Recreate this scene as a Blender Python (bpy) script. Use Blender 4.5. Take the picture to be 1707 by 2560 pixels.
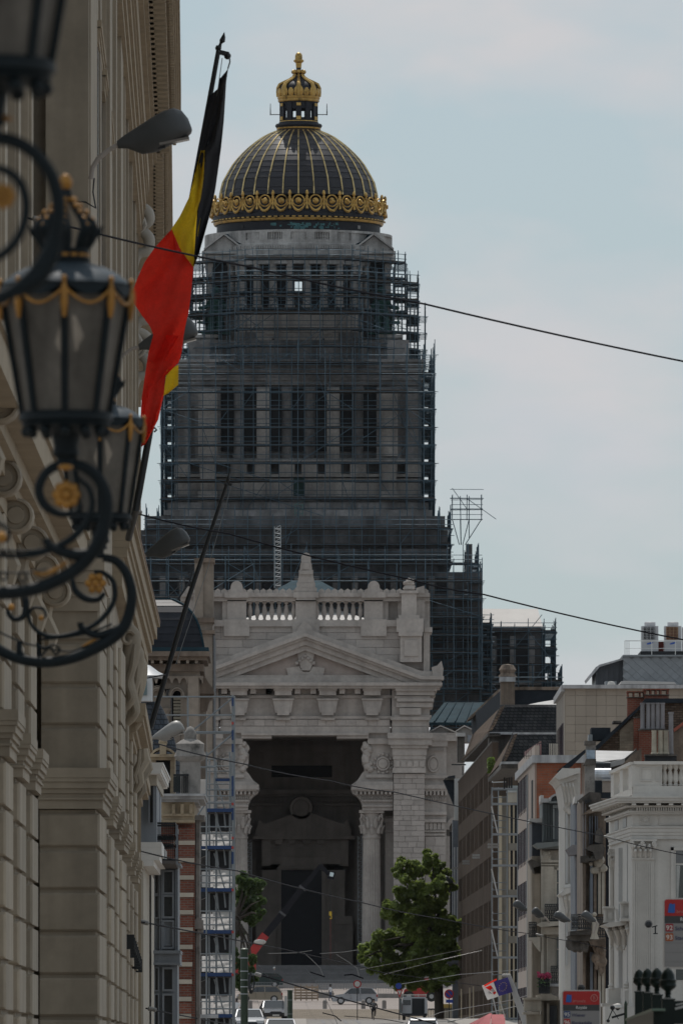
import bpy, math, random
from math import sin, cos, pi, radians, sqrt, atan2
from mathutils import Vector, Matrix
random.seed(7)
R = random.random
def U(a, b): return a + (b - a) * R()
scn = bpy.context.scene
for o in list(bpy.data.objects): bpy.data.objects.remove(o)
COL = scn.collection
F = 27000.0            # focal length in photograph pixels; level camera at the origin looking along +Y
CX, CY = 745.0, 2620.0 # vanishing point of the street
cd = bpy.data.cameras.new('camera'); cam = bpy.data.objects.new('camera', cd); COL.objects.link(cam)
cam.rotation_euler = (radians(90), 0, 0)
cd.sensor_fit = 'AUTO'; cd.sensor_width = 36; cd.lens = F / 2560 * 36
cd.shift_x = (853.5 - CX) / 2560; cd.shift_y = (CY - 1280) / 2560
cd.clip_start = 1; cd.clip_end = 20000
cd.dof.use_dof = True; cd.dof.focus_distance = 350; cd.dof.aperture_fstop = 17
scn.camera = cam
# ---- light
SUN_EL, SUN_AZ = radians(60), radians(-4)      # azimuth from +Y, negative = left
w = bpy.data.worlds.new('World'); scn.world = w; w.use_nodes = True
wn, wl = w.node_tree.nodes, w.node_tree.links
bg = wn['Background']; bg.inputs['Strength'].default_value = 0.10
sky = wn.new('ShaderNodeTexSky'); sky.sky_type = 'NISHITA'; sky.sun_disc = False
sky.sun_elevation = SUN_EL; sky.sun_rotation = SUN_AZ; sky.altitude = 60; sky.air_density = 1.0; sky.dust_density = 1.2
tc = wn.new('ShaderNodeTexCoord'); mp = wn.new('ShaderNodeMapping'); mp.inputs['Scale'].default_value = (26, 8, 62)
mp.inputs['Rotation'].default_value = (0, 0.25, 0); mp.inputs['Location'].default_value = (1.7, 0, 0.35)
nz = wn.new('ShaderNodeTexNoise'); nz.inputs['Scale'].default_value = 1.0; nz.inputs['Detail'].default_value = 5; nz.inputs['Roughness'].default_value = 0.5
cr = wn.new('ShaderNodeValToRGB'); cr.color_ramp.elements[0].position = 0.43; cr.color_ramp.elements[1].position = 0.62
nz2 = wn.new('ShaderNodeTexNoise'); nz2.inputs['Scale'].default_value = 1.7; nz2.inputs['Detail'].default_value = 4
cr2 = wn.new('ShaderNodeValToRGB')
cr2.color_ramp.elements[0].position = 0.3; cr2.color_ramp.elements[0].color = (6.5, 6.9, 7.3, 1)
cr2.color_ramp.elements[1].position = 0.7; cr2.color_ramp.elements[1].color = (7.3, 7.2, 7.35, 1)
haz = wn.new('ShaderNodeMixRGB'); haz.inputs[0].default_value = 0.72; haz.inputs[2].default_value = (5.3, 6.5, 7.2, 1)
mix = wn.new('ShaderNodeMixRGB')
wl.new(tc.outputs['Generated'], mp.inputs[0]); wl.new(mp.outputs[0], nz.inputs[0]); wl.new(mp.outputs[0], nz2.inputs[0])
wl.new(nz.outputs[0], cr.inputs[0]); wl.new(nz2.outputs[0], cr2.inputs[0])
wl.new(sky.outputs[0], haz.inputs[1]); wl.new(cr.outputs[0], mix.inputs[0]); wl.new(haz.outputs[0], mix.inputs[1]); wl.new(cr2.outputs[0], mix.inputs[2])
wl.new(mix.outputs[0], bg.inputs[0])
sd = bpy.data.lights.new('sun', 'SUN'); so = bpy.data.objects.new('sun', sd); COL.objects.link(so)
sd.energy = 3.6; sd.angle = radians(0.55); sd.color = (1, 0.955, 0.90)
sv = Vector((sin(SUN_AZ) * cos(SUN_EL), cos(SUN_AZ) * cos(SUN_EL), sin(SUN_EL)))
so.rotation_euler = sv.to_track_quat('Z', 'Y').to_euler()
scn.view_settings.view_transform = 'Standard'; scn.view_settings.look = 'None'
scn.view_settings.exposure = -0.25; scn.view_settings.gamma = 1
scn.cycles.max_bounces = 6
try: scn.cycles.use_denoising = True
except Exception: pass
# ---- placing: photograph pixel + distance -> metres
def PX(x, Y): return (x - CX) * Y / F
def PZ(y, Y): return (CY - y) * Y / F
def P(x, y, Y): return Vector(((x - CX) * Y / F, Y, (CY - y) * Y / F))
# ---- mesh builder
class MB:
    def __init__(s): s.v = []; s.f = []
    def add(s, vs, fs):
        n = len(s.v); s.v += [tuple(v) for v in vs]; s.f += [tuple(i + n for i in f) for f in fs]; return s
    def box(s, x0, x1, y0, y1, z0, z1):
        return s.add([(x0,y0,z0),(x1,y0,z0),(x1,y1,z0),(x0,y1,z0),(x0,y0,z1),(x1,y0,z1),(x1,y1,z1),(x0,y1,z1)],
                     [(0,3,2,1),(4,5,6,7),(0,1,5,4),(1,2,6,5),(2,3,7,6),(3,0,4,7)])
    def pbox(s, a, b, t, u, Y, d):      # front face covers pixels x a..b, y t..u at distance Y, d metres deep
        return s.box(PX(a,Y), PX(b,Y), Y, Y + d, PZ(u,Y), PZ(t,Y))
    def obox(s, c, ax, h):              # oriented box: centre, 3 axes, half sizes
        c = Vector(c); A = [Vector(a).normalized() * k for a, k in zip(ax, h)]
        vs = [c + A[0]*i + A[1]*j + A[2]*k for k in (-1,1) for i, j in ((-1,-1),(1,-1),(1,1),(-1,1))]
        return s.add(vs, [(0,3,2,1),(4,5,6,7),(0,1,5,4),(1,2,6,5),(2,3,7,6),(3,0,4,7)])
    def bar(s, p, q, wd, ht=None, up=(0,0,1)):   # rectangular bar between two points
        p, q = Vector(p), Vector(q); d = q - p; u = Vector(up)
        if abs(d.normalized().dot(u)) > .95: u = Vector((0,1,0))
        sx = d.cross(u).normalized(); uz = sx.cross(d).normalized()
        return s.obox((p+q)/2, (d, sx, uz), (d.length/2, wd/2, (ht or wd)/2))
    def prism(s, poly, y0, y1):         # polygon in x,z pushed along y
        n = len(poly)
        return s.add([(x,y0,z) for x,z in poly] + [(x,y1,z) for x,z in poly],
                     [tuple(range(n)), tuple(range(2*n-1, n-1, -1))] + [((i+1)%n, i, n+i, n+(i+1)%n) for i in range(n)])
    def pprism(s, poly, Y, d): return s.prism([(PX(x,Y), PZ(y,Y)) for x, y in poly], Y, Y + d)
    def plan(s, poly, z0, z1):          # polygon in x,y pushed along z
        n = len(poly)
        return s.add([(x,y,z0) for x,y in poly] + [(x,y,z1) for x,y in poly],
                     [tuple(range(n-1,-1,-1)), tuple(range(n, 2*n))] + [(i, (i+1)%n, n+(i+1)%n, n+i) for i in range(n)])
    def side(s, poly, x0, x1):          # polygon in y,z pushed along x
        n = len(poly)
        return s.add([(x0,y,z) for y,z in poly] + [(x1,y,z) for y,z in poly],
                     [tuple(range(n-1,-1,-1)), tuple(range(n, 2*n))] + [(i, (i+1)%n, n+(i+1)%n, n+i) for i in range(n)])
    def tube(s, pts, r, n=6, caps=True):
        pts = [Vector(p) for p in pts]; m = len(pts)
        rs = r if isinstance(r, (list, tuple)) else [r]*m
        vs = []; u = None
        for i, p in enumerate(pts):
            d = (pts[min(i+1,m-1)] - pts[max(i-1,0)]).normalized()
            if u is None:
                u = d.cross(Vector((0,0,1)))
                if u.length < .05: u = d.cross(Vector((0,1,0)))
            u = (u - d*u.dot(d)).normalized(); v = d.cross(u)
            vs += [p + (u*cos(2*pi*k/n) + v*sin(2*pi*k/n))*rs[i] for k in range(n)]
        fs = [(i*n+k, i*n+(k+1)%n, (i+1)*n+(k+1)%n, (i+1)*n+k) for i in range(m-1) for k in range(n)]
        if caps: fs += [tuple(range(n-1,-1,-1)), tuple(range((m-1)*n, m*n))]
        return s.add(vs, fs)
    def stube(s, pts, r, n=8):          # tube through smoothed points
        k = len(pts); rs = r if isinstance(r, (list, tuple)) else [r]*k; out, rr = [], []
        for i in range(k-1):
            a, b_, c, d = [Vector(pts[j]) for j in (max(i-1,0), i, i+1, min(i+2,k-1))]
            for j in range(4):
                f = j/4; out.append(.5*((2*b_)+(c-a)*f+(2*a-5*b_+4*c-d)*f*f+(3*b_-a-3*c+d)*f**3)); rr.append(rs[i]+(rs[i+1]-rs[i])*f)
        out.append(Vector(pts[-1])); rr.append(rs[-1]); return s.tube(out, rr, n)
    def lathe(s, prof, c=(0,0,0), n=24, a0=0, a1=2*pi):   # prof: (radius, z)
        full = abs(a1 - a0 - 2*pi) < 1e-6; k = n if full else n+1
        vs = [(c[0]+r*cos(a0+(a1-a0)*j/n), c[1]+r*sin(a0+(a1-a0)*j/n), c[2]+z) for r, z in prof for j in range(k)]
        fs = [(i*k+j, i*k+(j+1)%k, (i+1)*k+(j+1)%k, (i+1)*k+j) for i in range(len(prof)-1) for j in range(n)]
        return s.add(vs, fs)
    def sphere(s, c, r, n=10, m=6, sq=(1,1,1)):
        prof = [(r*sin(pi*i/m), -r*cos(pi*i/m)) for i in range(m+1)]
        b = MB().lathe(prof, (0,0,0), n)
        return s.add([(c[0]+x*sq[0], c[1]+y*sq[1], c[2]+z*sq[2]) for x,y,z in b.v], b.f)
    def quad(s, *p): return s.add(p, [tuple(range(len(p)))])
    def xf(s, M): s.v = [tuple(M @ Vector(v)) for v in s.v]; return s
    def mesh(s, name, m, off=(0,0,0), smooth=False):
        me = bpy.data.meshes.new(name); o = Vector(off)
        me.from_pydata([tuple(Vector(v) - o) for v in s.v], [], s.f); me.update()
        if m: me.materials.append(m)
        if smooth:
            for p in me.polygons: p.use_smooth = True
            try: me.set_sharp_from_angle(angle=radians(38))
            except Exception: pass
        return me
    def build(s, name, m, parent=None, smooth=False, **kw):
        me = s.mesh(name, m, wloc(parent) if parent else (0,0,0), smooth)
        o = bpy.data.objects.new(name, me); COL.objects.link(o)
        if parent: o.parent = parent
        for k, v in kw.items(): o[k] = v
        return o
def wloc(o):
    v = Vector((0,0,0))
    while o: v += o.location; o = o.parent
    return v
def thing(name, label, cat, loc=(0,0,0), group=None):
    o = bpy.data.objects.new(name, None); COL.objects.link(o); o.location = loc; o.empty_display_size = .3
    return tag(o, label, cat, group)
def tag(o, label, cat, group=None):
    o['label'] = label; o['category'] = cat
    if group: o['group'] = group
    return o
def inst(me, name, parent, loc=(0,0,0), rot=(0,0,0), scl=(1,1,1)):   # an object sharing a mesh; loc in world metres
    o = bpy.data.objects.new(name, me); COL.objects.link(o)
    o.location = Vector(loc) - wloc(parent); o.rotation_euler = rot; o.scale = scl; o.parent = parent
    return o
def copy_tree(o, parent=None):
    c = o.copy(); COL.objects.link(c)
    if parent: c.parent = parent
    for ch in list(o.children): copy_tree(ch, c)
    return c
# ---- materials
MATS = {}
def mat(name, col, rough=.8, metal=0, var=.18, scale=1.2, bump=0, streak=0, obj=0, spec=None, dirt=None, trans=0, grain=0):
    if name in MATS: return MATS[name]
    m = bpy.data.materials.new(name); m.use_nodes = True; MATS[name] = m
    n, l = m.node_tree.nodes, m.node_tree.links; b = n['Principled BSDF']
    b.inputs['Roughness'].default_value = rough; b.inputs['Metallic'].default_value = metal
    if spec is not None: b.inputs['Specular IOR Level'].default_value = spec
    b.inputs['Base Color'].default_value = (*col, 1)
    last = None
    geo = n.new('ShaderNodeNewGeometry')
    def mul(fac_sock, lo, hi, p0=.3, p1=.7):
        nonlocal last
        r = n.new('ShaderNodeMapRange'); r.inputs[1].default_value = p0; r.inputs[2].default_value = p1
        r.inputs[3].default_value = lo; r.inputs[4].default_value = hi; l.new(fac_sock, r.inputs[0])
        x = n.new('ShaderNodeMixRGB'); x.blend_type = 'MULTIPLY'; x.inputs[0].default_value = 1
        if last: l.new(last, x.inputs[1])
        else: x.inputs[1].default_value = (*col, 1)
        l.new(r.outputs[0], x.inputs[2]); last = x.outputs[0]
    if var:
        t = n.new('ShaderNodeTexNoise'); t.inputs['Scale'].default_value = scale; t.inputs['Detail'].default_value = 6; t.inputs['Roughness'].default_value = .65
        l.new(geo.outputs['Position'], t.inputs['Vector']); mul(t.outputs[0], 1-var, 1+var)
        if grain:
            t3 = n.new('ShaderNodeTexNoise'); t3.inputs['Scale'].default_value = scale*9; t3.inputs['Detail'].default_value = 3
            l.new(geo.outputs['Position'], t3.inputs['Vector']); mul(t3.outputs[0], 1-grain, 1+grain)
    if streak:
        mpn = n.new('ShaderNodeMapping'); mpn.inputs['Scale'].default_value = (2.2, 2.2, .16)
        t2 = n.new('ShaderNodeTexNoise'); t2.inputs['Scale'].default_value = scale; t2.inputs['Detail'].default_value = 4
        l.new(geo.outputs['Position'], mpn.inputs[0]); l.new(mpn.outputs[0], t2.inputs['Vector']); mul(t2.outputs[0], 1-streak, 1+streak*.5, .35, .6)
    if obj:
        oi = n.new('ShaderNodeObjectInfo'); mul(oi.outputs['Random'], 1-obj, 1+obj, 0, 1)
    if last:
        l.new(last, b.inputs['Base Color'])
    if dirt:
        t4 = n.new('ShaderNodeTexNoise'); t4.inputs['Scale'].default_value = scale*.8; t4.inputs['Detail'].default_value = 7; t4.inputs['Roughness'].default_value = .7
        l.new(geo.outputs['Position'], t4.inputs['Vector'])
        r4 = n.new('ShaderNodeMapRange'); r4.inputs[1].default_value = .52; r4.inputs[2].default_value = .68; l.new(t4.outputs[0], r4.inputs[0])
        x4 = n.new('ShaderNodeMixRGB'); l.new(r4.outputs[0], x4.inputs[0])
        if last: l.new(last, x4.inputs[1])
        else: x4.inputs[1].default_value = (*col, 1)
        x4.inputs[2].default_value = (*dirt, 1); l.new(x4.outputs[0], b.inputs['Base Color'])
    if bump:
        tb = n.new('ShaderNodeTexNoise'); tb.inputs['Scale'].default_value = scale*6; tb.inputs['Detail'].default_value = 4
        l.new(geo.outputs['Position'], tb.inputs['Vector'])
        bp = n.new('ShaderNodeBump'); bp.inputs['Strength'].default_value = bump; bp.inputs['Distance'].default_value = .05
        l.new(tb.outputs[0], bp.inputs['Height']); l.new(bp.outputs[0], b.inputs['Normal'])
    if trans:
        tr = n.new('ShaderNodeBsdfTranslucent'); ms = n.new('ShaderNodeMixShader'); ms.inputs[0].default_value = trans
        src = b.inputs['Base Color'].links[0].from_socket if b.inputs['Base Color'].links else None
        if src: l.new(src, tr.inputs[0])
        else: tr.inputs[0].default_value = (*col, 1)
        l.new(b.outputs[0], ms.inputs[1]); l.new(tr.outputs[0], ms.inputs[2]); l.new(ms.outputs[0], n['Material Output'].inputs[0])
    return m
def brickmat(name, c1, c2, mortar, bw=.22, bh=.07, axis='xz', ms=.012):
    if name in MATS: return MATS[name]
    m = mat(name, c1, .95, var=0, spec=.1); n, l = m.node_tree.nodes, m.node_tree.links; b = n['Principled BSDF']
    geo = n.new('ShaderNodeNewGeometry'); sp = n.new('ShaderNodeSeparateXYZ'); cb = n.new('ShaderNodeCombineXYZ'); ad = n.new('ShaderNodeMath')
    l.new(geo.outputs['Position'], sp.inputs[0]); l.new(sp.outputs[0], ad.inputs[0]); l.new(sp.outputs[1], ad.inputs[1])
    l.new(ad.outputs[0], cb.inputs[0]); l.new(sp.outputs[2], cb.inputs[1])
    t = n.new('ShaderNodeTexBrick'); t.inputs['Color1'].default_value = (*c1,1); t.inputs['Color2'].default_value = (*c2,1); t.inputs['Mortar'].default_value = (*mortar,1)
    t.inputs['Scale'].default_value = 1; t.inputs['Brick Width'].default_value = bw; t.inputs['Row Height'].default_value = bh; t.inputs['Mortar Size'].default_value = ms
    l.new(cb.outputs[0], t.inputs['Vector'])
    nn = n.new('ShaderNodeTexNoise'); nn.inputs['Scale'].default_value = .8; nn.inputs['Detail'].default_value = 6; l.new(geo.outputs['Position'], nn.inputs['Vector'])
    r = n.new('ShaderNodeMapRange'); r.inputs[1].default_value = .3; r.inputs[2].default_value = .7; r.inputs[3].default_value = .65; r.inputs[4].default_value = 1.25; l.new(nn.outputs[0], r.inputs[0])
    x = n.new('ShaderNodeMixRGB'); x.blend_type = 'MULTIPLY'; x.inputs[0].default_value = 1; l.new(t.outputs[0], x.inputs[1]); l.new(r.outputs[0], x.inputs[2]); l.new(x.outputs[0], b.inputs['Base Color'])
    return m
def glassmat(name, col=(.02,.025,.03), rough=.06):
    return mat(name, col, rough, var=.3, scale=.7, spec=.6)
STONE = mat('portico_stone', (.375,.337,.308), .9, var=.16, scale=.35, streak=.14, grain=.08)
STONEB = mat('portico_block_stone', (.372,.332,.304), .9, var=.14, scale=.6, obj=.11, grain=.08)
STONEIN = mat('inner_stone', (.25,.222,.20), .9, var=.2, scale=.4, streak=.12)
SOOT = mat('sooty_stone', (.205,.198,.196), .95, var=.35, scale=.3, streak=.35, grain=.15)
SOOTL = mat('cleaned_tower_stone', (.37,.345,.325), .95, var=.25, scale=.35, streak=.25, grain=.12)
PARA = mat('parapet_stone', (.32,.31,.30), .95, var=.25, scale=.5, streak=.3, grain=.12)
GOLD = mat('gilding', (.45,.285,.088), .38, .8, var=.25, scale=1.5, dirt=(.10,.065,.025))
GOLDW = mat('worn_gilding', (.62,.47,.22), .36, .75, var=.3, scale=1.2, dirt=(.035,.03,.03))
SLATE = mat('dome_copper_dark', (.017,.016,.020), .48, .0, var=.3, scale=.8, obj=.35, spec=.38)
HZ = bpy.data.materials.new('air_haze'); HZ.use_nodes = True
_n, _l = HZ.node_tree.nodes, HZ.node_tree.links
_n.remove(_n['Principled BSDF']); _v = _n.new('ShaderNodeVolumePrincipled'); _v.inputs['Color'].default_value = (.86,.92,1,1); _v.inputs['Density'].default_value = 4.5e-6; _v.inputs['Anisotropy'].default_value = .2
_l.new(_v.outputs[0], _n['Material Output'].inputs['Volume'])
DARKM = mat('dark_dome_metal', (.014,.015,.020), .55, spec=.25, var=.25, scale=.6)
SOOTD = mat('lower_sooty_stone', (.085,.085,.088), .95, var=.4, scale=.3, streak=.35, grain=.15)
VERD = mat('verdigris', (.028,.085,.075), .8, var=.4, scale=1.0)
TEAL = mat('teal_roof', (.022,.044,.056), .8, spec=.08, var=.3, scale=.4)
TUBE = mat('scaffold_tube', (.065,.105,.135), .55, .35, var=.3, scale=.5)
DECK = mat('deck_plank', (.035,.03,.027), .95, var=.35, scale=.6, obj=.2)
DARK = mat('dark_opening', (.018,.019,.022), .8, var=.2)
DGLASS = glassmat('dark_glass')
TARP = mat('white_tarp', (.52,.505,.49), .75, var=.06, scale=.5, trans=.6)
ROOFW = mat('white_roof_sheet', (.40,.38,.36), .7, var=.08, scale=.3)
# ================= ground
GP = [(-60,-1.7),(420,-1.7),(640,0.6),(818,2.1),(905,2.25),(1010,2.6),(1090,3.6),(1154,5.1),(1184,7.1),(1400,7.2),(9000,7.2)]
def GZ(y):
    for (a, za), (b, zb) in zip(GP, GP[1:]):
        if a <= y <= b: return za + (zb-za)*(y-a)/(b-a)
    return 7.2
def sheet(x0, x1, ya, yb, dz, name, m, n=1, **kw):
    ys = sorted({ya, yb} | {y for y, z in GP if ya < y < yb}); b = MB()
    vs = [(x, y, GZ(y)+dz) for y in ys for x in (x0, x1)]
    b.add(vs, [(2*i, 2*i+1, 2*i+3, 2*i+2) for i in range(len(ys)-1)])
    return b.build(name, m, **kw)
COBBLE = brickmat('square_cobbles', (.18,.15,.115), (.22,.185,.145), (.115,.095,.075), .35, .22, ms=.03)
def flatbrick(m):   # lay the brick pattern on the ground plane
    n, l = m.node_tree.nodes, m.node_tree.links
    cb = [x for x in n if x.type == 'COMBXYZ'][0]; sp = [x for x in n if x.type == 'SEPXYZ'][0]
    for k in list(cb.inputs[0].links) + list(cb.inputs[1].links): l.remove(k)
    l.new(sp.outputs[0], cb.inputs[0]); l.new(sp.outputs[1], cb.inputs[1])
flatbrick(COBBLE)
ASPH = mat('worn_road', (.165,.15,.135), .9, var=.22, scale=.5, grain=.15)
PAVE = mat('pavement_slabs', (.25,.225,.20), .9, var=.2, scale=.4)
sheet(-6000, 6000, -60, 9000, 0, 'ground', mat('city_ground', (.23,.21,.19), .95, var=.2, scale=.1), kind='structure')
sheet(0.6, 11.2, 20, 1010, .004, 'road', ASPH, kind='structure')
sheet(-9, 26, 1010, 1105, .008, 'cobbled_square', COBBLE, kind='structure')
sheet(-30, 40, 1105, 1187, .006, 'plaza_paving', mat('plaza_pink_paving', (.22,.185,.165), .9, var=.15, scale=.5), kind='structure')
for nm, a, b_ in (('pavement', -3.6, 0.6), ('pavement', 11.2, 15.2)):
    bb = MB(); ys = [20,420,640,818,905,1010]
    for ya, yb in zip(ys, ys[1:]):
        za, zb = GZ(ya), GZ(yb)
        bb.add([(a,ya,za-.1),(b_,ya,za-.1),(b_,yb,zb-.1),(a,yb,zb-.1),(a,ya,za+.13),(b_,ya,za+.13),(b_,yb,zb+.13),(a,yb,zb+.13)],
               [(0,3,2,1),(4,5,6,7),(0,1,5,4),(1,2,6,5),(2,3,7,6),(3,0,4,7)])
    bb.build(nm, PAVE, kind='structure')
# ================= courthouse
YP = 1200.0; AX = .05; YD = 1285.0
court = thing('courthouse', 'huge domed stone courthouse with pale temple portico closing the street', 'courthouse', (0, YD, 7.2))
def mx(x): return 1526 - x
def both(mb, a, b, t, u, Y, d):
    mb.pbox(a, b, t, u, Y, d); mb.pbox(mx(b), mx(a), t, u, Y, d); return mb
unit = MB().box(-.5,.5,-.5,.5,-.5,.5)
def chamf(c=.04):   # box with chamfered front edges, unit size, front = -y
    a = .5; q = .5 - c
    v = [(-a,a,-a),(a,a,-a),(a,a,a),(-a,a,a),(-a,-a+c,-a),(a,-a+c,-a),(a,-a+c,a),(-a,-a+c,a),(-q,-a,-q),(q,-a,-q),(q,-a,q),(-q,-a,q)]
    return MB().add(v, [(3,2,1,0),(0,1,5,4),(1,2,6,5),(2,3,7,6),(3,0,4,7),(4,5,9,8),(5,6,10,9),(6,7,11,10),(7,4,8,11),(8,9,10,11)])
def blocks(parent, m, a, b, t, u, Y, ch, wmin, wmax, name='stone_block', d=.5, gap=.6, jit=.03):   # courses of stone blocks on a front face (pixels)
    me = chamf(.04).mesh(name, m); y = t; k = 0
    while y < u - 2:
        h = min(ch*U(.92,1.08), u - y); x = a; 
        first = True
        while x < b - 1:
            wdt = U(wmin, wmax)*(.55 if first and k % 2 else 1); first = False
            x2 = x + wdt
            if b - x2 < wmin*.5: x2 = b
            pj = U(0, jit)
            inst(me, name, parent, ((PX(x,Y)+PX(x2,Y))/2, Y + d/2 - pj, (PZ(y,Y)+PZ(y+h,Y))/2), (0,0,0), ((x2-x-gap)*Y/F, d, (h-gap)*Y/F))
            x = x2
        y += h; k += 1
# --- attic
MB().pbox(452,1074,1560,1712,YP+1.2,14).build('attic_wall', STONE, court)
blocks(court, STONEB, 453, 1073, 1563, 1705, YP+.75, 19, 44, 96)
b = MB()
for a, c in ((569,616),(739,790)): 
    b.pbox(a,c,1500,1562,YP+.6,2.4)
    if a != 739: b.pbox(mx(c),mx(a),1500,1562,YP+.6,2.4)
both(b, 556,569,1502,1562,YP+1,2); both(b, 532,556,1502,1562,YP+1.9,1.2); both(b, 452,532,1502,1562,YP+1.2,2)
b.pbox(452,1074,1482,1492,YP+.2,3.2); b.pbox(452,1074,1492,1503,YP+.6,2.5); b.pbox(452,1074,1550,1566,YP+.35,3)
for a, c in ((562,622),(733,796)):
    b.pbox(a,c,1480,1494,YP-.1,3); b.pbox(a-2,c+2,1548,1590,YP+.3,2)
    if a != 733: b.pbox(mx(c),mx(a),1480,1494,YP-.1,3); b.pbox(mx(c)-2,mx(a)+2,1548,1590,YP+.3,2)
b.build('attic_parapet', STONE, court)
b = MB(); x = 456
while x < 1070:     # scalloped cresting
    if not (735 < x < 790): b.pprism([(x,1483),(x,1476),(x+4,1474),(x+8,1471),(x+12,1474),(x+15,1476),(x+15,1483)], YP+.4, 1)
    x += 16.2
for cxx in (592, mx(592)):
    b.pprism([(cxx-16,1482)] + [(cxx-15*cos(pi*i/10), 1468-16*sin(pi*i/10)) for i in range(11)] + [(cxx+16,1482)], YP+.1, 1.4)
for s_ in (0, 1):
    pl = [(1040,1484),(1040,1470),(1060,1464),(1062,1484)]
    b.pprism([(mx(p[0]) if s_ else p[0], p[1]) for p in pl], YP+.1, 1.5)
b.build('cresting', STONE, court)
bal = MB().lathe([(.10,0),(.17,.02),(.17,.12),(.09,.2),(.2,.75),(.21,1.1),(.14,1.55),(.09,1.85),(.17,1.95),(.17,2.12),(.1,2.14)], n=8)
bm_ = bal.mesh('baluster', STONE, smooth=True)
for side in (0, 1):
    for i in range(7):
        x = 625 + i*18.2
        if side: x = mx(x)
        inst(bm_, 'baluster', court, (PX(x,YP+1.3), YP+1.4, PZ(1552,YP+1.3)), scl=(1.35,1.35,1))
prof = [(24,1500),(24,1478),(27,1477),(27,1470),(23,1468),(23,1457),(21,1455),(18,1440),(18,1426),(15,1424),(14,1410),(12,1406),(12,1398),(12,1392),(8,1384),(0,1381)]
b = MB()
for (r1,y1),(r2,y2) in zip(prof, prof[1:]):
    b.add([(PX(765-r1,YP),YP,PZ(y1,YP)),(PX(765+r1,YP),YP,PZ(y1,YP)),(PX(765+r1,YP),YP+2.2*r1/24,PZ(y1,YP)),(PX(765-r1,YP),YP+2.2*r1/24,PZ(y1,YP)),
           (PX(765-r2,YP),YP+.02,PZ(y2,YP)),(PX(765+r2,YP),YP+.02,PZ(y2,YP)),(PX(765+r2,YP),YP+2.2*r2/24,PZ(y2,YP)),(PX(765-r2,YP),YP+2.2*r2/24,PZ(y2,YP))],
          [(0,1,5,4),(1,2,6,5),(2,3,7,6),(3,0,4,7),(4,5,6,7)])
b.pbox(749,781,1427,1436,YP-.15,.5); b.pbox(757,773,1408,1423,YP-.1,.4)
b.build('centre_pinnacle', STONE, court)
for s_ in (0, 1):
    c0 = 1022; b = MB(); sx = (lambda v: mx(v)) if s_ else (lambda v: v)
    def pb(a, c, t, u, Y, d): 
        a, c = sorted((sx(a), sx(c))); b.pbox(a, c, t, u, Y, d)
    pb(1003,1041,1482,1540,YP-.4,1.8); pb(999,1045,1476,1483,YP-.6,2.2); pb(996,1048,1538,1546,YP-.6,2.2); pb(991,1058,1546,1580,YP-.8,2.4)
    pb(996,1056,1578,1590,YP-.9,2.5); pb(1000,1054,1590,1655,YP-.6,2); pb(1010,1044,1600,1640,YP-.75,.3); pb(1058,1074,1560,1712,YP-.1,8)
    pb(1060,1080,1568,1580,YP-.3,9); pb(1041,1062,1500,1560,YP+.5,3)
    cp = P(sx(1022),1470,YP+.3)
    b.lathe([(.55,-.25),(.7,-.1),(.62,.1),(.45,.3),(.6,.42),(.5,.65),(.3,.85),(.32,.95),(0,1.15)], cp, 10)
    for k in range(9): b.sphere((cp.x+.5*cos(k*.7), cp.y+.5*sin(k*.7), cp.z+.15+.08*k), .2, 6, 4)
    b.build('corner_pinnacle', STONE, court)
# lit roof behind the attic, seen through the balusters
b = MB(); y0, y1 = YP+6, YP+24
b.add([P(560,1562,y0),P(966,1562,y0),P(763,1500,y1),P(763,1500,y1+20),P(560,1562,y1+20),P(966,1562,y1+20)],[(0,1,2),(1,5,3,2),(4,0,2,3)]); b.build('portico_roof', ROOFW, court)
# --- pediment
def rake(x): return 1582 + .372*abs(x-763)
b = MB(); E = 1052
top = lambda o: [(mx(1109),1690+o),(mx(E),rake(E)+o),(763,1582+o),(E,rake(E)+o),(1109,1690+o)]
def band(o1, o2, Y, d, e=0):
    t = top(o1); u = top(o2)[::-1]
    t = [(mx(1109-e),t[0][1])]+t[1:4]+[(1109-e,t[4][1])]; u = [(1109-e,u[0][1])]+u[1:4]+[(mx(1109-e),u[4][1])]
    for i in range(4): b.pprism([t[i],t[i+1],u[3-i],u[4-i]], Y, d)
band(-12,0,YP-1.0,2.5,8); band(0,9,YP-1.9,3.4); band(9,16,YP-1.5,3,6); band(16,30,YP-1.1,2.6,16); band(30,44,YP-.7,2.2,24)
for s_ in (0,1):
    pl = [(1082,1690),(1078,1668),(1092,1664),(1103,1652),(1108,1672),(1106,1690)]
    b.pprism([(mx(p[0]) if s_ else p[0], p[1]) for p in pl], YP-1.2, 2)
b.pprism([(740,1588),(748,1566),(757,1556),(763,1552),(769,1556),(778,1566),(786,1588)], YP-.7, 1.4)
b.build('raking_cornice', STONE, court)
MB().pprism([(560,1694),(763,1619),(966,1694)], YP+.1, 1.5).build('tympanum', mat('tympanum_stone',(.33,.275,.245),.9,var=.2,scale=.4,streak=.1), court)
b = MB(); b.pprism([(742,1626),(788,1626),(780,1664),(775,1676),(755,1676),(750,1664)], YP-.3, .6)
b.pprism([(716,1670),(748,1666),(757,1680),(773,1680),(782,1666),(812,1670),(808,1688),(720,1688)], YP-.2, .5)
for k in range(7): b.sphere(P(742+7*k,1640+6*abs(k-3),YP-.3), .22, 8, 5)
b.build('pediment_relief', STONE, court)
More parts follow.
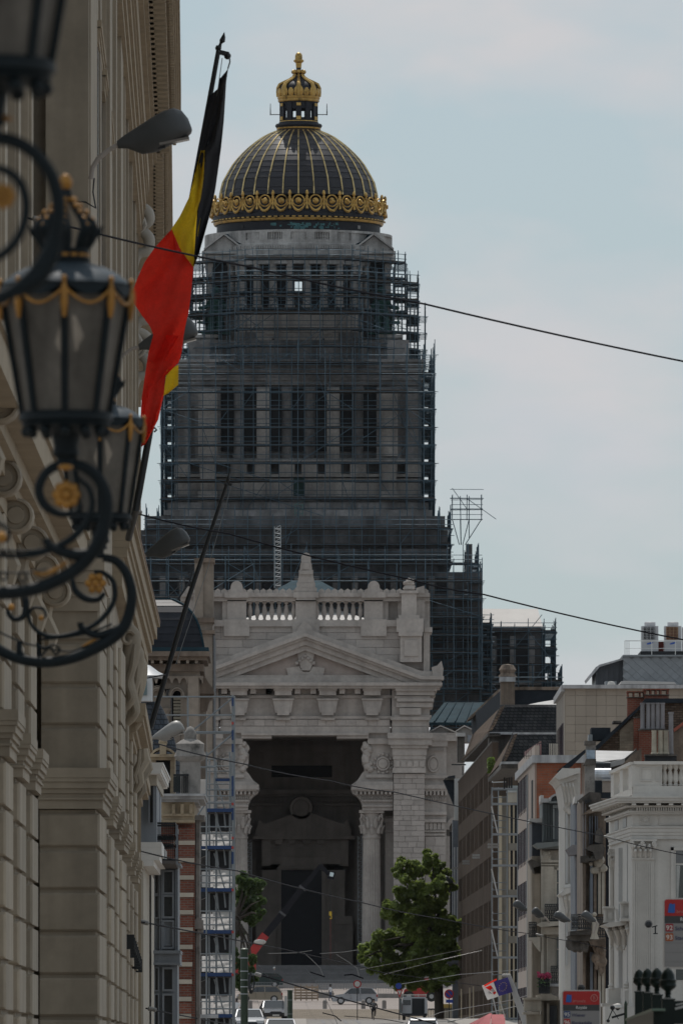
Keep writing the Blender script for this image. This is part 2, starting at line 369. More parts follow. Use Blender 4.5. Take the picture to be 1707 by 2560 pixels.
# --- entablature
b = MB()
b.pbox(560,966,1688,1694,YP-.6,2); b.pbox(mx(1105),1105,1706,1714,YP-2.0,6); b.pbox(mx(1100),1100,1714,1721,YP-1.6,6); b.pbox(mx(1090),1090,1694,1706,YP-.9,4)
b.pbox(mx(975),975,1721,1836,YP+.5,8); b.pbox(mx(980),980,1790,1797,YP-.05,8); b.pbox(mx(975),975,1797,1816,YP+.2,8); b.pbox(mx(975),975,1816,1832,YP+.05,8)
b.pbox(603,922,1832,1838,YP-.2,8); b.pbox(603,679,1838,1846,YP+.1,8); b.pbox(842,922,1838,1846,YP+.1,8); b.pbox(mx(978),978,1738,1745,YP+.1,2)
b.build('entablature', STONE, court)
blocks(court, STONEB, 556, 974, 1799, 1815, YP+.05, 16, 20, 30, d=.3)
cons = MB()
cons.pbox(763-21,763+21,1721,1738,YP-1.1,2.2); cons.pbox(763-24,763+24,1721,1726,YP-1.25,2.2)
cons.pprism([(763-26,1748),(763+26,1748),(763+24,1756),(763+19,1782),(763-19,1782),(763-24,1756)], YP-.75, 1.6)
cons.pbox(763-27,763+27,1746,1750,YP-.95,1.6); cons.pbox(763-15,763+15,1768,1788,YP-.85,.9); cons.pbox(763-18,763+18,1794,1800,YP-.35,.8)
o0 = Vector((PX(763,YP),YP,PZ(1750,YP)))
cme = cons.mesh('console', STONE, o0)
for x in (597,708,819,930): inst(cme, 'console', court, (PX(x,YP), YP, PZ(1750,YP)))
b = MB()
for x in (597-36,597+36,597+75,708+36,708+75,819+36,819+75,708-38+2):
    b.pbox(x-7,x+7,1721,1734,YP-.9,1.6)
b.build('dentil_band', STONE, court)
# --- corner piers (right one in view, left mostly hidden)
for s_ in (0, 1):
    b = MB(); sx = (lambda v: mx(v)) if s_ else (lambda v: v)
    def pb(a, c, t, u, Y, d): 
        a, c = sorted((sx(a), sx(c))); b.pbox(a, c, t, u, Y, d)
    pb(984,1060,1932,2460,YP+.2,9); pb(979,1072,1721,1832,YP-.2,9.5)
    for (a,c,t,u,pj) in ((988,1092,1721,1727,1.5),(990,1085,1727,1738,1.2),(986,1076,1740,1746,.9),(992,1084,1746,1754,1.1),(990,1080,1756,1768,.8),(998,1052,1770,1787,.95),
        (984,1078,1788,1792,.6),(976,1074,1792,1800,.75),(980,1066,1800,1816,.4),(980,1067,1817,1832,.45),(968,1082,1832,1846,1.3),(970,1079,1846,1862,1.05),(976,1070,1862,1870,.8),
        (980,1066,1870,1888,.55),(982,1064,1888,1898,.45),(983,1063,1898,1920,.35),(981,1064,1920,1932,.5)):
        pb(a,c,t,u,YP-pj,9+pj)
    # notched consoles at the side of the pier head
    for (a,c,t,u) in ((1072,1088,1722,1740),(1066,1082,1744,1768),(1064,1074,1768,1790)): pb(a,c,t,u,YP+.3,8)
    for k in range(5): pb(986+15.6*k,986+15.6*k+13,1902,1917,YP-.45,.2)
    b.build('corner_pier', STONE, court)
blocks(court, STONEB, 983, 1061, 1934, 2458, YP-.12, 13.2, 18, 34, d=.4, jit=.05)
# --- carved corbels + inner entablature
for s_ in (0, 1):
    b = MB(); sx = (lambda v: mx(v)) if s_ else (lambda v: v)
    prof = [(982,1832),(924,1832),(922,1850),(912,1856),(904,1864),(902,1872),(907,1880),(904,1892),(905,1908),(910,1918),(911,1927),(904,1934),(899,1942),(893,1951),(878,1962),(877,1972),(882,1984),(892,1990),(900,2000),(905,2012),(906,2026),(982,2026)]
    if s_: prof = [(mx(x),y) for x, y in prof][::-1]
    b.pprism(prof, YP+.6, 6)
    def pb(a, c, t, u, Y, d): 
        a, c = sorted((sx(a), sx(c))); b.pbox(a, c, t, u, Y, d)
    pb(919,982,1846,1860,YP+.2,2); pb(915,982,1936,1944,YP+.25,2); pb(890,982,1954,1962,YP-.1,3); pb(880,982,1962,1974,YP-.5,4); pb(884,982,1974,1978,YP-.3,3)
    for k in range(9): pb(889+10.4*k,889+10.4*k+5.5,1978,1986,YP-.2,1)
    for k in range(17): pb(900+4.9*k,900+4.9*k+2.8,1992,1997,YP+.3,.6)
    pb(903,982,1999,2004,YP+.3,2); pb(905,982,2012,2017,YP+.35,2)
    c = P(sx(957),1909,YP+.5); MB_ = MB().lathe([(0,-.25),(.5,-.22),(.58,-.1),(.62,-.2),(.78,-.2),(.8,0)], n=18)
    b.add([(c.x+x, c.y+z, c.z+y) for x,y,z in MB_.v], MB_.f)
    for k in range(12): b.sphere((c.x+.95*cos(k*pi/6), c.y+.05, c.z+1.05*sin(k*pi/6)), .2, 6, 4)
    for k in range(10): b.sphere(P(sx(918+U(-6,8)), 1860+k*7, YP+.5), U(.3,.5), 7, 5)
    b.build('carved_corbel', STONE, court)
# --- columns
def fluted(r, n=20):
    out = []
    for k in range(n):
        for j, q in ((0,1),(.22,1),(.5,.9),(.78,.93)): out.append((2*pi*(k+j)/n, r*q))
    return out
def column(parent, x, Y, ytop, ycap, ybot, rpx, m, plain=False):
    c = P(x, ybot, Y); r = rpx*Y/F; z0, z1, z2 = PZ(ybot,Y), PZ(ycap,Y), PZ(ytop,Y); b = MB()
    fl = fluted(r); n = len(fl); vs = []
    for zz, q in ((z0+1.6,1.04),(z0+(z1-z0)*.4,1.0),(z1-.6,.9)): vs += [(c.x+rr*q*cos(a), c.y+rr*q*sin(a), zz) for a, rr in fl]
    b.add(vs, [(i*n+k, i*n+(k+1)%n, (i+1)*n+(k+1)%n, (i+1)*n+k) for i in range(2) for k in range(n)])
    b.lathe([(r*.9,z1-.62),(r*.98,z1-.5),(r*.98,z1-.35),(r*.9,z1-.3),(r*.92,z1-.02)], (c.x,c.y,0), 20)
    b.lathe([(r*1.04,z0+1.62),(r*1.12,z0+1.4),(r*1.3,z0+1.1),(r*1.3,z0+.8),(r*1.2,z0+.6),(r*1.45,z0+.3),(r*1.45,z0),(0,z0)], (c.x,c.y,0), 20)
    o = b.build('column', m, parent, True)
    k = MB(); h = z2 - z1
    k.lathe([(r*.88,z1-.05),(r*.9,z1+h*.3),(r*1.0,z1+h*.6),(r*1.15,z1+h*.86),(r*1.2,z1+h*.9)], (c.x,c.y,0), 16)
    for row, (zz, rr, hh) in enumerate(((z1+.02,r*.95,h*.36),(z1+h*.25,r*.97,h*.45))):
        for i in range(8):
            a = (i+.5*row)*pi/4; d = Vector((cos(a), sin(a), 0)); p = Vector((c.x,c.y,zz)) + d*rr
            k.tube([p, p+d*.12*r+Vector((0,0,hh*.6)), p+d*.34*r+Vector((0,0,hh*.95)), p+d*.42*r+Vector((0,0,hh*.82))], [r*.24,r*.22,r*.15,r*.05], 5)
    for i in range(4):
        a = pi/4 + i*pi/2; d = Vector((cos(a), sin(a), 0)); p = Vector((c.x,c.y,z1+h*.55)) + d*r
        k.tube([p, p+d*r*.25+Vector((0,0,h*.2)), p+d*r*.55+Vector((0,0,h*.28)), p+d*r*.55+Vector((0,0,h*.1))], [r*.2,r*.18,r*.14,r*.08], 5)
    k.box(c.x-r*1.32,c.x+r*1.32,c.y-r*1.32,c.y+r*1.32,z1+h*.88,z2)
    ko = k.mesh('capital', m, wloc(o)); q = bpy.data.objects.new('capital', ko); COL.objects.link(q); q.parent = o
    return o
for x in (928.5, mx(928.5)): column(court, x, YP+2.2, 2026, 2084, 2440, 23.5, STONE)
for s_ in (0,1):
    b = MB()
    for a,c,t_,u,Y_,d in ((963,984,2040,2440,YP+3.2,2),(960,984,2046,2056,YP+2.8,2.4),(961,984,2075,2080,YP+3,2.2)):
        b.pbox(mx(c) if s_ else a, mx(a) if s_ else c, t_,u,Y_,d)
    b.build('side_pilaster', STONE, court)
# --- side bays right of the pier
for s_ in (0,1):
    b = MB(); b.pbox(mx(1160) if s_ else 1061, mx(1061) if s_ else 1160, 1832,2460,YP+3,8)
    def pb(a, c, t, u, Y, d):
        if s_: a, c = mx(c), mx(a)
        b.pbox(a, c, t, u, Y, d)
    pb(1061,1115,1832,2460,YP+1.4,2); pb(1061,1150,1838,1852,YP+1,3); pb(1061,1118,1852,1866,YP+1.1,3)
    for k in range(10): pb(1066+4.6*k,1066+4.6*k+2.6,1871,1877,YP+1,1)
    pb(1061,1120,1938,1946,YP+1,2); pb(1061,1126,1962,1972,YP+.6,3); pb(1061,1123,1972,1978,YP+.8,3)
    for k in range(6): pb(1064+9.6*k,1064+9.6*k+5.4,1978,1988,YP+.8,1)
    for k in range(12): pb(1063+4.4*k,1063+4.4*k+2.6,1994,2000,YP+1.1,1)
    pb(1061,1116,2029,2037,YP+1,2); pb(1061,1114,2048,2056,YP+1,2); pb(1061,1113,2076,2080,YP+1.1,2); pb(1061,1112,2084,2089,YP+1.15,2)
    for k in range(5): pb(1063+10*k,1063+10*k+8,2058,2074,YP+1.2,1)
    c = P(1083 if not s_ else mx(1083),1910,YP+1.3); MB_ = MB().lathe([(0,-.15),(.5,-.15),(.55,-.05),(.62,-.2),(.75,-.2),(.8,.1)], n=16)
    b.add([(c.x+x*.85, c.y+z, c.z+y*1.25) for x,y,z in MB_.v], MB_.f)
    pb(1114,1124,2090,2460,YP+2.2,2); pb(1138,1160,2050,2460,YP+1.8,2)
    for k in range(9):
        a0, a1 = pi*k/9, pi*(k+1)/9; xx = 1138 if not s_ else mx(1138)
        b.pprism([(xx-16*cos(a0),2075-22*sin(a0)),(xx-16*cos(a1),2075-22*sin(a1)),(xx-25*cos(a1),2072-30*sin(a1)),(xx-25*cos(a0),2072-30*sin(a0))], YP+2, 1.5)
    b.build('side_bay', STONE, court)
blocks(court, STONEB, 1062, 1113, 2092, 2456, YP+1.15, 24, 22, 40, d=.35)
for a,c in ((1124,1138),(mx(1138),mx(1124))): MB().pbox(a,c,2080,2460,YP+2.6,.5).build('side_doorway', DARK, court)
# --- deep porch: back wall, ceiling, inner aedicule
b = MB(); YI = YP+26
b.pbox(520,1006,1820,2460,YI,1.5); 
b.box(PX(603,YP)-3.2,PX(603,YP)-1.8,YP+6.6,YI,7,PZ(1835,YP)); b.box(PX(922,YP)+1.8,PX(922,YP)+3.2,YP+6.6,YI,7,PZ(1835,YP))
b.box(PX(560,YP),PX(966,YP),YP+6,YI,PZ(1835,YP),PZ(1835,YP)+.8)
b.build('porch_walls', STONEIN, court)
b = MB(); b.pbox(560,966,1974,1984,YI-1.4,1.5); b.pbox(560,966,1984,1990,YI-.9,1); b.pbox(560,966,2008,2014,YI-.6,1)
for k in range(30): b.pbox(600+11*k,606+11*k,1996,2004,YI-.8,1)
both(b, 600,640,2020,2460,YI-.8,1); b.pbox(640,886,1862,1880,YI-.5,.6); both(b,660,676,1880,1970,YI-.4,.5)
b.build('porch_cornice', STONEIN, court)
MB().pbox(679,830,1914,1943,YI-.1,.3).build('porch_window', DARK, court)
YA = YI-3.5; b = MB()
b.pprism([(638,2096),(638,2078),(650,2048),(660,2060),(752,2028),(766,2028),(858,2060),(868,2048),(878,2078),(878,2096)][::-1], YA-.6, 3)
b.pbox(632,886,2090,2098,YA-1.2,4); b.pprism([(645,2090),(759,2046),(873,2090)][::-1], YA-.9, 1); 
c = P(753,2020,YA); b.add([(c.x+x, c.y+z, c.z+y) for x,y,z in MB().lathe([(0,-.4),(.9,-.3),(.95,-.6),(.78+.5,-.6),(1.35,.4)], n=18).v], MB().lathe([(0,-.4),(.9,-.3),(.95,-.6),(.78+.5,-.6),(1.35,.4)], n=18).f)
for x in (697,730,766,802): b.pprism([(x-11,2098),(x+11,2098),(x+7,2110),(x-7,2110)], YA-.8, 1.5)
b.pbox(655,860,2098,2175,YA,3); both(b, 655-0,676,2098,2165,YA-.6,1.5)
b.pbox(655,700,2160,2460,YA,3); b.pbox(808,862,2160,2460,YA,3); b.pbox(696,811,2164,2172,YA-.35,.6); b.pbox(693,703,2168,2460,YA-.3,.6); b.pbox(804,814,2168,2460,YA-.3,.6)
b.pbox(660,850,2118,2122,YA-.2,.4); b.pbox(655,860,2136,2141,YA-.15,.4); b.pbox(838,880,2290,2310,YA-1,2); b.pbox(836,882,2310,2460,YA-.8,2); b.pbox(640,690,2300,2460,YA-.8,2)
b.build('door_surround', STONEIN, court)
d_ = MB().pbox(700,808,2172,2460,YA+.6,.3).build('great_door', mat('night_blue_door',(.012,.014,.022),.6,var=.2), court)
for r in range(9):
    for c in range(4): MB().pbox(707+24*c,726+24*c,2178+30*r,2202+30*r,YA+.5,.12).build('door_panel', MATS['night_blue_door'], d_)
for k in range(8):
    MB().box(PX(560,1190)-k*.25,PX(985,1190)+k*.25,YP-.6-.9*k,YP-.6-.9*(k-1)+.3,6.0,PZ(2413,YP)-.205*k).build('step', mat('step_stone',(.13,.125,.125),.9,var=.15,obj=.1), court)
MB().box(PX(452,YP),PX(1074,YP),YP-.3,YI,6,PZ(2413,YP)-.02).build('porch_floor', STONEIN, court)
# ================= tower
def lz(y, r): return PZ(y, YD - r)          # height of a line seen at the front of a round body
def sr(px): return px*YD/F
C0 = (AX, YD, 0)
TW = 1270.0
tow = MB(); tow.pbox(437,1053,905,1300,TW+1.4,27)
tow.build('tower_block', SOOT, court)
# openings between the big columns: jambs in front of a dark wall
b = MB()
for a, c in ((552,585),(610,641),(674,705),(729,760),(788,817),(850,880),(908,941)): b.pbox(a,c,968,1128,TW+1.1,.5)
b.build('tower_opening', DARK, court)
b = MB()
for a, c in ((437,456),(1034,1053),(585,610),(641,674),(705,729),(760,788),(817,850),(880,908),(456,552),(941,1034)): b.pbox(a,c,960,1150,TW+.7,.6)
b.build('tower_wall_strip', SOOT, court)
for x in (597,657,717,774,832,895):
    wide = x in (657,832)
    if wide: MB().pbox(x-15,x+16,968,1146,TW-.2,1).build('tower_pilaster', SOOTL, court)
    else:
        c = P(x,1146,TW+.7); r = 12.5*TW/F
        b = MB().lathe([(r*1.25,0),(r*1.25,.35),(r*1.02,.6),(r*.92,PZ(985,TW)-c.z),(r*1.15,PZ(978,TW)-c.z),(r*1.35,PZ(968,TW)-c.z)], c, 12); b.build('tower_column', SOOT, court, True)
for a, c in ((488,552),(941,1002)): 
    MB().pbox(a,c,968,1146,TW-.5,1.3).build('tower_pilaster', SOOT, court)
    MB().pbox(a+8,c-8,980,1140,TW-.75,.4).build('pilaster_panel', SOOTL, court)
for x in (456,1033): MB().pbox(x-14,x+14,968,1146,TW,1).build('tower_pilaster', SOOT, court)
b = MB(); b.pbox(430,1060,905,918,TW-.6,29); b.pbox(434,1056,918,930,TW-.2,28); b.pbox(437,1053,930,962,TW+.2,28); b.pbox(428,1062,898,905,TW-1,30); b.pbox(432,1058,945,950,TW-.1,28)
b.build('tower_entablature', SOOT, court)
b = MB(); b.pbox(437,1053,1146,1158,TW-.5,2); b.pbox(437,1053,1185,1192,TW-.3,2)
for x in (456,519,597,657,717,774,832,895,973,1033): b.pbox(x-20,x+20,1160,1186,TW-.4,2)
b.pbox(437,735,1196,1240,TW+.4,2); b.pbox(762,1053,1196,1240,TW+.4,2)
for x in (519,972): b.pbox(x-18,x+18,1155,1228,TW-1.2,3); b.pbox(x-24,x+24,1228,1290,TW-1.8,3)
b.build('tower_base', SOOTL, court)
b = MB(); b.pbox(430,1060,1240,1256,TW-1.5,4); b.pbox(420,1070,1256,1275,TW-2.5,5); b.pbox(410,1080,1275,1300,TW-3.5,6); b.build('tower_plinth', SOOT, court)
MB().pbox(734,761,1195,1262,TW+.1,.4).build('tower_door', mat('green_netting',(.02,.05,.045),.8,var=.3), court)
# pedestal storey (octagonal look: centre block + corner blocks)
b = MB(); Yq = 1272.5
b.pbox(590,905,776,905,Yq,24); b.pbox(470,1022,850,905,Yq-.6,25); b.pbox(520,975,780,905,Yq+2,20); b.pbox(585,910,768,778,Yq-.5,24); b.pbox(590,905,866,872,Yq-.4,1)
b.build('pedestal_storey', SOOT, court)
b = MB(); b.pbox(640,846,832,866,Yq-.5,1); b.pbox(662,690,830,836,Yq-.9,1); b.pbox(800,830,830,836,Yq-.9,1); b.pbox(600,895,782,830,Yq-.15,.6); b.build('cleaned_panel', SOOTL, court)
b = MB(); b.pbox(680,686,846,864,Yq-.56,.2); b.pbox(805,811,846,864,Yq-.56,.2); b.build('slit_window', DARK, court)
for a, c in ((488,540),(950,1002)):
    b = MB(); b.pbox(a,c,842,905,Yq+.6,6); b.pbox(a-5,c+5,836,844,Yq+.2,7); b.pbox(a-7,c+7,884,900,Yq-.1,7); b.build('corner_pedestal', PARA, court)
# round colonnade
r_ = sr(204); zt, zb = lz(648,sr(230)), lz(770,sr(230))
zw0, zw1 = lz(732,r_), lz(704,r_); dz = 2*r_*(CY-718)/F
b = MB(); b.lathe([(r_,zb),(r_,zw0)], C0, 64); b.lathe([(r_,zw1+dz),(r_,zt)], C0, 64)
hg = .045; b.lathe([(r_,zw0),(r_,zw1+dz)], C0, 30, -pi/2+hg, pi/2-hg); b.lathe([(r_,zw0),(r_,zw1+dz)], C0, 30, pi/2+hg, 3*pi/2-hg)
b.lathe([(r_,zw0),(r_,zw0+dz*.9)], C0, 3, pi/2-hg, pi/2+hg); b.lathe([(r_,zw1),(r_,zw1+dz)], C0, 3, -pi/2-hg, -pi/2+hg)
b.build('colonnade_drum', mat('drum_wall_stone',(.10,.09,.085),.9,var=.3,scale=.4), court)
r2 = sr(222)
for k in range(-9, 10):
    a = -pi/2 + (k+.5)*radians(10.9)
    cpt = (AX + r2*cos(a), YD + r2*sin(a), zb)
    MB().lathe([(.62,0),(.62,.35),(.48,.55),(.42,(zt-zb)*.9),(.5,(zt-zb)*.92),(.66,(zt-zb))], cpt, 10).build('drum_column', SOOTL, court, True)
for k in range(-8, 9):
    a = -pi/2 + k*radians(10.9)
    if k == 0: continue
    p = Vector((AX + (r_+.05)*cos(a), YD + (r_+.05)*sin(a), 0)); t = Vector((-sin(a), cos(a), 0)); nrm = Vector((cos(a), sin(a), 0))
    for z0, z1 in ((lz(690,r_), lz(655,r_)), (lz(762,r_), lz(702,r_))):
        MB().obox(p + Vector((0,0,(z0+z1)/2)), (t, nrm, (0,0,1)), (.62, .06, (z1-z0)/2)).build('drum_window', DARK, court)
b = MB(); rp = sr(234)
b.lathe([(sr(225),zt-.6),(sr(231),zt-.5),(sr(231),zt+.2),(sr(236),zt+.25),(sr(241),lz(636,sr(241))),(sr(242),lz(622,sr(242))),(sr(236),lz(620,sr(236))),(sr(236),lz(608,sr(236))),(rp,lz(606,rp)),(rp,lz(598,rp)),(rp-.5,lz(598,rp))], C0, 72)
b.lathe([(rp-.5,lz(579,rp)),(rp,lz(579,rp)),(rp,lz(573,rp)),(rp-.8,lz(573,rp)),(rp-.8,lz(600,rp))], C0, 72)
b.lathe([(sr(225),zb),(sr(238),zb),(sr(240),zb-.5),(sr(236),zb-1.2),(sr(225),zb-1.4)], C0, 64)
for k in range(120): 
    a = -pi + k*pi/119; b.obox((AX+(sr(238))*cos(a), YD+sr(238)*sin(a), lz(616,sr(238))), ((-sin(a),cos(a),0),(cos(a),sin(a),0),(0,0,1)), (.12,.15,.2))
MB().lathe([(rp-.45,lz(600,rp)),(rp-.45,lz(577,rp))], C0, 72).build('parapet_shade_ring', DARK, court)  # dark ring added as the shade behind the balusters
# solid stretches of parapet between baluster groups
gaps = [radians(d) for d in (-29.2,-14.4,0,14.4,29.2)]; hw = radians(4.6)
edges = [-pi/2 + g for g in gaps]; cur = -pi
for g in edges:
    b.lathe([(rp,lz(600,rp)),(rp,lz(577,rp))], C0, 6, cur, g-hw); cur = g+hw
b.lathe([(rp,lz(600,rp)),(rp,lz(577,rp))], C0, 14, cur, 2*pi-.0-pi/1.0+pi)
b.build('drum_parapet', PARA, court)
hb = lz(578,rp)-lz(599,rp)
bmsh = MB().lathe([(.1,0),(.12,.1),(.07,.2),(.14,hb*.4),(.07,hb*.75),(.12,hb*.9),(.1,hb)], n=7).mesh('baluster', PARA, smooth=True)
for g in edges:
    for i in range(6): 
        a = g - hw + 2*hw*(i+.5)/6; inst(bmsh, 'baluster', court, (AX+(rp-.2)*cos(a), YD+(rp-.2)*sin(a), lz(599,rp)))
for s_, c in ((-1,560),(1,934)):
    Yg = YD-8; b = MB()
    b.pprism([(c-46,624),(c,590),(c+46,624),(c+46,630),(c-46,630)], Yg-.3, 5); b.build('aedicule_gable', PARA, court)
    b = MB(); b.pprism([(c-50,625),(c,587),(c+50,625),(c+50,620),(c,582),(c-50,620)], Yg-.9, 6); b.pbox(c-48,c+48,627,634,Yg-.9,4); b.build('gable_cornice', PARA, court)
    b = MB(); b.pbox(c-40,c-28,648,770,Yg,3); b.pbox(c+28,c+40,648,770,Yg,3); b.pbox(c-44,c+44,636,652,Yg-.3,4); b.build('aedicule_frame', SOOTL, court)
    MB().pbox(c-27,c+27,652,768,Yg+.9,.4).build('aedicule_recess', DARK, court)
    q = [P(c-s_*4,584,Yg),P(c-s_*14,586,Yg+1),P(c-s_*78,616,YD-9.8),P(c-s_*46,622,Yg)]
    MB().add(q + [v+Vector((0,0,-.4)) for v in q], [(0,1,2,3),(7,6,5,4),(0,3,7,4),(2,1,5,6),(3,2,6,7),(1,0,4,5)]).build('gable_roof', TEAL, court)
# dome
b = MB(); b.lathe([(sr(204),lz(585,sr(204))),(sr(204),lz(550,sr(204))),(sr(208),lz(549,sr(204))),(sr(208),lz(541,sr(210))),(sr(214),lz(538,sr(214))),(sr(213),lz(526,sr(212))),(sr(206),lz(520,sr(206))),(sr(200),lz(505,sr(200))),(sr(196),lz(498,sr(196)))], C0, 96)
b.build('dome_drum', DARKM, court, True)
for dx in (-139,150):
    a = math.asin(dx/204); MB().obox((AX+sr(204)*sin(a),YD-sr(204)*cos(a),lz(563,sr(204))),((cos(a),sin(a),0),(sin(a),-cos(a),0),(0,0,1)),(.2,.06,.2)).build('drum_port', DARK if dx<0 else PARA, court)
b = MB()
for k in range(60):
    x = U(-70,100); 
    if x<-20 and R()<.5: continue
    a = math.asin(x/204); b.obox((AX+(sr(204)+.03)*sin(a),YD-(sr(204)+.03)*cos(a),lz(564+U(-8,6),sr(204))),((cos(a),sin(a),0),(sin(a),-cos(a),0),(0,0,1)),(U(.04,.28),.01,U(.04,.2)))
b.build('verdigris_stain', mat('verdigris_stain',(.06,.15,.16),.9,var=.4,scale=3), court)
b = MB(); b.lathe([(sr(208.5),lz(550,sr(208))),(sr(210.5),lz(549,sr(210))),(sr(212),lz(546,sr(212))),(sr(213),lz(543.5,sr(213))),(sr(213),lz(543,sr(213))),(sr(208),lz(542.7,sr(212)))], C0, 96)
for k in range(90):
    a = -pi + k*pi/89
    if k % 2: b.obox((AX+sr(215)*cos(a),YD+sr(215)*sin(a),lz(540,sr(215))),((-sin(a),cos(a),0),(cos(a),sin(a),0),(0,0,1)),(.21,.12,.06))
b.build('gilded_band', GOLD, court, True)
DP = [(196,499),(195.5,490),(194,482),(188,457),(180,442),(172,428),(163,413),(152,399),(138,384),(123,370),(107,357),(90,345),(73,336),(56,329)]
DPm = [(sr(r), PZ(y,YD)) for r, y in DP]
MB().lathe([(r-.06, z) for r, z in DPm], C0, 96).build('dome_shell', DARKM, court, True)
def dome_at(t):
    i = min(int(t), len(DPm)-2); f = t - i
    return DPm[i][0]*(1-f)+DPm[i+1][0]*f, DPm[i][1]*(1-f)+DPm[i+1][1]*f
NR = 32; ROW = 13
for row in range(ROW):    # panels between the ribs, visible half; one mesh per row shared round the dome
    r0, z0 = dome_at(row + .02); r1, z1 = dome_at(row + .96); g = .012; ht = .02
    A = pi/NR
    vs = []
    for (r, z, e) in ((r0,z0,ht+.045),(r1,z1,ht)):
        for q in (-1,-.33,.33,1): vs.append(((r+e)*cos(A*q), (r+e)*sin(A*q), z))
    for (r, z, e) in ((r0,z0,-.05),(r1,z1,-.05)):
        for q in (-1,-.33,.33,1): vs.append(((r+e)*cos(A*q), (r+e)*sin(A*q), z))
    pm = MB().add(vs, [(0,1,5,4),(1,2,6,5),(2,3,7,6),(0,8,9,1),(1,9,10,2),(2,10,11,3),(4,5,13,12),(5,6,14,13),(6,7,15,14)]).mesh('dome_panel', SLATE)
    for k in range(NR//2 + 4):
        a = -pi - pi/NR + (k-1)*2*pi/NR
        inst(pm, 'dome_panel', court, (AX, YD, 0), (0,0,a))
ribm = MB().tube([(r+.08, 0, z) for r, z in DPm], [.085 for i in range(len(DPm))], 6).mesh('dome_rib', GOLDW, smooth=True)
for k in range(NR): inst(ribm, 'dome_rib', court, (AX, YD, 0), (0,0,-pi/2 + k*2*pi/NR))
# crest of medallions
rc = sr(217); zc = lz(500.6, rc)
med = MB(); ring = [(0, .67*cos(i*pi/10), .67*sin(i*pi/10)) for i in range(21)]; med.tube(ring, .09, 6, False); med.sphere((.0,0,-.02), .4, 10, 6, (.6,1,1))
for k in range(5): med.sphere((.22,.2*(k-2)*.6,.12*math.cos(k)), .13, 6, 4)
for s_ in (-1,1): med.obox((0,.67*s_,-.05), ((1,0,0),(0,1,0),(0,0,1)), (.08,.1,.08))
medm = med.mesh('crest_medallion', GOLD, smooth=True)
hs = pi/NR*rc
sw = MB().tube([(.1*sin(pi*i/10), -hs+.12+2*(hs-.12)*i/10, -.25-.95*sin(pi*i/10)) for i in range(11)], [.08,.1,.13,.15,.17,.18,.17,.15,.13,.1,.08], 6).mesh('crest_swag', GOLD, smooth=True)
bud = MB().lathe([(.05,-1.05),(.2,-.95),(.18,-.75),(.12,-.6),(.14,.3),(.2,.45),(.1,.6),(.2,.8),(.2,.95),(.12,1.15),(0,1.25)], n=8)
bud.tube([(0,-.35,-.5),(0,-.2,.1),(0,0,.5)], .09, 5); bud.tube([(0,.35,-.5),(0,.2,.1),(0,0,.5)], .09, 5)
budm = bud.mesh('crest_bud', GOLD, smooth=True)
for k in range(NR):
    a = -pi/2 + k*2*pi/NR
    for me, nm, aa in ((medm,'crest_medallion',a),(sw,'crest_swag',a),(budm,'crest_bud',a+pi/NR)):
        inst(me, nm, court, (AX+rc*cos(aa), YD+rc*sin(aa), zc), (0,0,aa))
# lantern and crown
def L(r, y): return (r*YD/F, PZ(y, YD))
C1 = (PX(746.7,YD), YD, 0)
b = MB(); b.lathe([L(57,330),L(57,327),L(54,325),L(54,322),L(56,320),L(59,315),L(57,311),L(50,309),L(49,306)], C1, 40); b.build('lantern_base', DARKM, court, True)
b = MB(); b.lathe([L(54,325),L(55.5,322.5),L(55,318),L(53,316.5)], C1, 40); b.lathe([L(48,309),L(49,307),L(48.5,304),L(46,303.5)], C1, 40); b.lathe([L(56,329.5),L(57.5,328.8),L(56,327.6)], C1, 40); b.build('lantern_band', GOLD, court, True)
lan = bpy.data.objects.new('lantern', MB().lathe([L(44,262),L(46,262),L(46,256),L(50,255)], C1, 40).mesh('lantern', DARKM, wloc(court))); COL.objects.link(lan); lan.parent = court
for k in range(12):
    a = -pi/2 + k*pi/6; rr = 44*YD/F; p = (C1[0]+rr*cos(a), YD+rr*sin(a), (PZ(257,YD)+PZ(304,YD))/2); ax = ((-sin(a),cos(a),0),(cos(a),sin(a),0),(0,0,1))
    MB().obox(p, ax, (.34,.18,(PZ(257,YD)-PZ(304,YD))/2)).build('lantern_pier', DARKM, lan)
    if k % 2 == 0 or True:
        g = MB(); g.obox((p[0]+.1*cos(a),p[1]+.1*sin(a),PZ(264,YD)), ax, (.26,.2,.17)); g.obox((p[0]+.1*cos(a),p[1]+.1*sin(a),PZ(298,YD)), ax, (.26,.2,.2)); 
        if k % 2 == 0: g.build('gilded_cap', GOLD, lan)
    a2 = a + pi/12; p2 = (C1[0]+rr*.97*cos(a2), YD+rr*.97*sin(a2), 0); ax2 = ((-sin(a2),cos(a2),0),(cos(a2),sin(a2),0),(0,0,1))
    fr = MB(); fr.obox((p2[0],p2[1],PZ(300,YD)), ax2, (.4,.1,.18)); fr.obox((p2[0],p2[1],PZ(268,YD)), ax2, (.4,.1,.3)); fr.build('window_frame', DARKM, lan)
b = MB()
for s_ in (-1,1):
    b.tube([(C1[0]+s_*44*YD/F,YD,PZ(286.5,YD)),(C1[0]+s_*70.5*YD/F,YD,PZ(286.5,YD))], .05, 4); b.tube([(C1[0]+s_*70.5*YD/F,YD,PZ(288,YD)),(C1[0]+s_*70.5*YD/F,YD,PZ(259,YD))], [.07,.03], 4)
b.build('antenna', DARK, court)
cro = bpy.data.objects.new('crown', MB().lathe([L(50,256),L(52,253),L(51,250),L(53,247),L(53,243),L(51,242)], C1, 40).mesh('crown', GOLD, wloc(court), True)); COL.objects.link(cro); cro.parent = court
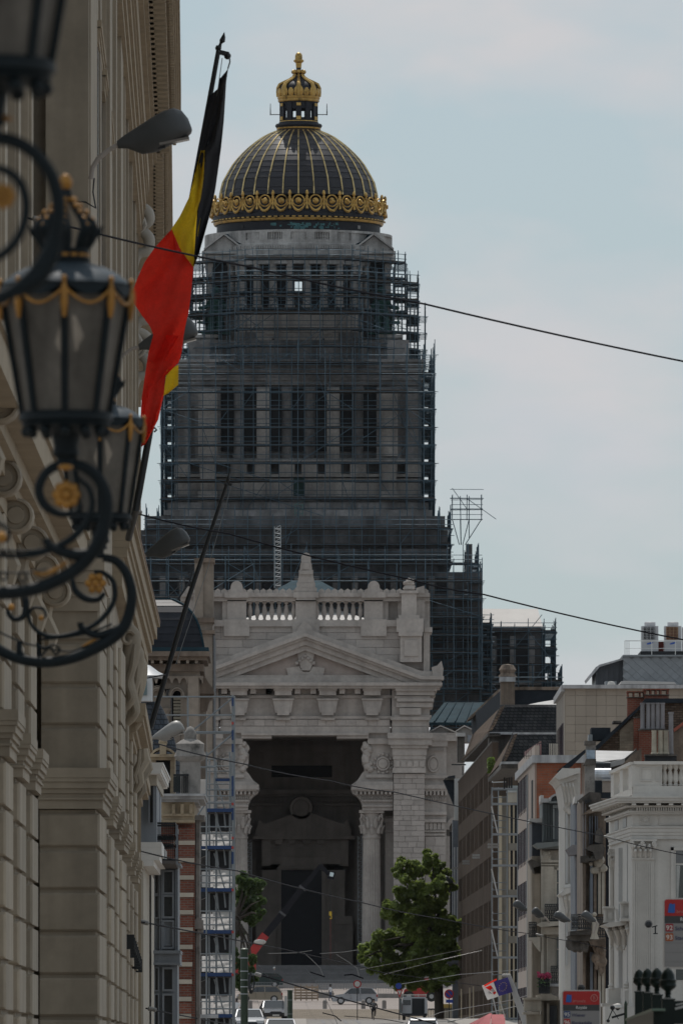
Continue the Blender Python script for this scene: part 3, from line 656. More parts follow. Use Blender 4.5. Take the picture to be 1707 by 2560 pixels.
MB().lathe([L(46,242),L(47,232),L(47,222),L(43,214),L(35,208),L(25,203),L(17,197),L(11,189),L(9,180)], C1, 32).build('crown_cap', DARKM, cro, True)
arc = [L(48,242),L(49,232),L(49,221),L(45,212),L(33,205),L(21,199),L(12,192),L(10,186)]
arcm = MB().tube([(r+.1,0,z) for r, z in arc], [.30,.29,.28,.25,.2,.17,.14,.12], 6).mesh('crown_arch', GOLD, smooth=True)
lf = MB().sphere((0,0,0), .5, 8, 6, (.3,.75,1.15)); lf.obox((0,0,-.6),((1,0,0),(0,1,0),(0,0,1)),(.1,.28,.1)); lfm = lf.mesh('crown_leaf', GOLD, smooth=True)
for k in range(8):
    a = -pi/2 + k*pi/4; inst(arcm, 'crown_arch', cro, (C1[0],YD,0), (0,0,a)); rr = 51*YD/F
    inst(lfm, 'crown_leaf', cro, (C1[0]+rr*cos(a),YD+rr*sin(a),PZ(232,YD)), (0,.12,a), (1,1.5,1.3))
    a += pi/8; inst(lfm, 'crown_leaf', cro, (C1[0]+rr*cos(a),YD+rr*sin(a),PZ(234,YD)), (0,.12,a), (1,1,1))
b = MB(); b.lathe([L(11,190),L(12,188),L(10,186)], C1, 16); 
for k in range(8): a = k*pi/4; b.sphere((C1[0]+.62*cos(a),YD+.62*sin(a),PZ(180,YD)), .27, 8, 5)
b.lathe([L(6.5,169.5),L(7,165),L(7.5,158),L(12.5,154),L(13,152),L(12,150),L(9,148),L(9.3,143),L(8.5,137),L(6,133),L(2,131),L(0,130.6)], C1, 16); b.build('crown_finial', GOLD, cro, True)
MB().lathe([L(6,182),L(5.5,175),L(6.5,169)], C1, 12).build('finial_stem', DARKM, cro, True)
# lower wings
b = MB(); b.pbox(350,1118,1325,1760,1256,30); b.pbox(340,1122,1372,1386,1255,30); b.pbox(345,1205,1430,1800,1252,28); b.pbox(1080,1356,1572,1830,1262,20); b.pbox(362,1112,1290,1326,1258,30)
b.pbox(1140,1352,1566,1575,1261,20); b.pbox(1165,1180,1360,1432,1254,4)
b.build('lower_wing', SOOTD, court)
for k in range(16): MB().pbox(370+48*k,396+48*k,1445,1480,1251.8,.4).build('wing_window', DARK, court)
for k in range(5): MB().pbox(1100+48*k,1126+48*k,1600,1690,1261.8,.4).build('wing_window', DARK, court)
b = MB()
for k in range(16): b.pbox(400+48*k,414+48*k,1440,1490,1251.5,.8)
for k in range(5): b.pbox(1130+48*k,1144+48*k,1590,1700,1261.4,.8)
b.pbox(345,1205,1490,1500,1251,2); b.pbox(345,1205,1560,1570,1251,2); b.pbox(1080,1356,1700,1712,1261,2)
b.build('wing_pilaster', SOOT, court)
def slope(a, c, t, u, Ya, Yb, m, nm, a2=None, c2=None, th=.3):   # roof pitched away from the street
    q = [P(a,u,Ya),P(c,u,Ya),P(c2 or c,t,Yb),P(a2 or a,t,Yb)]
    return MB().add(q + [v-Vector((0,0,th)) for v in q], [(0,1,2,3),(7,6,5,4),(0,4,5,1),(1,5,6,2),(2,6,7,3),(3,7,4,0)]).build(nm, m, court)
slope(440,1060,1328,1350,1257,1266,TEAL,'wing_roof',520,980)
slope(1190,1356,1522,1566,1262,1271,ROOFW,'sheeted_roof',1205,1343)
slope(1068,1330,1756,1806,1214,1224,TEAL,'flat_seam_roof',1110,1300)
for k in range(9): MB().bar(P(1085+26*k,1804,1213.8),P(1118+21*k,1757,1223.8),.12,.2).build('roof_seam', TEAL, court)
slope(640,890,1452,1500,YP+14,YP+26,TEAL,'porch_roof',730,800)
# figures on the corner pedestals
def statue(c, s_):
    c0_ = c
    t = thing('statue', f'green bronze seated figure behind the scaffold, {"left" if s_<0 else "right"} of the drum columns', 'statue', P(c, 838, 1275), 'bronze figures at the tower corners')
    o = P(c, 838, 1275); q = lambda x,y,z: (o.x + s_*x*.95, o.y + y, o.z + z*.95)
    b = MB()
    b.tube([q(0,0,0),q(0,0,1.6),q(.1,0,2.9),q(.05,0,3.6),q(0,0,4.3),q(0,0,4.7),q(0,0,4.95)], [1.15,1.1,.75,.72,.8,.45,.22], 10)
    b.tube([q(0,-.3,2.6),q(.5,-1.4,2.5),q(.55,-1.5,1.2),q(.6,-1.6,.1)], [.6,.5,.42,.5], 8); b.tube([q(-.3,-.3,2.6),q(-.4,-1.4,2.5),q(-.4,-1.5,1.2),q(-.4,-1.6,.1)], [.6,.5,.42,.5], 8)
    b.tube([q(.6,0,4.3),q(1.2,-.3,3.5),q(1.9,-.8,3.3),q(2.2,-.9,3.3)], [.32,.28,.22,.15], 8); b.tube([q(-.6,0,4.3),q(-1.1,-.3,3.5),q(-.9,-1,2.9)], [.32,.28,.2], 8)
    b.sphere(q(0,-.05,5.4), .42, 10, 8, (.9,1,1.2)); b.sphere(q(0,.15,5.55), .48, 8, 6, (1,.9,1)); b.sphere(q(0,-.5,5.35), .09, 6, 4)
    b.build('figure', VERD, t, True)
    b = MB(); b.obox(q(0,.6,1.2),((1,0,0),(0,1,0),(0,0,1)),(1.3,.9,1.2)); b.obox(q(0,-.5,.15),((1,0,0),(0,1,0),(0,0,1)),(1.7,1.7,.15)); b.build('seat', VERD, t)
    b = MB(); b.tube([q(2.1,-.9,.2),q(2.0,-.9,4.2)], .09, 6); b.lathe([(.0,-.1),(.7,0),(.75,.2),(.7,.25)], q(1.6,-.9,1.4), 10); b.build('attribute', VERD, t, True)
statue(541, -1); statue(953, 1)
# ================= scaffolds
def scaffold(label, path, z0, z1, bay=2.1, lift=2.15, width=1.25, rail=True, braces=.14, top=1.5, group='scaffolds wrapped round the courthouse', dk=.93, r=.043, skipdeck=0, name='scaffold'):
    path = [Vector((x, y, 0)) for x, y in path]
    t = thing(name, label, 'scaffold', (path[0].x, path[0].y, z0), group)
    st, le, br = MB(), MB(), MB(); nl = max(1, int((z1-z0)/lift))
    dkm = []
    for a, b in zip(path, path[1:]):
        d = b - a; L_ = d.length; d.normalize(); nrm = Vector((d.y, -d.x, 0))   # outward when path runs left to right in front
        inn = -nrm*width; nb = max(1, round(L_/bay))
        for i in range(nb+1):
            p = a + d*(L_*i/nb)
            for off in (Vector((0,0,0)), inn):
                e = Vector((U(-.03,.03), 0, 0)); st.tube([p+off+Vector((0,0,z0)), p+off+e+Vector((0,0,z1+U(.2,top)))], r, 4, False)
        for k in range(nl+1):
            z = z0 + k*lift + U(-.05,.05)
            ex = d*U(.1,.5)
            for off, hs in ((Vector((0,0,0)), (0,.5,1.05) if rail else (0,)), (inn, (0,) if rail else ())):
                for h in hs:
                    if h and R() < .12: continue
                    le.tube([a-ex+off+Vector((0,0,z+h+U(-.04,.04))), b+ex+off+Vector((0,0,z+h+U(-.04,.04)))], r*.9, 4, False)
            for i in range(nb+1):
                p = a + d*(L_*i/nb) + Vector((0,0,z-.1)); le.tube([p-inn*.18, p+inn*1.1], r*.9, 4, False)
            i = 0
            while i < nb:
                n = random.randint(2,4); j = min(nb, i+n)
                if R() < (dk if abs(d.x) > .5 else dk*.6) and not (skipdeck and k < skipdeck):
                    for w_ in range(3):
                        pa = a + d*(L_*i/nb) + inn*(.18+.3*w_) ; pb_ = a + d*(L_*j/nb) + inn*(.18+.3*w_)
                        sg = Vector((0,0,z+.06+U(-.02,.02))); dkm.append((pa+sg, pb_+sg, width*.28))
                i = j
        for i in range(nb):
            for k in range(nl):
                if R() < braces:
                    p = a + d*(L_*i/nb) + nrm*.06 + Vector((0,0,z0+k*lift)); q = p + d*(L_/nb)*random.choice((1,2)) + Vector((0,0,lift*random.choice((1,1,2))))
                    if R() < .5: p.z, q.z = q.z, p.z
                    br.tube([p, q], r*.9, 4, False)
    st.build('uprights', TUBE, t, kind='stuff'); le.build('ledgers', TUBE, t, kind='stuff')
    if br.v: br.build('braces', TUBE, t, kind='stuff')
    ume = unit.mesh('plank', DECK)
    random.shuffle(dkm)
    for n, (pa, pb_, wd) in enumerate(dkm[:300]):
        d = pb_ - pa; inst(ume, 'plank', t, (pa+pb_)/2, (0,0,atan2(d.y,d.x)), (d.length*.985, wd, .28))
    if len(dkm) > 300:
        b = MB()
        for pa, pb_, wd in dkm[300:]: b.bar(pa, pb_, wd, .1)
        b.build('plank_decks', DECK, t, kind='stuff')
    return t
def rectpath(a, c, Y, d): return [(PX(a,Y), Y+d), (PX(a,Y), Y), (PX(c,Y), Y), (PX(c,Y), Y+d)]
def octpath(hw, Y0, d, cpx=747):
    xl, xr = PX(cpx-hw,Y0), PX(cpx+hw,Y0); q = (xr-xl)*.25
    return [(xl,Y0+d),(xl,Y0+q),(xl+q,Y0),(xr-q,Y0),(xr,Y0+q),(xr,Y0+d)]
scaffold('dense tube scaffold round the upper colonnade just below the dome', octpath(268,1271,18), PZ(772,1271), PZ(642,1271), 1.35, 1.95)
scaffold('tube scaffold wrapping the pedestal storey and green bronze figures', octpath(300,1268.5,22), PZ(906,1268), PZ(690,1268), 1.45, 1.95)
scaffold('wider open scaffold bays beside the green bronze figures', octpath(318,1267,16), PZ(906,1267), PZ(768,1267), 2.4, 1.95, dk=.3, rail=False)
scaffold('tall tube scaffold in front of the big square tower columns', rectpath(412,1078,1267,28), PZ(1292,1266), PZ(900,1266), 1.5, 2.1)
scaffold('outer open scaffold layer hiding the big square tower columns', rectpath(403,1086,1264,24), PZ(1292,1264), PZ(880,1264), 3.2, 2.1, dk=.12, rail=False)
scaffold('wide scaffold tier around the tower foot above the teal roof', rectpath(366,1126,1254.5,26), PZ(1402,1254), PZ(1290,1254), 1.5, 1.9)
scaffold('broad dark scaffold behind the portico parapet', rectpath(338,1196,1249,28), PZ(1720,1249), PZ(1384,1249), 1.8, 2.05, skipdeck=1)
scaffold('outer open scaffold layer behind the portico parapet', rectpath(350,1205,1246,20), PZ(1720,1246), PZ(1420,1246), 3.2, 2.05, dk=.15, rail=False)
scaffold('scaffold around the right wing with the white sheeted roof', rectpath(1082,1388,1257,24), PZ(1830,1257), PZ(1576,1257), 1.5, 1.95)
scaffold('outermost scaffold stepping down at the right end of the courthouse', rectpath(1150,1404,1253,20), PZ(1830,1253), PZ(1690,1253), 1.7, 1.95, dk=.6)
scaffold('short stepped scaffold bay left of the white sheeted roof', rectpath(1080,1228,1250,14), PZ(1820,1250), PZ(1556,1250), 1.3, 2.0)
t = scaffold('small open scaffold frame sticking out beyond the tower foot', [(PX(1130,1256),1256),(PX(1203,1256),1256)], PZ(1298,1256), PZ(1242,1256), 1.7, 1.2, .9, dk=0, braces=.6, top=.3)
b = MB()
for x in (1130,1150,1172,1203):
    b.tube([P(x,1298,1256),P(1152+(x-1152)*.2,1362,1256)], .05, 4)
b.tube([P(1150,1240,1256),P(1152,1362,1256)], .05, 4); b.tube([P(1172,1240,1256),P(1172,1345,1256)], .05, 4); b.build('strut', TUBE, t)
def ladder(label, x, ya, yb, Y, wd=.7, m=None):
    t = thing('ladder_tower', label, 'ladder tower', P(x, yb, Y), 'ladder towers on the courthouse'); b = MB(); z0, z1 = PZ(yb,Y), PZ(ya,Y); X = PX(x,Y); mm = m or mat('galvanised_tube',(.34,.36,.37),.5,.5,var=.2)
    for dx in (-wd/2, wd/2):
        for dy in (0,.6): b.tube([(X+dx,Y+dy,z0),(X+dx,Y+dy,z1)], .05, 4)
    b.build('rail', mm, t); b = MB(); z = z0+.3
    while z < z1:
        b.tube([(X-wd/2,Y,z),(X+wd/2,Y,z)], .04, 4); b.tube([(X-wd/2,Y,z),(X+wd/2,Y,z+.45)], .03, 4); z += .5
    b.build('rung', mm, t, kind='stuff')
ladder('pale lattice ladder tower standing above the left balustrade', 694, 1316, 1470, 1246)
ladder('green ladder stair under the tower door', 747, 1260, 1332, 1264, .9, mat('green_tube',(.08,.16,.15),.6,var=.2))
ladder('thin scaffold ladder beside the right fluted column', 900, 2090, 2440, YP+7, .5)
ladder('thin scaffold ladder beside the left fluted column', 623, 2105, 2440, YP+7, .5)
# white tents in the gap right of the portico
for k, (a, c, t_) in enumerate(((1068,1145,1816),(1132,1200,1816))):
    tn = thing('site_tent', ['white gabled tent behind the portico side bay','white gabled tent half hidden by the slate roof'][k], 'tent', P(a,1850,1208), 'white tents on the courthouse roof'); Y = 1207+k*1.5; mid = (a+c)/2-6
    MB().pprism([(a,1834),(mid,1818),(c,1834),(c,1856),(a,1856)], Y, 5).build('tent_wall', TARP, tn)
    b = MB(); b.pprism([(a-3,1836),(mid,1816),(c+3,1836),(c+3,1833),(mid,1812.5),(a-3,1833)], Y-.4, 6); b.build('tent_roof', ROOFW, tn)
    MB().pbox(a+36,a+56,1838,1856,Y-.05,.1).build('tent_panel', mat('grey_panel',(.25,.27,.30),.6,var=.1), tn)
# ================= left side of the street
CREAM = mat('cream_render', (.315,.267,.205), .85, var=.14, scale=.7, streak=.2, grain=.05)
CREAMB = mat('cream_block', (.315,.267,.205), .85, var=.15, scale=.8, streak=.2, obj=.10, grain=.05)
CREAMW = mat('warm_cornice_render', (.31,.25,.175), .85, var=.15, scale=.9, grain=.06)
CREAM2 = mat('ivory_render', (.40,.36,.30), .8, var=.10, scale=.6, streak=.1)
IRON = mat('black_iron', (.012,.014,.016), .45, .3, var=.2, scale=4)
GREYB = mat('grey_blue_paint', (.20,.215,.235), .6, var=.12, scale=.9, streak=.12)
RUST = mat('rust_stained_edge', (.20,.13,.085), .9, var=.3, scale=1.5)
def W(Y): return -2.78 - .0081*(Y-152) if Y <= 236 else -396*Y/27000+.0*(Y-236)
def pq(mb, ya, xa0, xa1, yb, xb0, xb1, z0, z1): return mb.plan([(xa0,ya),(xa1,ya),(xb1,yb),(xb0,yb)], z0, z1)
def wb(mb, ya, yb, p0, p1, z0, z1): return pq(mb, ya, W(ya)+p0, W(ya)+p1, yb, W(yb)+p0, W(yb)+p1, z0, z1)
STN = None
cream = thing('cream_mansion', 'cream neoclassical mansion with rusticated blocks filling the left edge', 'building', (W(152), 152, -1.7))
b = MB(); pq(b, 60, -9, -3.72, 152, -9, -3.72, -1.7, 22); wb(b, 152.7, 236, -5, -.14, -1.7, 21); wb(b, 236, 300, -5, -.02, -1.7, 21); b.build('wall', CREAM, cream)
JZ = [PZ(y,152) for y in (2720,2625,2540,2435,2328,2222,2117)]
UZ = [PZ(y,152) for y in (1928,1811,1708,1600,1490)]
def rust(xa, xb, ya, yb, zs, dz=0, g=.055, rec=.06):   # rusticated stack: one object per course; recess behind the joints
    for z0, z1 in zip(zs, zs[1:]):
        c = MB(); h = z1 - z0 - g; e = .03
        c.add([(xa,ya+e,z0),(xb,ya+e,z0),(xb,ya+e,z0+h),(xa,ya+e,z0+h),(xa,ya,z0+e),(xb-e,ya,z0+e),(xb-e,ya,z0+h-e),(xa,ya,z0+h-e),
               (xb,yb,z0),(xb,yb,z0+h),(xa,yb,z0),(xa,yb,z0+h)],
              [(4,5,6,7),(0,1,5,4),(1,2,6,5),(2,3,7,6),(3,0,4,7),(1,8,9,2),(0,10,8,1),(3,2,9,11),(0,3,11,10),(10,11,9,8)])
        c.build('stone_block', CREAMB, cream)
    MB().box(xa, xb-rec, ya+rec, yb, zs[0], zs[-1]).build('joint_bed', CREAM, cream)
def x_(px, Y): return PX(px, Y)
D0, D1 = x_(100,152), x_(250,152)
rust(D0, D1, 152, 157.5, JZ + [PZ(2024,152)])
rust(x_(104,152), x_(250,152), 152.02, 157.5, UZ)
# belt course with moulded profile wrapping each pilaster
def belt(xa, xb, ya, yb, zt, sc=1, m=CREAM):
    b = MB(); h = (PZ(1920,152)-PZ(2022,152))*sc
    for f0, f1, p in ((0,.24,.155),(.24,.34,.145),(.34,.5,.12),(.5,.62,.085),(.62,.72,.05),(.72,.78,.075),(.78,1,.045)):
        b.box(xa-p*.3, xb+p*sc, ya-p*sc, yb, zt-f1*h, zt-f0*h-.002)
    return b.build('belt_moulding', m, cream)
belt(D0+.0, D1, 152, 157.5, PZ(1920,152)); belt(x_(70,152), D0, 152.5, 157, PZ(1925,152), .9)
# upper storey of the pavilion: smooth shaft
b = MB(); b.box(x_(114,152), x_(221,152), 152.3, 154.6, PZ(1405,152), 22)
b.box(x_(106,152), x_(114,152), 152.6, 154, PZ(1405,152), 22); b.build('pavilion_shaft', CREAM, cream)
# near pilasters at the frame edge
for i, (px, Y, wpx, zt) in enumerate(((16,126,40,PZ(1830,135)-.0),(50,135,34,PZ(1834,135)),(82,143.5,34,PZ(1872,143.5)))):
    xb = x_(px,Y); xa = xb-.42
    zs = [z for z in JZ] + [zt-.6]
    zs = [z for z in zs if z <= zt-.55]
    rust(xa, xb, Y, Y+3.2, zs[:-1]+[zt-.55]); belt(xa, xb, Y, Y+3.2, zt, .95)
    rust(xa, xb-.02, Y+.02, Y+3.2, [zt, zt+.62, zt+1.24, zt+1.86, 6.3])
    b = MB(); b.box(xa+.05, xb-.06, Y+.1, Y+3, 7.5, 22); b.box(xb-.06, xb-.02, Y+.3, Y+.8, 7.5, 22); b.build('pilaster_shaft', CREAM, cream)
# small pilasters further along
for k, (a, c, Yf, e_) in enumerate(((270,279,169,287),(287,294,180,299),(299,306,190,317),(316,323,207,326),(327,332,217,336),(338,342,227,346))):
    x0, x1 = W(Yf)-.3, W(Yf); Yb = F*-x1/(745-e_)
    zs = JZ + [PZ(2024,152)]
    rust(x0, x1, Yf, Yb, zs, g=.05, rec=.05); belt(x0, x1, Yf, Yb, PZ(1920,152), .8)
    rust(x0, x1-.02, Yf+.02, Yb, [PZ(1920,152)] + UZ[1:] + [7.1])
    MB().plan([(W(Yf)-.3,Yf),(W(Yf)-.02,Yf),(W(Yb)-.02,Yb),(W(Yb)-.3,Yb)], 9.15, 17.8).build('upper_pilaster', CREAM, cream)
for k, (a, c, Yf, Yb) in enumerate(((228,236,158,160.5),(246,252,163,166),(260,266,168.5,172),(274,279,176.5,180),(286,289,183,187.5),(296,313,198,201))):
    MB().plan([(W(Yf)-.3,Yf),(PX(c,Yf),Yf),(PX(c,Yf)-.012*(Yb-Yf),Yb),(W(Yb)-.3,Yb)], 9.15, 17.8 if k > 4 else 22).build('upper_pilaster', CREAM, cream)
for k, (a, ya, c, yb, Ya) in enumerate(((244,50,266,150,161.5),(258,172,277,262,166.5),(271,278,287,354,173.5))):   # window heads
    Yb = Ya*(2620-ya)/(2620-yb); z = PZ(ya,Ya); xa, xb = PX(a+11,Ya), PX(c+1,Yb); b = MB()
    for j, (dz, p) in enumerate(((0,0),(-.1,-.02),(-.22,-.04))): pq(b, Ya, xa-.5, xa+p, Yb, xb-.5, xb+p, z+dz-.12, z+dz)
    b.build('window_head', CREAMW, cream)
    MB().plan([(W(Ya)-.5,Ya),(W(Ya)-.13,Ya),(W(Yb)-.13,Yb),(W(Yb)-.5,Yb)], z-3.2, z-.4).build('window_pane', DGLASS, cream)
# string cornice over the ground storey, near part
NC = [(6.05,6.25,.10),(6.25,6.45,.16),(6.45,6.62,.28),(6.62,6.8,.40),(6.8,7.15,.62),(7.15,7.35,.66),(7.35,7.5,.56)]
b = MB()
for z0, z1, p in NC: pq(b, 60, -4.2, -3.58+p, 152, -4.2, -3.58+p, z0, z1-.003)
b.build('string_cornice', CREAMW, cream)
b = MB()
for z0, z1, p in NC[:4]: b.box(D0+.05, D1-.02+p*.22, 152-p*.25, 157, z0+.1, z1+.097)
for z0, z1, p in NC[4:]: b.box(D0+.05, D1-.1+p*.1, 152.1, 157, z0+.1, z1+.097)
b.build('pavilion_cornice', CREAM, cream)
# scroll corbels under it (near) and under the far balcony
cb = MB(); n = 14
for k in range(n):
    a0, a1 = 2*pi*k/n, 2*pi*(k+1)/n
    cb.add([(0,0,0),(0,.21*cos(a0),.21*sin(a0)),(0,.21*cos(a1),.21*sin(a1))],[(0,1,2)])
cb = MB().lathe([(0,-.22),(.10,-.22),(.11,-.19),(.16,-.19),(.17,-.23),(.20,-.22),(.21,-.15),(.21,.3)], n=16)
cb.v = [(x, z, y) for x, y, z in cb.v]
cb.tube([(-.12,0,-.1),(-.17,.02,-.35),(-.05,.03,-.6),(-.08,.02,-.8)], [.1,.12,.11,.06], 6)
corb = cb.mesh('scroll_corbel', CREAM, smooth=True)
for px, py, Y in ((10,1195,122),(42,1290,127.5),(82,1358,134),(112,1425,141),(140,1480,147.5),(2,1010,115)):
    inst(corb, 'scroll_corbel', cream, P(px,py,Y), scl=(1,1,1))
# far balcony cornice (second storey) with frontal end face
FC = [(7.95,8.2,.03,.12),(8.2,8.45,.06,.22),(8.45,8.62,.12,.3),(8.62,8.74,.16,.34),(8.74,9.0,.20,.41),(9.0,9.11,.26,.47)]
b = MB()
for z0, z1, pa, pb_ in FC: pq(b, 186, -4, W(186)+pa, 231, -4.2, W(231)+pb_, z0, z1-.003)
b.build('balcony_cornice', CREAMW, cream)
b = MB(); pq(b, 186.2, -4, W(186)+.27, 231, -4.2, W(231)+.48, 9.07, 9.13); b.build('cornice_edge', RUST, cream)
for k, (Y, y) in enumerate(((196,1598),(206,1640),(216,1668))):
    c = Vector((W(Y)+.06, Y, PZ(y,Y))); b = MB()
    b.tube([c+Vector((.14*cos(a_)*(1-.07*j), -.16, .17*sin(a_)*(1-.07*j))) for j, a_ in enumerate([.5+.55*i for i in range(11)])], [.045]*11, 6)
    b.stube([c+Vector((-.05,.05,.22)), c+Vector((.06,.05,.05)), c+Vector((.05,.05,-.3)), c+Vector((-.03,.05,-.7)), c+Vector((.03,.05,-1.05)), c+Vector((-.1,.08,-1.3))], [.12,.18,.17,.14,.13,.06], 10)
    b.stube([c+Vector((.12,-.1,-.1)), c+Vector((.08,-.15,-.5)), c+Vector((.0,-.12,-.8)), c+Vector((.06,-.12,-1.05)), c+Vector((.0,-.1,-1.15))], [.04,.06,.05,.06,.03], 6)
    b.build('scroll_console', CREAM, cream, True)
# lower balconies with end faces at the far end
for ya, xa, yb, xb in ((215,-3.03,242,-3.25),(250.7,-3.60,283,-3.86)):
    b = MB()
    for z0, z1, p in ((6.62,6.87,0),(6.5,6.62,-.05),(6.32,6.5,-.20),(6.18,6.32,-.26)): pq(b, ya+(0 if p > -.1 else .6), -4.4, xa+p, yb, -4.5, xb+p, z0, z1-.003)
    b.build('lower_balcony_cornice', CREAMW, cream)
for Y, y in ((222,1884),(231,1905)):
    c = Vector((W(Y)+.08, Y, PZ(y,Y))); b = MB()
    b.tube([c+Vector((.10,0,.1)), c+Vector((.12,0,-.12)), c+Vector((-.02,0,-.38)), c+Vector((.02,0,-.6)), c+Vector((-.08,0,-.8))], [.09,.13,.12,.10,.05], 8)
    b.tube([c+Vector((.02,-.12,.08)), c+Vector((.0,-.14,-.2)), c+Vector((-.08,-.12,-.45)), c+Vector((-.04,-.12,-.62))], [.04,.05,.05,.03], 6); b.build('carved_bracket', CREAM, cream, True)
for k in range(5):   # fluted end pilaster
    Yk = 236.5+1.1*k; MB().plan([(W(Yk)-.3,Yk),(W(Yk)+.035,Yk),(W(Yk)+.02,Yk+.6),(W(Yk)-.3,Yk+.6)], -1.7, 13.3).build('pilaster_flute', CREAMW, cream)
rail = MB()   # row of little window guard brackets low on the wall
for k in range(9):
    Y = 206+3*k; z = PZ(2352+7.5*k, Y)
    MB().box(W(Y)-.1, W(Y)+.10, Y, Y+.12, z-.16, z+.12).build('window_guard', IRON, cream)
# top entablature
for k, (ya, yb, ys) in enumerate(((153, 235, [(208,-2.28),(235,-2.54)]), (235, 300, [(235,-2.75),(300,-3.45)]))):
    m_ = (ys[1][1]-ys[0][1])/(ys[1][0]-ys[0][0]); OX = lambda Y: ys[0][1] + m_*(Y-ys[0][0])
    f = lambda Y, p: W(Y) + (OX(Y)-W(Y))*p
    def ob(mb, p0, p1, z0, z1, y0=None):   # fractions between wall and cornice edge
        y0 = y0 or ya; pq(mb, y0, f(y0,p0)-.6, f(y0,p1), yb, f(yb,p0)-.6, f(yb,p1), z0, z1-.004)
    b = MB(); y0 = 184 if k == 0 else ya
    for z0, z1, p in ((17.8,18.0,.05),(18.0,18.25,.10),(18.25,18.5,.16),(18.5,18.6,.2),(18.6,19.1,.24),(19.1,19.25,.34),(19.25,19.4,.42)): ob(b, 0, p, z0, z1, y0)
    b.build('entablature', CREAMW, cream)
    b = MB(); ob(b, 0, .92, 19.72, 19.95); ob(b, 0, .96, 19.95, 20.2); ob(b, 0, 1.0, 20.2, 20.9); ob(b, 0, .5, 19.4, 19.7); b.build('top_cornice', CREAMW, cream)
    Y = (184 if k == 0 else ya)+.3
    while Y < yb-.5:
        MB().box(f(Y,.42), f(Y,.74), Y, Y+.5, 19.4, 19.73).build('modillion', CREAMW, cream); Y += 1.05
    b = MB(); Y = (184 if k == 0 else ya)+.2
    while Y < yb-.3: b.box(f(Y,.8), f(Y,.88), Y, Y+.25, 19.6, 19.74); Y += .55
    b.build('dentils', CREAMW, cream, kind='stuff')
# carved consoles of the top storey
for k, (Y, yt, yb) in enumerate(((238,515,720),(246,690,880),(254,830,1010))):
    s = F/Y; h = (yb-yt)/s; z = PZ(yt,Y); X = W(Y)-.12; b = MB()
    b.stube([(X-.1,Y,z-.05),(X+.12,Y,z-.02),(X+.30,Y,z-.14),(X+.34,Y,z-.32),(X+.22,Y,z-.48)], [.10,.13,.14,.12,.08], 10)
    b.stube([(X-.05,Y,z-.1),(X+.02,Y,z-.4),(X+.18,Y,z-.55),(X+.33,Y,z-.72),(X+.3,Y,z-.98),(X+.12,Y,z-1.05),(X+.02,Y,z-1.25),(X,Y,z-h)], [.12,.11,.12,.14,.12,.11,.10,.06], 10)
    for j in range(4): b.stube([(X+.03*j,Y-.2+.03*j,z-.05),(X+.1+.05*j,Y-.25,z-.15-.1*j),(X+.02,Y-.2,z-.5-.05*j)], [.03,.05,.02], 6)
    b.build('carved_console', mat('white_carving',(.35,.325,.285),.8,var=.1,scale=2), cream, True)
t = MB(); t.tube([P(160,502,152.2),P(214,505,152.2),P(240,520,152),P(233,480,152),P(236,445,152)], .012, 5); t.build('wall_cable', IRON, cream)
# ---- ivory house with ledge, railing and bay window
ivory = thing('ivory_house', 'narrow ivory house with railed balcony and grey bay window', 'house', P(360,2600,285))
b = MB(); b.plan([(-8,285),(PX(357,285)+.02,285),(PX(386,312),312),(-8,312)], -1.7, PZ(2158,285)); b.build('wall', CREAM2, ivory)
b = MB(); q = [(357,405,418,2105,2118),(357,405,418,2118,2136),(357,399,414,2136,2150),(357,385,402,2150,2165)]
for a, c, e, t_, u in q: b.plan([(-5,285),(PX(c,285),285),(PX(e,300),300),(-5,300)], PZ(u,285), PZ(t_,285)-.003)
b.build('ledge', mat('white_ledge_paint',(.62,.60,.57),.7,var=.08), ivory)
b = MB(); b.plan([(-8,290),(PX(392,290),290),(PX(404,303),303),(-8,303)], PZ(2108,290), PZ(1950,290)); b.build('upper_wall', GREYB, ivory)
for a, Y in ((372,289.6),(384,289.7),(398,298)): MB().pbox(a,a+3,1955,2058,Y,.1).build('window_frame', GREYB, ivory)
MB().pbox(375,383,1960,2056,289.9,.2).build('window_pane', DGLASS, ivory)
b = MB()
for z_, (t_, u, ex) in enumerate(((1906,1912,0),(1912,1918,-3),(1918,1930,-5),(1930,1934,-8))):
    b.plan([(-5,287),(PX(409+ex,287),287),(PX(427+ex,304),304),(-5,304)], PZ(u,287), PZ(t_,287)-.003)
b.build('eaves', mat('white_ledge_paint',(.62,.60,.57)), ivory)
for a in (370,388,402): MB().pbox(a,a+6,1934,1943,287.3+a*.01,.4).build('eaves_bracket', MATS['white_ledge_paint'], ivory)
MB().box(-5,PX(372,287)+.2,288.5,303,PZ(1960,288),PZ(1934,288)).build('eaves_soffit', CREAM2, ivory)
rl = MB(); Yr = 292
for (xa, ya, xb, yb) in ((359,292,438,292),(438,292,446,303)):
    A, B = Vector((PX(xa,ya),ya,0)), Vector((PX(xb,yb),yb,0))
    for y in (2058,2064,2150): rl.bar(A+Vector((0,0,PZ(y,292))), B+Vector((0,0,PZ(y,292))), .04, .05)
    n = 16 if xa == 359 else 9
    for i in range(n+1):
        p = A.lerp(B, i/n); rl.bar(p+Vector((0,0,PZ(2150,292))), p+Vector((0,0,PZ(2060,292))), .022)
        if i < n and xa == 359:
            c = p + (B-A)/n/2; cz = PZ(2095,292)
            rl.tube([c+Vector((.05*cos(j*pi/5),0,cz+.09*sin(j*pi/5))) for j in range(11)], .012, 4); rl.tube([c+Vector((.05*cos(j*pi/5),0,cz-.22+.07*sin(j*pi/5))) for j in range(11)], .012, 4)
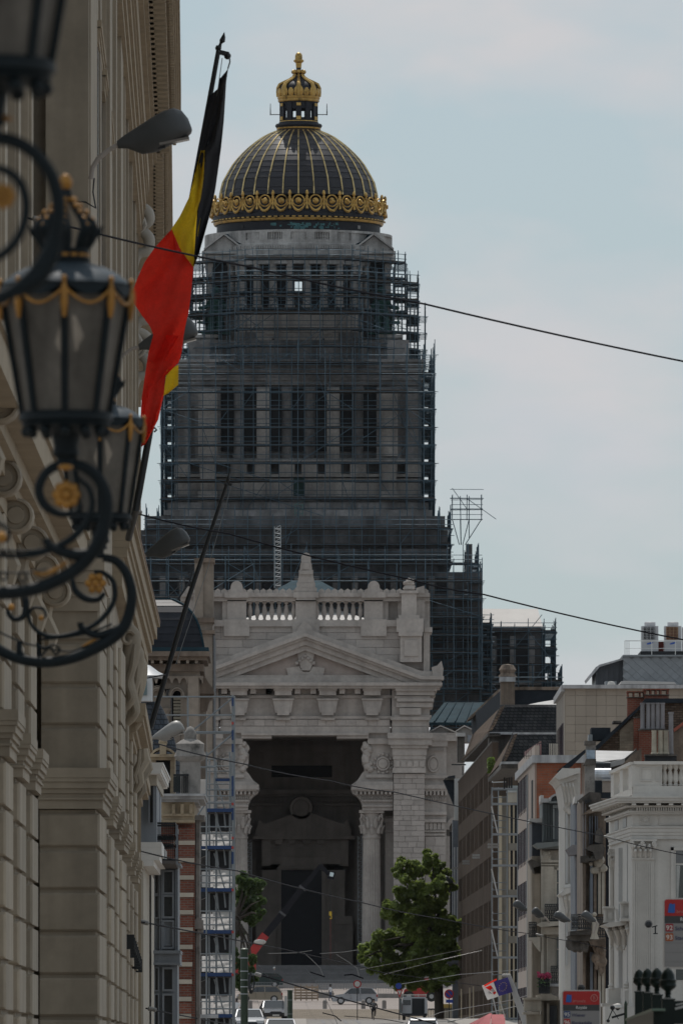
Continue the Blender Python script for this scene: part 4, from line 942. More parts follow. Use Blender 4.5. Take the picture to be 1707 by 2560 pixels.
rl.build('balcony_railing', IRON, ivory); MB().plan([(-5,288),(PX(440,292),292),(PX(447,303),303),(-5,303)], PZ(2160,292), PZ(2152,292)).build('balcony_slab', mat('dark_slab',(.05,.04,.035),.9), ivory)
MB().pbox(437,445,2062,2160,293,.3).build('rail_post', GREYB, ivory)
bay = MB(); Yb = 300
bay.pbox(386,446,2160,2392,Yb+.12,4); bay.build('bay_window', GREYB, ivory)
B_ = ivory.children[-1]
def frame(a, c, t_, u, Y, th, m, par, nm='window_frame'):
    k = MB(); k.pbox(a,c,t_,t_+th,Y,.1); k.pbox(a,c,u-th,u,Y,.1); k.pbox(a,a+th,t_+th,u-th,Y,.1); k.pbox(c-th,c,t_+th,u-th,Y,.1); return k.build(nm, m, par)
for t_, u in ((2178,2236),(2240,2296)):
    frame(406,436,t_-3,u,Yb-.02,5,GREYB,B_); MB().pbox(411,431,t_+2,u-5,Yb+.08,.02).build('window_pane', DGLASS, B_)
    frame(386,398,t_-3,u,Yb-.02,2.5,GREYB,B_); MB().pbox(388.5,395.5,t_+2,u-3,Yb+.08,.02).build('window_pane', DGLASS, B_)
frame(406,436,2300,2372,Yb-.02,5,GREYB,B_,'bay_panel'); frame(411,431,2306,2364,Yb+.04,3,GREYB,B_,'bay_panel'); 
for a in (399,403,438,442): MB().pbox(a,a+2.5,2164,2378,Yb-.05,.2).build('bay_mullion', GREYB, B_)
b = MB(); b.pbox(384,452,2376,2384,Yb-.3,5); b.pbox(385,450,2384,2406,Yb-.15,5); b.pbox(384,451,2406,2412,Yb-.25,5); b.pbox(384,452,2158,2164,Yb-.2,5); b.build('bay_cornice', GREYB, ivory)
MB().pbox(386,444,2410,2700,Yb+.15,4).build('lower_bay', GREYB, ivory)
B2 = ivory.children[-1]
for t_, u in ((2418,2478),(2484,2570)):
    frame(406,436,t_,u,Yb-.02,5,GREYB,B2); MB().pbox(411,431,t_+5,u-5,Yb+.1,.02).build('window_pane', DGLASS, B2); frame(386,398,t_,u,Yb-.02,2.5,GREYB,B2); MB().pbox(388.5,395.5,t_+4,u-4,Yb+.1,.02).build('window_pane', DGLASS, B2)
# ---- striped brick house with slate turret
brick = thing('striped_brick_house', 'red brick house striped with white stone under a slate turret', 'house', P(450,2600,330))
BRK = brickmat('turret_red_brick', (.21,.075,.05), (.16,.055,.04), (.17,.13,.11), .22, .075)
YB = 330; s_ = F/YB
MB().pbox(400,487,2052,2750,YB+.25,9).build('wall', BRK, brick)
yy = 2058; k = 0
while yy < 2600:
    if yy > 2058: MB().pbox(436-.0,488-(yy-2058)*.02,yy,yy+11,YB+.0,.6).build('stone_band', mat('band_stone',(.38,.335,.275),.9,var=.12,obj=.08), brick)
    MB().pbox(438,487-(yy-2058)*.02,yy+11.5,yy+43,YB+.06,.5).build('brick_panel', BRK, brick); yy += 43.4
STBR = mat('warm_weathered_stone', (.36,.29,.20), .9, var=.3, scale=.8, streak=.3, grain=.1, dirt=(.14,.10,.07))
b = MB(); b.pbox(402,486,2004,2058,YB-.05,8); b.pbox(402,487,2034,2040,YB-.15,8); b.pbox(402,487,2050,2056,YB-.12,8); b.build('frieze', STBR, brick)
for k in range(3): MB().pbox(430+22*k,438+22*k,2010,2034,YB-.2,.3).build('frieze_bracket', STBR, brick)
b = MB(); b.pbox(400,514,1984,1990,YB-.6,9); b.pbox(402,510,1990,1998,YB-.45,9); b.pbox(404,496,1998,2005,YB-.25,9); b.build('cornice', mat('grey_lead_stone',(.34,.34,.345),.8,var=.2,scale=1,streak=.3), brick)
# slate turret: bell outline turned round its axis
TS = brickmat('slate_scales', (.055,.065,.08), (.085,.095,.11), (.03,.034,.04), .22, .16, ms=.02)
cxT = P(372,0,336).x; prof = [(118,1990),(112,1965),(104,1935),(95,1905),(86,1870),(74,1835),(60,1800),(46,1775),(35,1760),(33,1752)]
MB().lathe([((r)/80.4*.82, PZ(y,336)) for r, y in prof], (cxT,337,0), 40).build('slate_turret', TS, brick, True)
lant = MB().pbox(352,380,1692,1752,335.5,2); lant.build('roof_lantern', mat('pale_painted_wood',(.50,.51,.52),.7,var=.1), brick)
MB().pbox(357,368,1702,1738,335.4,.15).build('lantern_pane', mat('greenish_glass',(.12,.17,.18),.2,var=.2), brick)
MB().lathe([(.62,PZ(1693,335)),(.72,PZ(1686,335)),(.45,PZ(1675,335)),(.2,PZ(1660,335)),(.0,PZ(1655,335))], (P(360,0,336).x,336.4,0), 16).build('lantern_roof', mat('zinc_sheet',(.42,.43,.44),.5,.2,var=.15), brick, True)
b = MB(); Yd = 333
b.pbox(376,390,1892,1990,Yd,1.5); b.pbox(426,438,1892,1990,Yd,1.5); b.pbox(376,438,1888,1900,Yd-.05,1.5); b.build('dormer', STBR, brick)
MB().pbox(390,426,1902,1990,Yd+.5,.3).build('dormer_window', DARK, brick)
b = MB()
for k in range(10):
    a0, a1 = pi*k/10, pi*(k+1)/10; rr, r2 = 32, 26
    b.pprism([(408-rr*cos(a0),1890-22*sin(a0)),(408-rr*cos(a1),1890-22*sin(a1)),(408-r2*cos(a1),1890-16*sin(a1)),(408-r2*cos(a0),1890-16*sin(a0))], Yd-.2, 1.4)
b.pbox(374,440,1885,1892,Yd-.25,1.5); b.pbox(400,416,1858,1886,Yd-.3,.6); b.sphere(P(408,1856,Yd), .14, 8, 6)
b.build('dormer_pediment', STBR, brick)
b = MB(); cU = P(476,1990,332)
b.lathe([(.32,0),(.32,PZ(1905,332)-PZ(1990,332)),(.45,1.12),(.5,1.22),(.42,1.4),(.44,1.6),(.3,1.7),(.18,1.76),(.2,1.9),(.1,2.1),(0,2.15)], cU, 14); b.build('stone_urn', mat('grey_weathered_stone',(.22,.205,.19),.95,var=.35,scale=1.5,dirt=(.06,.06,.055)), brick, True)
b = MB(); b.pbox(434,472,1935,1940,331.6,.1)
for k in range(8): b.pbox(436+4.6*k,438+4.6*k,1940,1982,331.6,.06)
b.build('roof_railing', IRON, brick)
MB().pbox(434,474,1941,1980,332.2,.2).build('railing_back', mat('dark_green_board',(.02,.03,.03),.7), brick)
b = MB(); b.pbox(487,512,2038,2050,YB+1.2,3); b.pbox(490,500,2050,2700,YB+1.5,3); b.pbox(494,508,2300,2330,YB+1.1,2); b.pprism([(484,2322),(488,2300),(496,2288),(504,2300),(510,2322)], YB+1,1.5); b.build('side_pier', mat('grey_weathered_stone',(.22,.205,.19)), brick)
# dark bay next door with ironwork and bare branches of brackets
dk = thing('dark_oriel_house', 'dark house front with iron oriels beside the white sheeted scaffold', 'house', P(500,2600,528)); b = MB()
b.pbox(490,522,2042,2750,530,6); b.build('wall', mat('sooty_brown',(.03,.026,.024),.9,var=.4,scale=1), dk)
for y in (2105,2210,2310,2415): 
    b = MB(); b.pprism([(498,y),(540,y-4),(538,y+12),(524,y+30),(500,y+40)], 526, 2); 
    for k in range(6): b.bar(P(500+6*k,y,526.3), P(500+6*k,y-34,526.3), .03)
    b.bar(P(499,y-34,526.3),P(534,y-36,526.3),.05); b.build('iron_oriel', IRON, dk)
MB().pbox(440,545,2536,2545,505,3).build('shop_canopy', mat('grey_lead_stone',(.34,.34,.345)), dk)
# ---- stone bell tower
tower = thing('stone_bell_tower', 'weathered stone bell tower with dark metal roof and louvred arches', 'tower', P(420,2600,560))
TST = mat('bell_tower_stone', (.24,.20,.165), .95, var=.25, scale=.35, streak=.25, grain=.1)
TSD = mat('stained_tower_stone', (.15,.115,.09), .95, var=.35, scale=.6, streak=.35, grain=.1)
YT = 560
b = MB(); b.pbox(330,412,1690,2750,YT+.35,8); b.pbox(452,500,1690,2750,YT+.35,8); b.pbox(385,453,1690,1722,YT+.35,1); b.pbox(385,453,1830,2750,YT+.35,8); b.pbox(330,499,1640,1692,YT+.2,8)
b.build('tower_wall', TST, tower)
b = MB(); b.pbox(470,497,1690,2750,YT,.5); b.pbox(498,516,1700,2750,YT+1.2,5); b.pbox(330,352,1690,2750,YT,.5); b.build('corner_buttress', TST, tower)
for cx_ in (394,443):
    MB().pbox(cx_-12,cx_+12,1724,1836,YT+1.2,.3).build('belfry_opening', DARK, tower)
    for k in range(11): MB().pbox(cx_-9,cx_+9,1744+8*k,1750+8*k,YT+.9,.25).build('louvre_slat', mat('louvre_slat',(.55,.50,.40),.8,var=.15,obj=.1), tower)
    b = MB()
    for k in range(10):
        a0, a1 = pi*k/10, pi*(k+1)/10
        for r0, r1, pj in ((12,15,.1),(15.5,19,.0),(19.5,22,.15)):
            b.pprism([(cx_-r0*cos(a0),1742-r0*1.35*sin(a0)),(cx_-r1*cos(a0),1742-r1*1.3*sin(a0)),(cx_-r1*cos(a1),1742-r1*1.3*sin(a1)),(cx_-r0*cos(a1),1742-r0*1.35*sin(a1))], YT+pj, .8)
    b.build('belfry_arch', TST, tower)
b = MB(); b.pbox(409,427,1742,1840,YT+.3,.8); c = P(418,1836,YT+.1); b.lathe([(.14,0),(.12,.9),(.11,1.1),(.2,1.25),(.24,1.35)], c, 10); b.build('belfry_column', TST, tower)
b = MB()
for k in range(8):
    xx = 352+19.5*k; b.pprism([(xx,1690),(xx+19.5,1690),(xx+19.5,1708)] + [(xx+9.75+7.5*cos(a*pi/6),1708-13*sin(a*pi/6)) for a in range(7)] + [(xx,1708)], YT+.05, .4)
b.build('arched_frieze', TST, tower)
b = MB(); b.pbox(330,524,1628,1640,YT-1.2,11); b.pbox(330,518,1640,1650,YT-.9,10); b.pbox(330,510,1660,1678,YT-.25,9); b.build('tower_cornice', TSD, tower)
MB().pbox(330,522,1618,1628,YT-1.1,10).build('gutter', TEAL, tower)
for k in range(8):
    if 350+22*k < 500: MB().pbox(356+22*k,363+22*k,1648,1658,YT-.8,.8).build('corbel', TST, tower)
SL2 = mat('dark_seam_metal', (.020,.021,.026), .5, 0, var=.25, scale=.6, streak=.2, spec=.15)
rp_ = [(510,1620),(506,1600),(502,1580),(497,1562),(490,1545),(478,1525),(462,1508),(448,1500),(432,1492),(424,1490)]
ctr = 400; yc = YT+4.5
for (xa, ya), (xb, yb) in zip(rp_, rp_[1:]):
    ha, hb = (xa-ctr)*YT/F, (xb-ctr)*YT/F; X0 = PX(ctr,YT); za, zb = PZ(ya,YT), PZ(yb,YT)
    vs = [(X0-ha,yc-ha,za),(X0+ha,yc-ha,za),(X0+ha,yc+ha,za),(X0-ha,yc+ha,za),(X0-hb*.985,yc-hb*.985,zb),(X0+hb*.985,yc-hb*.985,zb),(X0+hb*.985,yc+hb*.985,zb),(X0-hb*.985,yc+hb*.985,zb)]
    MB().add(vs, [(0,1,5,4),(1,2,6,5),(2,3,7,6),(3,0,4,7),(4,5,6,7)]).build('roof_panel', SL2, tower)
b = MB(); b.tube([P(x,y-1,YT)+Vector((0,yc-YT-(x-ctr)*YT/F,0)) for x, y in rp_], .06, 5); b.bar(P(376,1489,YT)+Vector((0,4,0)),P(424,1489,YT)+Vector((0,4,0)),.1); b.build('roof_ridge', TEAL, tower)
b = MB(); b.pprism([(498,1722),(504,1700),(512,1690),(520,1704),(534,1722),(536,1734),(498,1734)], YT+.6, 2); b.pprism([(498,1734),(536,1734),(533,1745),(524,1752),(518,1775),(498,1780)], YT+1, 2); b.build('pinnacle', TSD, tower)
chm = thing('tall_chimney_stack', 'tall ribbed stone chimney stack standing between bell tower and portico', 'chimney', P(510,1720,590)); Yc = 590
b = MB(); b.pbox(487,508,1404,1560,Yc,2); b.pbox(503,534,1402,1560,Yc+.25,2); b.pbox(485,532,1556,1900,Yc+.1,2.4); b.build('shaft', TST, chm)
b = MB(); b.pbox(486,537,1395,1406,Yc-.1,2.6); b.pbox(485,536,1544,1556,Yc-.15,2.6); b.pbox(485,537,1575,1584,Yc-.2,2.8); b.build('collar', TSD, chm)
MB().pbox(533,535,1580,1900,Yc+.3,14).build('flank', mat('flank_shade_grey',(.08,.082,.088),.8,var=.2), chm)  # shaded side of the stone stack, its shade put into a darker grey
pole = thing('roof_mast', 'slanting roof mast with stays beside the tall chimney', 'mast', P(445,1505,570)); b = MB(); b.tube([P(444,1500,570),P(474,1456,570),P(482,1426,570)], .06, 6); b.bar(P(470,1432,570),P(484,1426,570),.12); b.build('mast', IRON, pole)
b = MB(); b.tube([P(474,1440,570),P(420,1492,569)], .02, 4); b.build('stay', IRON, pole)
# ---- scaffold tower with white sheeting in the street
BLUE = mat('blue_toe_board', (.007,.033,.11), .6, var=.15, scale=1)
GALV = mat('galvanised_tube2', (.20,.215,.225), .5, .5)
scf = thing('street_scaffold', 'galvanised street scaffold with blue decks and white sheeting on the left', 'scaffold', P(540,2700,511)); YS = 511
ys_ = [2026,2119,2225,2330,2437,2540,2645]
st = MB()
for px, Y, t_ in ((517,511,1880),(582,511,1738),(586,511.4,1740),(575,512.6,1880),(524,514,1900),(484,514,2060),(541,513.5,1905)):
    st.tube([P(px,2750,Y),P(px,t_,Y)], .045, 6)
st.build('uprights', GALV, scf)
for i, y in enumerate(ys_):
    MB().pbox(518,581,y-5,y+4,YS-.1,.05).build('toe_board', BLUE, scf)
    if 2040 < y < 2500 : MB().pbox(484,517,y-4,y+4,YS+2.6,.05).build('toe_board', BLUE, scf)
    for k in range(3): MB().pbox(520+20*k,538+20*k,y+4,y+6,YS,3).build('plank', DECK, scf)
    for dy in (-18,-36,-52):
        b = MB(); b.tube([P(516,y+dy,YS),P(583,y+dy,YS)], .035, 5); b.build('guard_rail', GALV, scf)
        if y > 2060: b = MB(); b.tube([P(484,y+dy,YS+2.6),P(517,y+dy,YS+2.6)], .03, 5); b.build('guard_rail', GALV, scf)
    b = MB(); b.tube([P(536,y-92,YS+2.2),P(562,y-4,YS+2.2)], .035, 5); b.build('brace', GALV, scf)
    for px in (545,563):   # curved deck hangers under the planks
        b = MB(); b.tube([P(px-3,y+4,YS+.6),P(px-1,y+22,YS+.6),P(px+1,y+44,YS+.6)], .04, 5); b.build('deck_hanger', GALV, scf)
    # sheeting: one wrinkled panel per lift
    n, m_ = 14, 10; ya, yb = y+54, y+101
    if i == len(ys_)-1: continue
    vs = [P(534+47*u/n+ (0 if u else U(-2,2)), ya+(yb-ya)*v/m_, YS+2.9)+Vector((0,.04*sin(u*.9+i)+.035*sin(v*1.7+u*.35+i)+U(-.012,.012),0)) for v in range(m_+1) for u in range(n+1)]
    MB().add(vs, [(v*(n+1)+u, v*(n+1)+u+1, (v+1)*(n+1)+u+1, (v+1)*(n+1)+u) for v in range(m_) for u in range(n)]).build('white_sheet', TARP, scf, True)
    vs = [P(505+28*u/6, ya+6+(yb-ya-8)*v/m_, YS+3.0)+Vector((0,.03*sin(u*2+v+i)+U(-.012,.012),0)) for v in range(m_+1) for u in range(7)]
    MB().add(vs, [(v*7+u, v*7+u+1, (v+1)*7+u+1, (v+1)*7+u) for v in range(m_) for u in range(6)]).build('white_sheet', TARP, scf, True)
    MB().pbox(519,581,y+6,y+52,YS+3.04,.03).build('shaded_back', DARK, scf)  # dark sheet coloured as the shade below each deck
b = MB(); b.pbox(537,577,1946,1953,YS+.4,.05); b.build('toe_board', BLUE, scf)
b = MB()
for px in (537,577): b.tube([P(px,2026,YS+.4),P(px,1896,YS+.4)], .045, 6)
for y in (1898,1915,1928,1960,1975,1990,2005): b.tube([P(519,y,YS+.6),P(578,y,YS+.6)], .03, 5)
b.build('top_guard_frame', GALV, scf)
b = MB(); 
for y in (1742,1788,1830,1833): b.tube([P(385,y,YS),P(586,y,YS)], .045, 6)
b.tube([P(470,1742,YS),P(470,1845,YS)], .045, 6); b.tube([P(483,1918,YS),P(583,1835,YS)], .05, 6); b.tube([P(478,1830,YS+.3),P(583,1744,YS+.3)], .045, 6); b.tube([P(487,1918,YS),P(540,1918,YS)], .05, 6)
b.tube([P(487,2050,YS),P(517,2005,YS)], .04, 5); b.build('outrigger_frame', GALV, scf)
b = MB()
for y0, y1 in ((1744,1765),(1825,1850),(1860,1880),(1940,1990),(2130,2160),(2020,2050)): b.tube([P(582,y0,YS-.08),P(582,y1,YS-.08)], .05, 6)
b.build('blue_coupler_tube', BLUE, scf)
for y in (1808,2010,2095,2119,2225,2330,2437): MB().obox(P(582,y,YS-.1),((1,0,0),(0,1,0),(0,0,1)),(.05,.04,.06)).build('red_coupler', mat('red_coupler',(.35,.04,.03),.6,var=0), scf)
b = MB(); b.pprism([(488,1948),(518,1948),(518,2045),(510,2040),(500,2036),(492,2000)], YS+5, .2); b.build('white_hoarding', TARP, scf)
# ================= right side of the street
def solid(pts, th, name, m, parent, axis=(0,1,0)):   # planar polygon given thickness along an axis
    pts = [Vector(p) for p in pts]; a = Vector(axis)*th; n = len(pts); b = MB()
    b.add(pts + [p + a for p in pts], [tuple(range(n)), tuple(range(2*n-1, n-1, -1))] + [((i+1)%n, i, n+i, n+(i+1)%n) for i in range(n)])
    return b.build(name, m, parent)
WHITEP = mat('white_painted_stone', (.475,.45,.415), .75, var=.07, scale=.8, streak=.07, grain=.03)
WHITEG = mat('greyed_white_stone', (.40,.40,.39), .75, var=.1, scale=.8, streak=.1)
BROWNC = mat('brown_slat_concrete', (.085,.064,.050), .95, spec=.05, var=.2, scale=.5, streak=.2, obj=.12)
BROWND = mat('brown_glass', (.030,.024,.024), .5, spec=.15, var=.25, scale=.3, streak=.3)
SLB = brickmat('dark_slate_courses', (.030,.031,.034), (.055,.055,.055), (.014,.014,.015), .35, .26, ms=.03)
TILEB = brickmat('brown_roof_tile', (.13,.095,.072), (.105,.075,.056), (.06,.045,.035), .3, .25, ms=.03)
PINKW = mat('pale_pink_panel', (.40,.325,.275), .8, var=.08, scale=.5, obj=.05)
PURP = mat('purple_tinted_glass', (.040,.016,.030), .35, var=.3, scale=.6, spec=.2)
BEIGEP = mat('beige_cladding', (.29,.25,.205), .85, var=.06, scale=.4, obj=.05, streak=.05)
REDB = brickmat('orange_red_brick', (.30,.10,.055), (.24,.08,.045), (.20,.12,.09), .45, .16, ms=.02)
DKST = mat('dark_weathered_stone', (.075,.066,.058), .95, var=.45, scale=.9, streak=.4, grain=.15)
BRST = mat('brown_streaked_stone', (.17,.13,.10), .95, var=.35, scale=.8, streak=.45, grain=.15)
GBW = mat('grey_blue_timber', (.12,.135,.16), .7, var=.2, scale=1, streak=.3)
ZINC = mat('bright_zinc', (.33,.325,.32), .6, .1, var=.15, scale=1)
# ---- brown office with hanging slate roofs
off = thing('office_block', 'brown ribbed office block with overhanging dark slate roofs', 'office building', P(1200,2560,900))
A0, A1 = Vector((PX(1146,1013),1013,0)), Vector((PX(1231,880),880,0))
dd = (A1-A0).normalized(); nn = Vector((dd.y,-dd.x,0)); nn = nn if nn.x < 0 else -nn
def strip(par, name, m, u0, u1, z0, z1, pr, th, A=None, B=None):   # box lying along a facade line
    A = A or A0; B = B or A1; d = (B-A); n = Vector((d.y,-d.x,0)).normalized(); n = n if n.x < 0 else -n
    p, q = A + d*u0 + n*pr, A + d*u1 + n*pr; b = MB(); s_ = -n*th
    b.plan([(p.x,p.y),(q.x,q.y),((q+s_).x,(q+s_).y),((p+s_).x,(p+s_).y)][::-1] if True else [], z0, z1); return b.build(name, m, par)
b = MB(); b.plan([(A0.x+.3,A0.y),(40,A0.y),(40,880),(A1.x+.3,880)][::-1], 0, 23.5); b.build('core', BROWND, off)
fl = [3.0,6.4,10.0,13.6,17.2,20.8]
for z in fl:
    strip(off, 'spandrel', BROWNC, 0, 1, z-1.5, z, .05, .5); strip(off, 'window_band', BROWND, 0, 1, z, z+2.1, -.03, .3)
strip(off, 'parapet', BROWNC, 0, 1, 22.9, 24.9, .05, .5); strip(off, 'parapet_coping', DKST, 0, 1, 24.9, 25.02, .1, .6)
for k in range(38):
    u = (k+.5)/38; p = A0.lerp(A1, u)
    strip(off, 'slat', BROWNC, u-.0035, u+.0035, 1.6, 24.8, .055, .1)
for k in range(8): strip(off, 'mullion_post', BROWNC, k/8, k/8+.022, 1.6, 22.9, .04, .2)
# roofs
YA_, YB_ = 917, 800
solid([P(1158,1896,1000),P(1219,1829,YA_),P(1226,1818,YA_+.3),P(1251,1767,YA_+1.2),P(1180,1837,1000)], .4, 'tiled_slope', TILEB, off, (.9,0,.3))
solid([P(1221,1831,YA_),P(1226,1820,YA_+.3),P(1251,1767,YA_+1.2),P(1420,1767,YA_+1.2),P(1420,1831,YA_)], .4, 'slate_slope', SLB, off, (0,.8,.5))
b = MB(); b.pbox(1219,1420,1830,1836,YA_-.3,8); b.build('eaves', mat('grey_lead_stone',(.34,.34,.345)), off)
solid([P(1158,1898,1000),P(1219,1833,YA_-.3),P(1250,1833,YA_-.3),P(1200,1898,1000)], .25, 'eaves_soffit', DKST, off, (0,0,-1))
solid([P(1151,1900,1003),P(1157,1902,1003),P(1220,1836,YA_-.4),P(1219,1830,YA_-.4)], .5, 'eaves_edge', BRST, off, (.6,.5,0))
b = MB(); b.pbox(1222,1420,1836,1960,YA_+.8,6); b.build('upper_wall', DKST, off)
solid([P(1176,1792,1003),P(1250,1727,YA_+8),P(1252,1767,YA_+8),P(1180,1838,1003)], .6, 'dark_flank', mat('dark_bitumen',(.026,.031,.038),.9,var=.25,spec=.1), off, (.8,.2,0))
b = MB(); b.pbox(1250,1420,1724,1768,YA_+8,10); b.build('upper_flank', MATS['dark_bitumen'], off)
MB().pbox(1252,1400,1717,1725,YA_+7.8,10.5).build('ridge_coping', BRST, off)
b = MB(); b.pprism([(1168,1800),(1180,1794),(1252,1725),(1246,1722),(1170,1795)], 990, 8); b.build('ridge_tiles', BRST, off)
ch = MB().pbox(1251,1286,1704,1770,YA_+5,2.4).build('chimney', mat('dull_chimney_render',(.15,.115,.088),.9,var=.25,streak=.3), off); MB().pbox(1249,1288,1692,1704,YA_+4.7,3).build('chimney_cap', mat('grey_lead_stone',(.34,.34,.345)), ch)
MB().lathe([(.0,1.1),(.5,1.0),(.75,.6),(.6,.3),(.8,0)], P(1268,1692,YA_+6), 10).build('chimney_pot', BRST, ch)
solid([P(1292,1767,YA_+2.5),P(1345,1756,YA_+3.5),P(1400,1747,YA_+3.5),P(1400,1767,YA_+2.5)], 3, 'flashing', ZINC, off)
solid([P(1218,1943,844),P(1252,1906,YB_),P(1262,1888,YB_+.3),P(1281,1837,YB_+1.2),P(1237,1908,844)], .4, 'tiled_slope', TILEB, off, (.9,0,.3))
solid([P(1254,1904,YB_),P(1262,1888,YB_+.3),P(1281,1836,YB_+1.2),P(1420,1836,YB_+1.2),P(1420,1904,YB_)], .4, 'slate_slope', SLB, off, (0,.8,.5))
MB().pbox(1252,1420,1904,1910,YB_-.3,8).build('eaves', MATS['grey_lead_stone'], off); MB().pbox(1281,1420,1831,1837,YB_+1.2,3).build('eaves', MATS['grey_lead_stone'], off)
solid([P(1219,1945,844),P(1252,1911,YB_-.3),P(1300,1911,YB_-.3),P(1300,1930,844)], .3, 'eaves_soffit', DKST, off, (0,0,-1))
b = MB(); b.pbox(1232,1300,1912,2600,866,3); b.build('recess_wall', BROWNC, off)
MB().pbox(1258,1262,1930,1972,838,.3).build('downpipe', IRON, off)
for k in range(4): MB().pbox(1258+6*k,1262+6*k,1925,1970,842,.3).build('window_slit', DARK, off)
MB().pbox(1143,1161,1835,1905,1011,3).build('corner_chimney', DKST, off); MB().pbox(1141,1163,1832,1841,1010.5,4).build('corner_cap', ROOFW, off)
b = MB(); b.pprism([(1108,1950),(1120,1941),(1137,1938),(1137,2016),(1134,2012)], 1016, 3); b.build('dormer_hood', mat('dark_bitumen',(.035,.042,.05)), off)
MB().pbox(1112,1135,1944,1950,1015.6,4).build('hood_fascia', DKST, off)
MB().pbox(1136,1147,1946,2050,1014,2).build('white_end_wall', WHITEG, off); b = MB(); b.pbox(1128,1164,1910,1913,1009,.4); b.tube([P(1156,1915,1009),P(1156,1960,1009)], .06, 5); b.build('roof_bracket', IRON, off)
MB().pbox(1131,1148,2050,2600,1018,4).build('side_pier', mat('slate_blue_pier',(.10,.11,.125),.8,var=.2), off)
b = MB(); b.pbox(1134,1137,2118,2370,1016,.2); b.pbox(1141,1144,2118,2370,1016,.2); b.build('drain_pipe', mat('grey_lead_stone',(.34,.34,.345)), off)
b = MB(); b.pbox(1112,1150,2400,2408,1012,2); b.pprism([(1118,2408),(1148,2408),(1146,2440),(1134,2444),(1122,2420)], 1012.5, 2); b.pbox(1116,1146,2370,2400,1013,2); b.build('corner_balcony', mat('slate_blue_pier',(.10,.11,.125)), off)
# stair bay
bay = thing('stair_bay', 'beige stair bay with stacked windows between brown office and pink block', 'building', P(1260,2560,862)); Yv = 862
b = MB(); b.pbox(1246,1254,1990,2620,Yv,.8); b.build('column', mat('beige_column',(.44,.37,.27),.8,var=.1,streak=.1), bay)
MB().pbox(1254,1271,1990,2620,Yv+.4,3).build('wall', mat('olive_wall',(.21,.19,.16),.9,var=.15,streak=.1), bay)
MB().pbox(1271,1297,1990,2620,Yv+.8,3).build('window_wall', DGLASS, bay)
for y in (1985,2117,2233,2349,2465,2581): MB().pbox(1271,1295,y-9,y+9,Yv+.3,.8).build('spandrel', mat('olive_wall',(.21,.19,.16)), bay)
for x in (1271,1281.5,1292): MB().pbox(x,x+4,1990,2620,Yv+.35,.5).build('mullion', mat('beige_column',(.44,.37,.27)), bay)
b = MB(); b.pbox(1268,1296,1980,2006,Yv-.2,2); b.build('cream_box', CREAM2, bay); MB().pbox(1266,1296,1977,1981,Yv-.3,2.2).build('box_lid', WHITEG, bay); MB().pbox(1270,1296,1964,1977,Yv,1.5).build('tank', mat('pale_green_tank',(.25,.28,.27),.6,var=.1), bay)
fe = thing('fire_escape', 'galvanised fire escape tower bolted in front of the stair bay', 'fire escape', P(1262,2560,858)); Yf = 858
b = MB()
for x in (1229,1245,1267,1293): b.tube([P(x,2620,Yf),P(x,1968,Yf)], .05, 5)
b.build('uprights', GALV, fe)
for y in (1972,2010,2086,2164,2241,2318,2394,2471,2547):
    MB().pbox(1230,1293,y-3,y+2,Yf-.1,1.6).build('landing', mat('dull_zinc',(.22,.23,.24),.6,.3,var=.2), fe)
    b = MB()
    for dy in (-16,-34): b.tube([P(1229,y+dy,Yf),P(1265,y+dy-1,Yf)], .035, 4); b.tube([P(1229,y+dy,Yf),P(1231,y+dy-4,Yf+1.5)], .035, 4)
    b.build('handrail', GALV, fe)
for y in (2016,2172,2325,2478): b = MB(); b.tube([P(1228,y,Yf-.2),P(1243,y+66,Yf-.2)], .06, 5); b.build('bright_brace', ROOFW, fe)
# ---- pink panelled block
pk = thing('pink_panel_block', 'pale pink panelled block with purple tinted windows and brick flank', 'office building', P(1320,2560,730))
K0, K1 = Vector((PX(1296,750),750,0)), Vector((PX(1338,705),705,0))
b = MB(); b.plan([(K0.x+.3,750),(34,750),(34,705.3),(K1.x+.3,705.3)][::-1], 0, 18.8); b.build('core', PINKW, pk)
hz = PZ(1927,750)
for k in range(6):
    zt = PZ(1958,750) - k*3.57; zb_ = zt - 2.2
    strip(pk, 'facade_panel', PINKW, .0, .62, zt, zt+1.37, .05, .3, K0, K1); w_ = strip(pk, 'window', PURP, .02, .55, zb_, zt, .0, .1, K0, K1)
    for j in range(6): strip(pk, 'window_bar', mat('dark_bar',(.030,.016,.024),.7,var=0,spec=.1), .03+.09*j, .04+.09*j, zb_-.25, zt, .09, .06, K0, K1)
    strip(pk, 'pier_panel', PINKW, .62, 1.0, zb_, zt+1.37, .06, .3, K0, K1)
strip(pk, 'stair_slit', DARK, .84, .91, 14.2, 17.6, .1, .1, K0, K1); strip(pk, 'pipe', GALV, .60, .625, 0, 18.2, .14, .08, K0, K1)
strip(pk, 'coping', mat('grey_lead_stone',(.34,.34,.345)), -.02, 1.02, 18.6, 19.1, .25, 6, K0, K1)
MB().pbox(1341,1452,1900,2620,704.6,.6).build('brick_flank', REDB, pk); MB().pbox(1337,1452,1891,1900,704.2,2).build('flank_coping', mat('grey_lead_stone',(.34,.34,.345)), pk)
b = MB(); 
for x in range(16): b.bar(P(1310+5.4*x,1897,712),P(1310+5.4*x,1858,712),.03)
b.bar(P(1308,1858,712),P(1395,1858,712),.05); b.bar(P(1308,1890,712),P(1395,1890,712),.04); b.build('terrace_railing', IRON, pk)
solid([P(1309,1900,745),P(1309,1880,745),P(1350,1853,716),P(1350,1888,716)], .2, 'red_screen', mat('dark_red_screen',(.14,.045,.04),.7,var=.15), pk, (.3,1,0))
for k in range(6): MB().pbox(1372+3.8*k,1375+3.8*k,1858,1890,722,.1).build('screen_slat', CREAM2, pk)
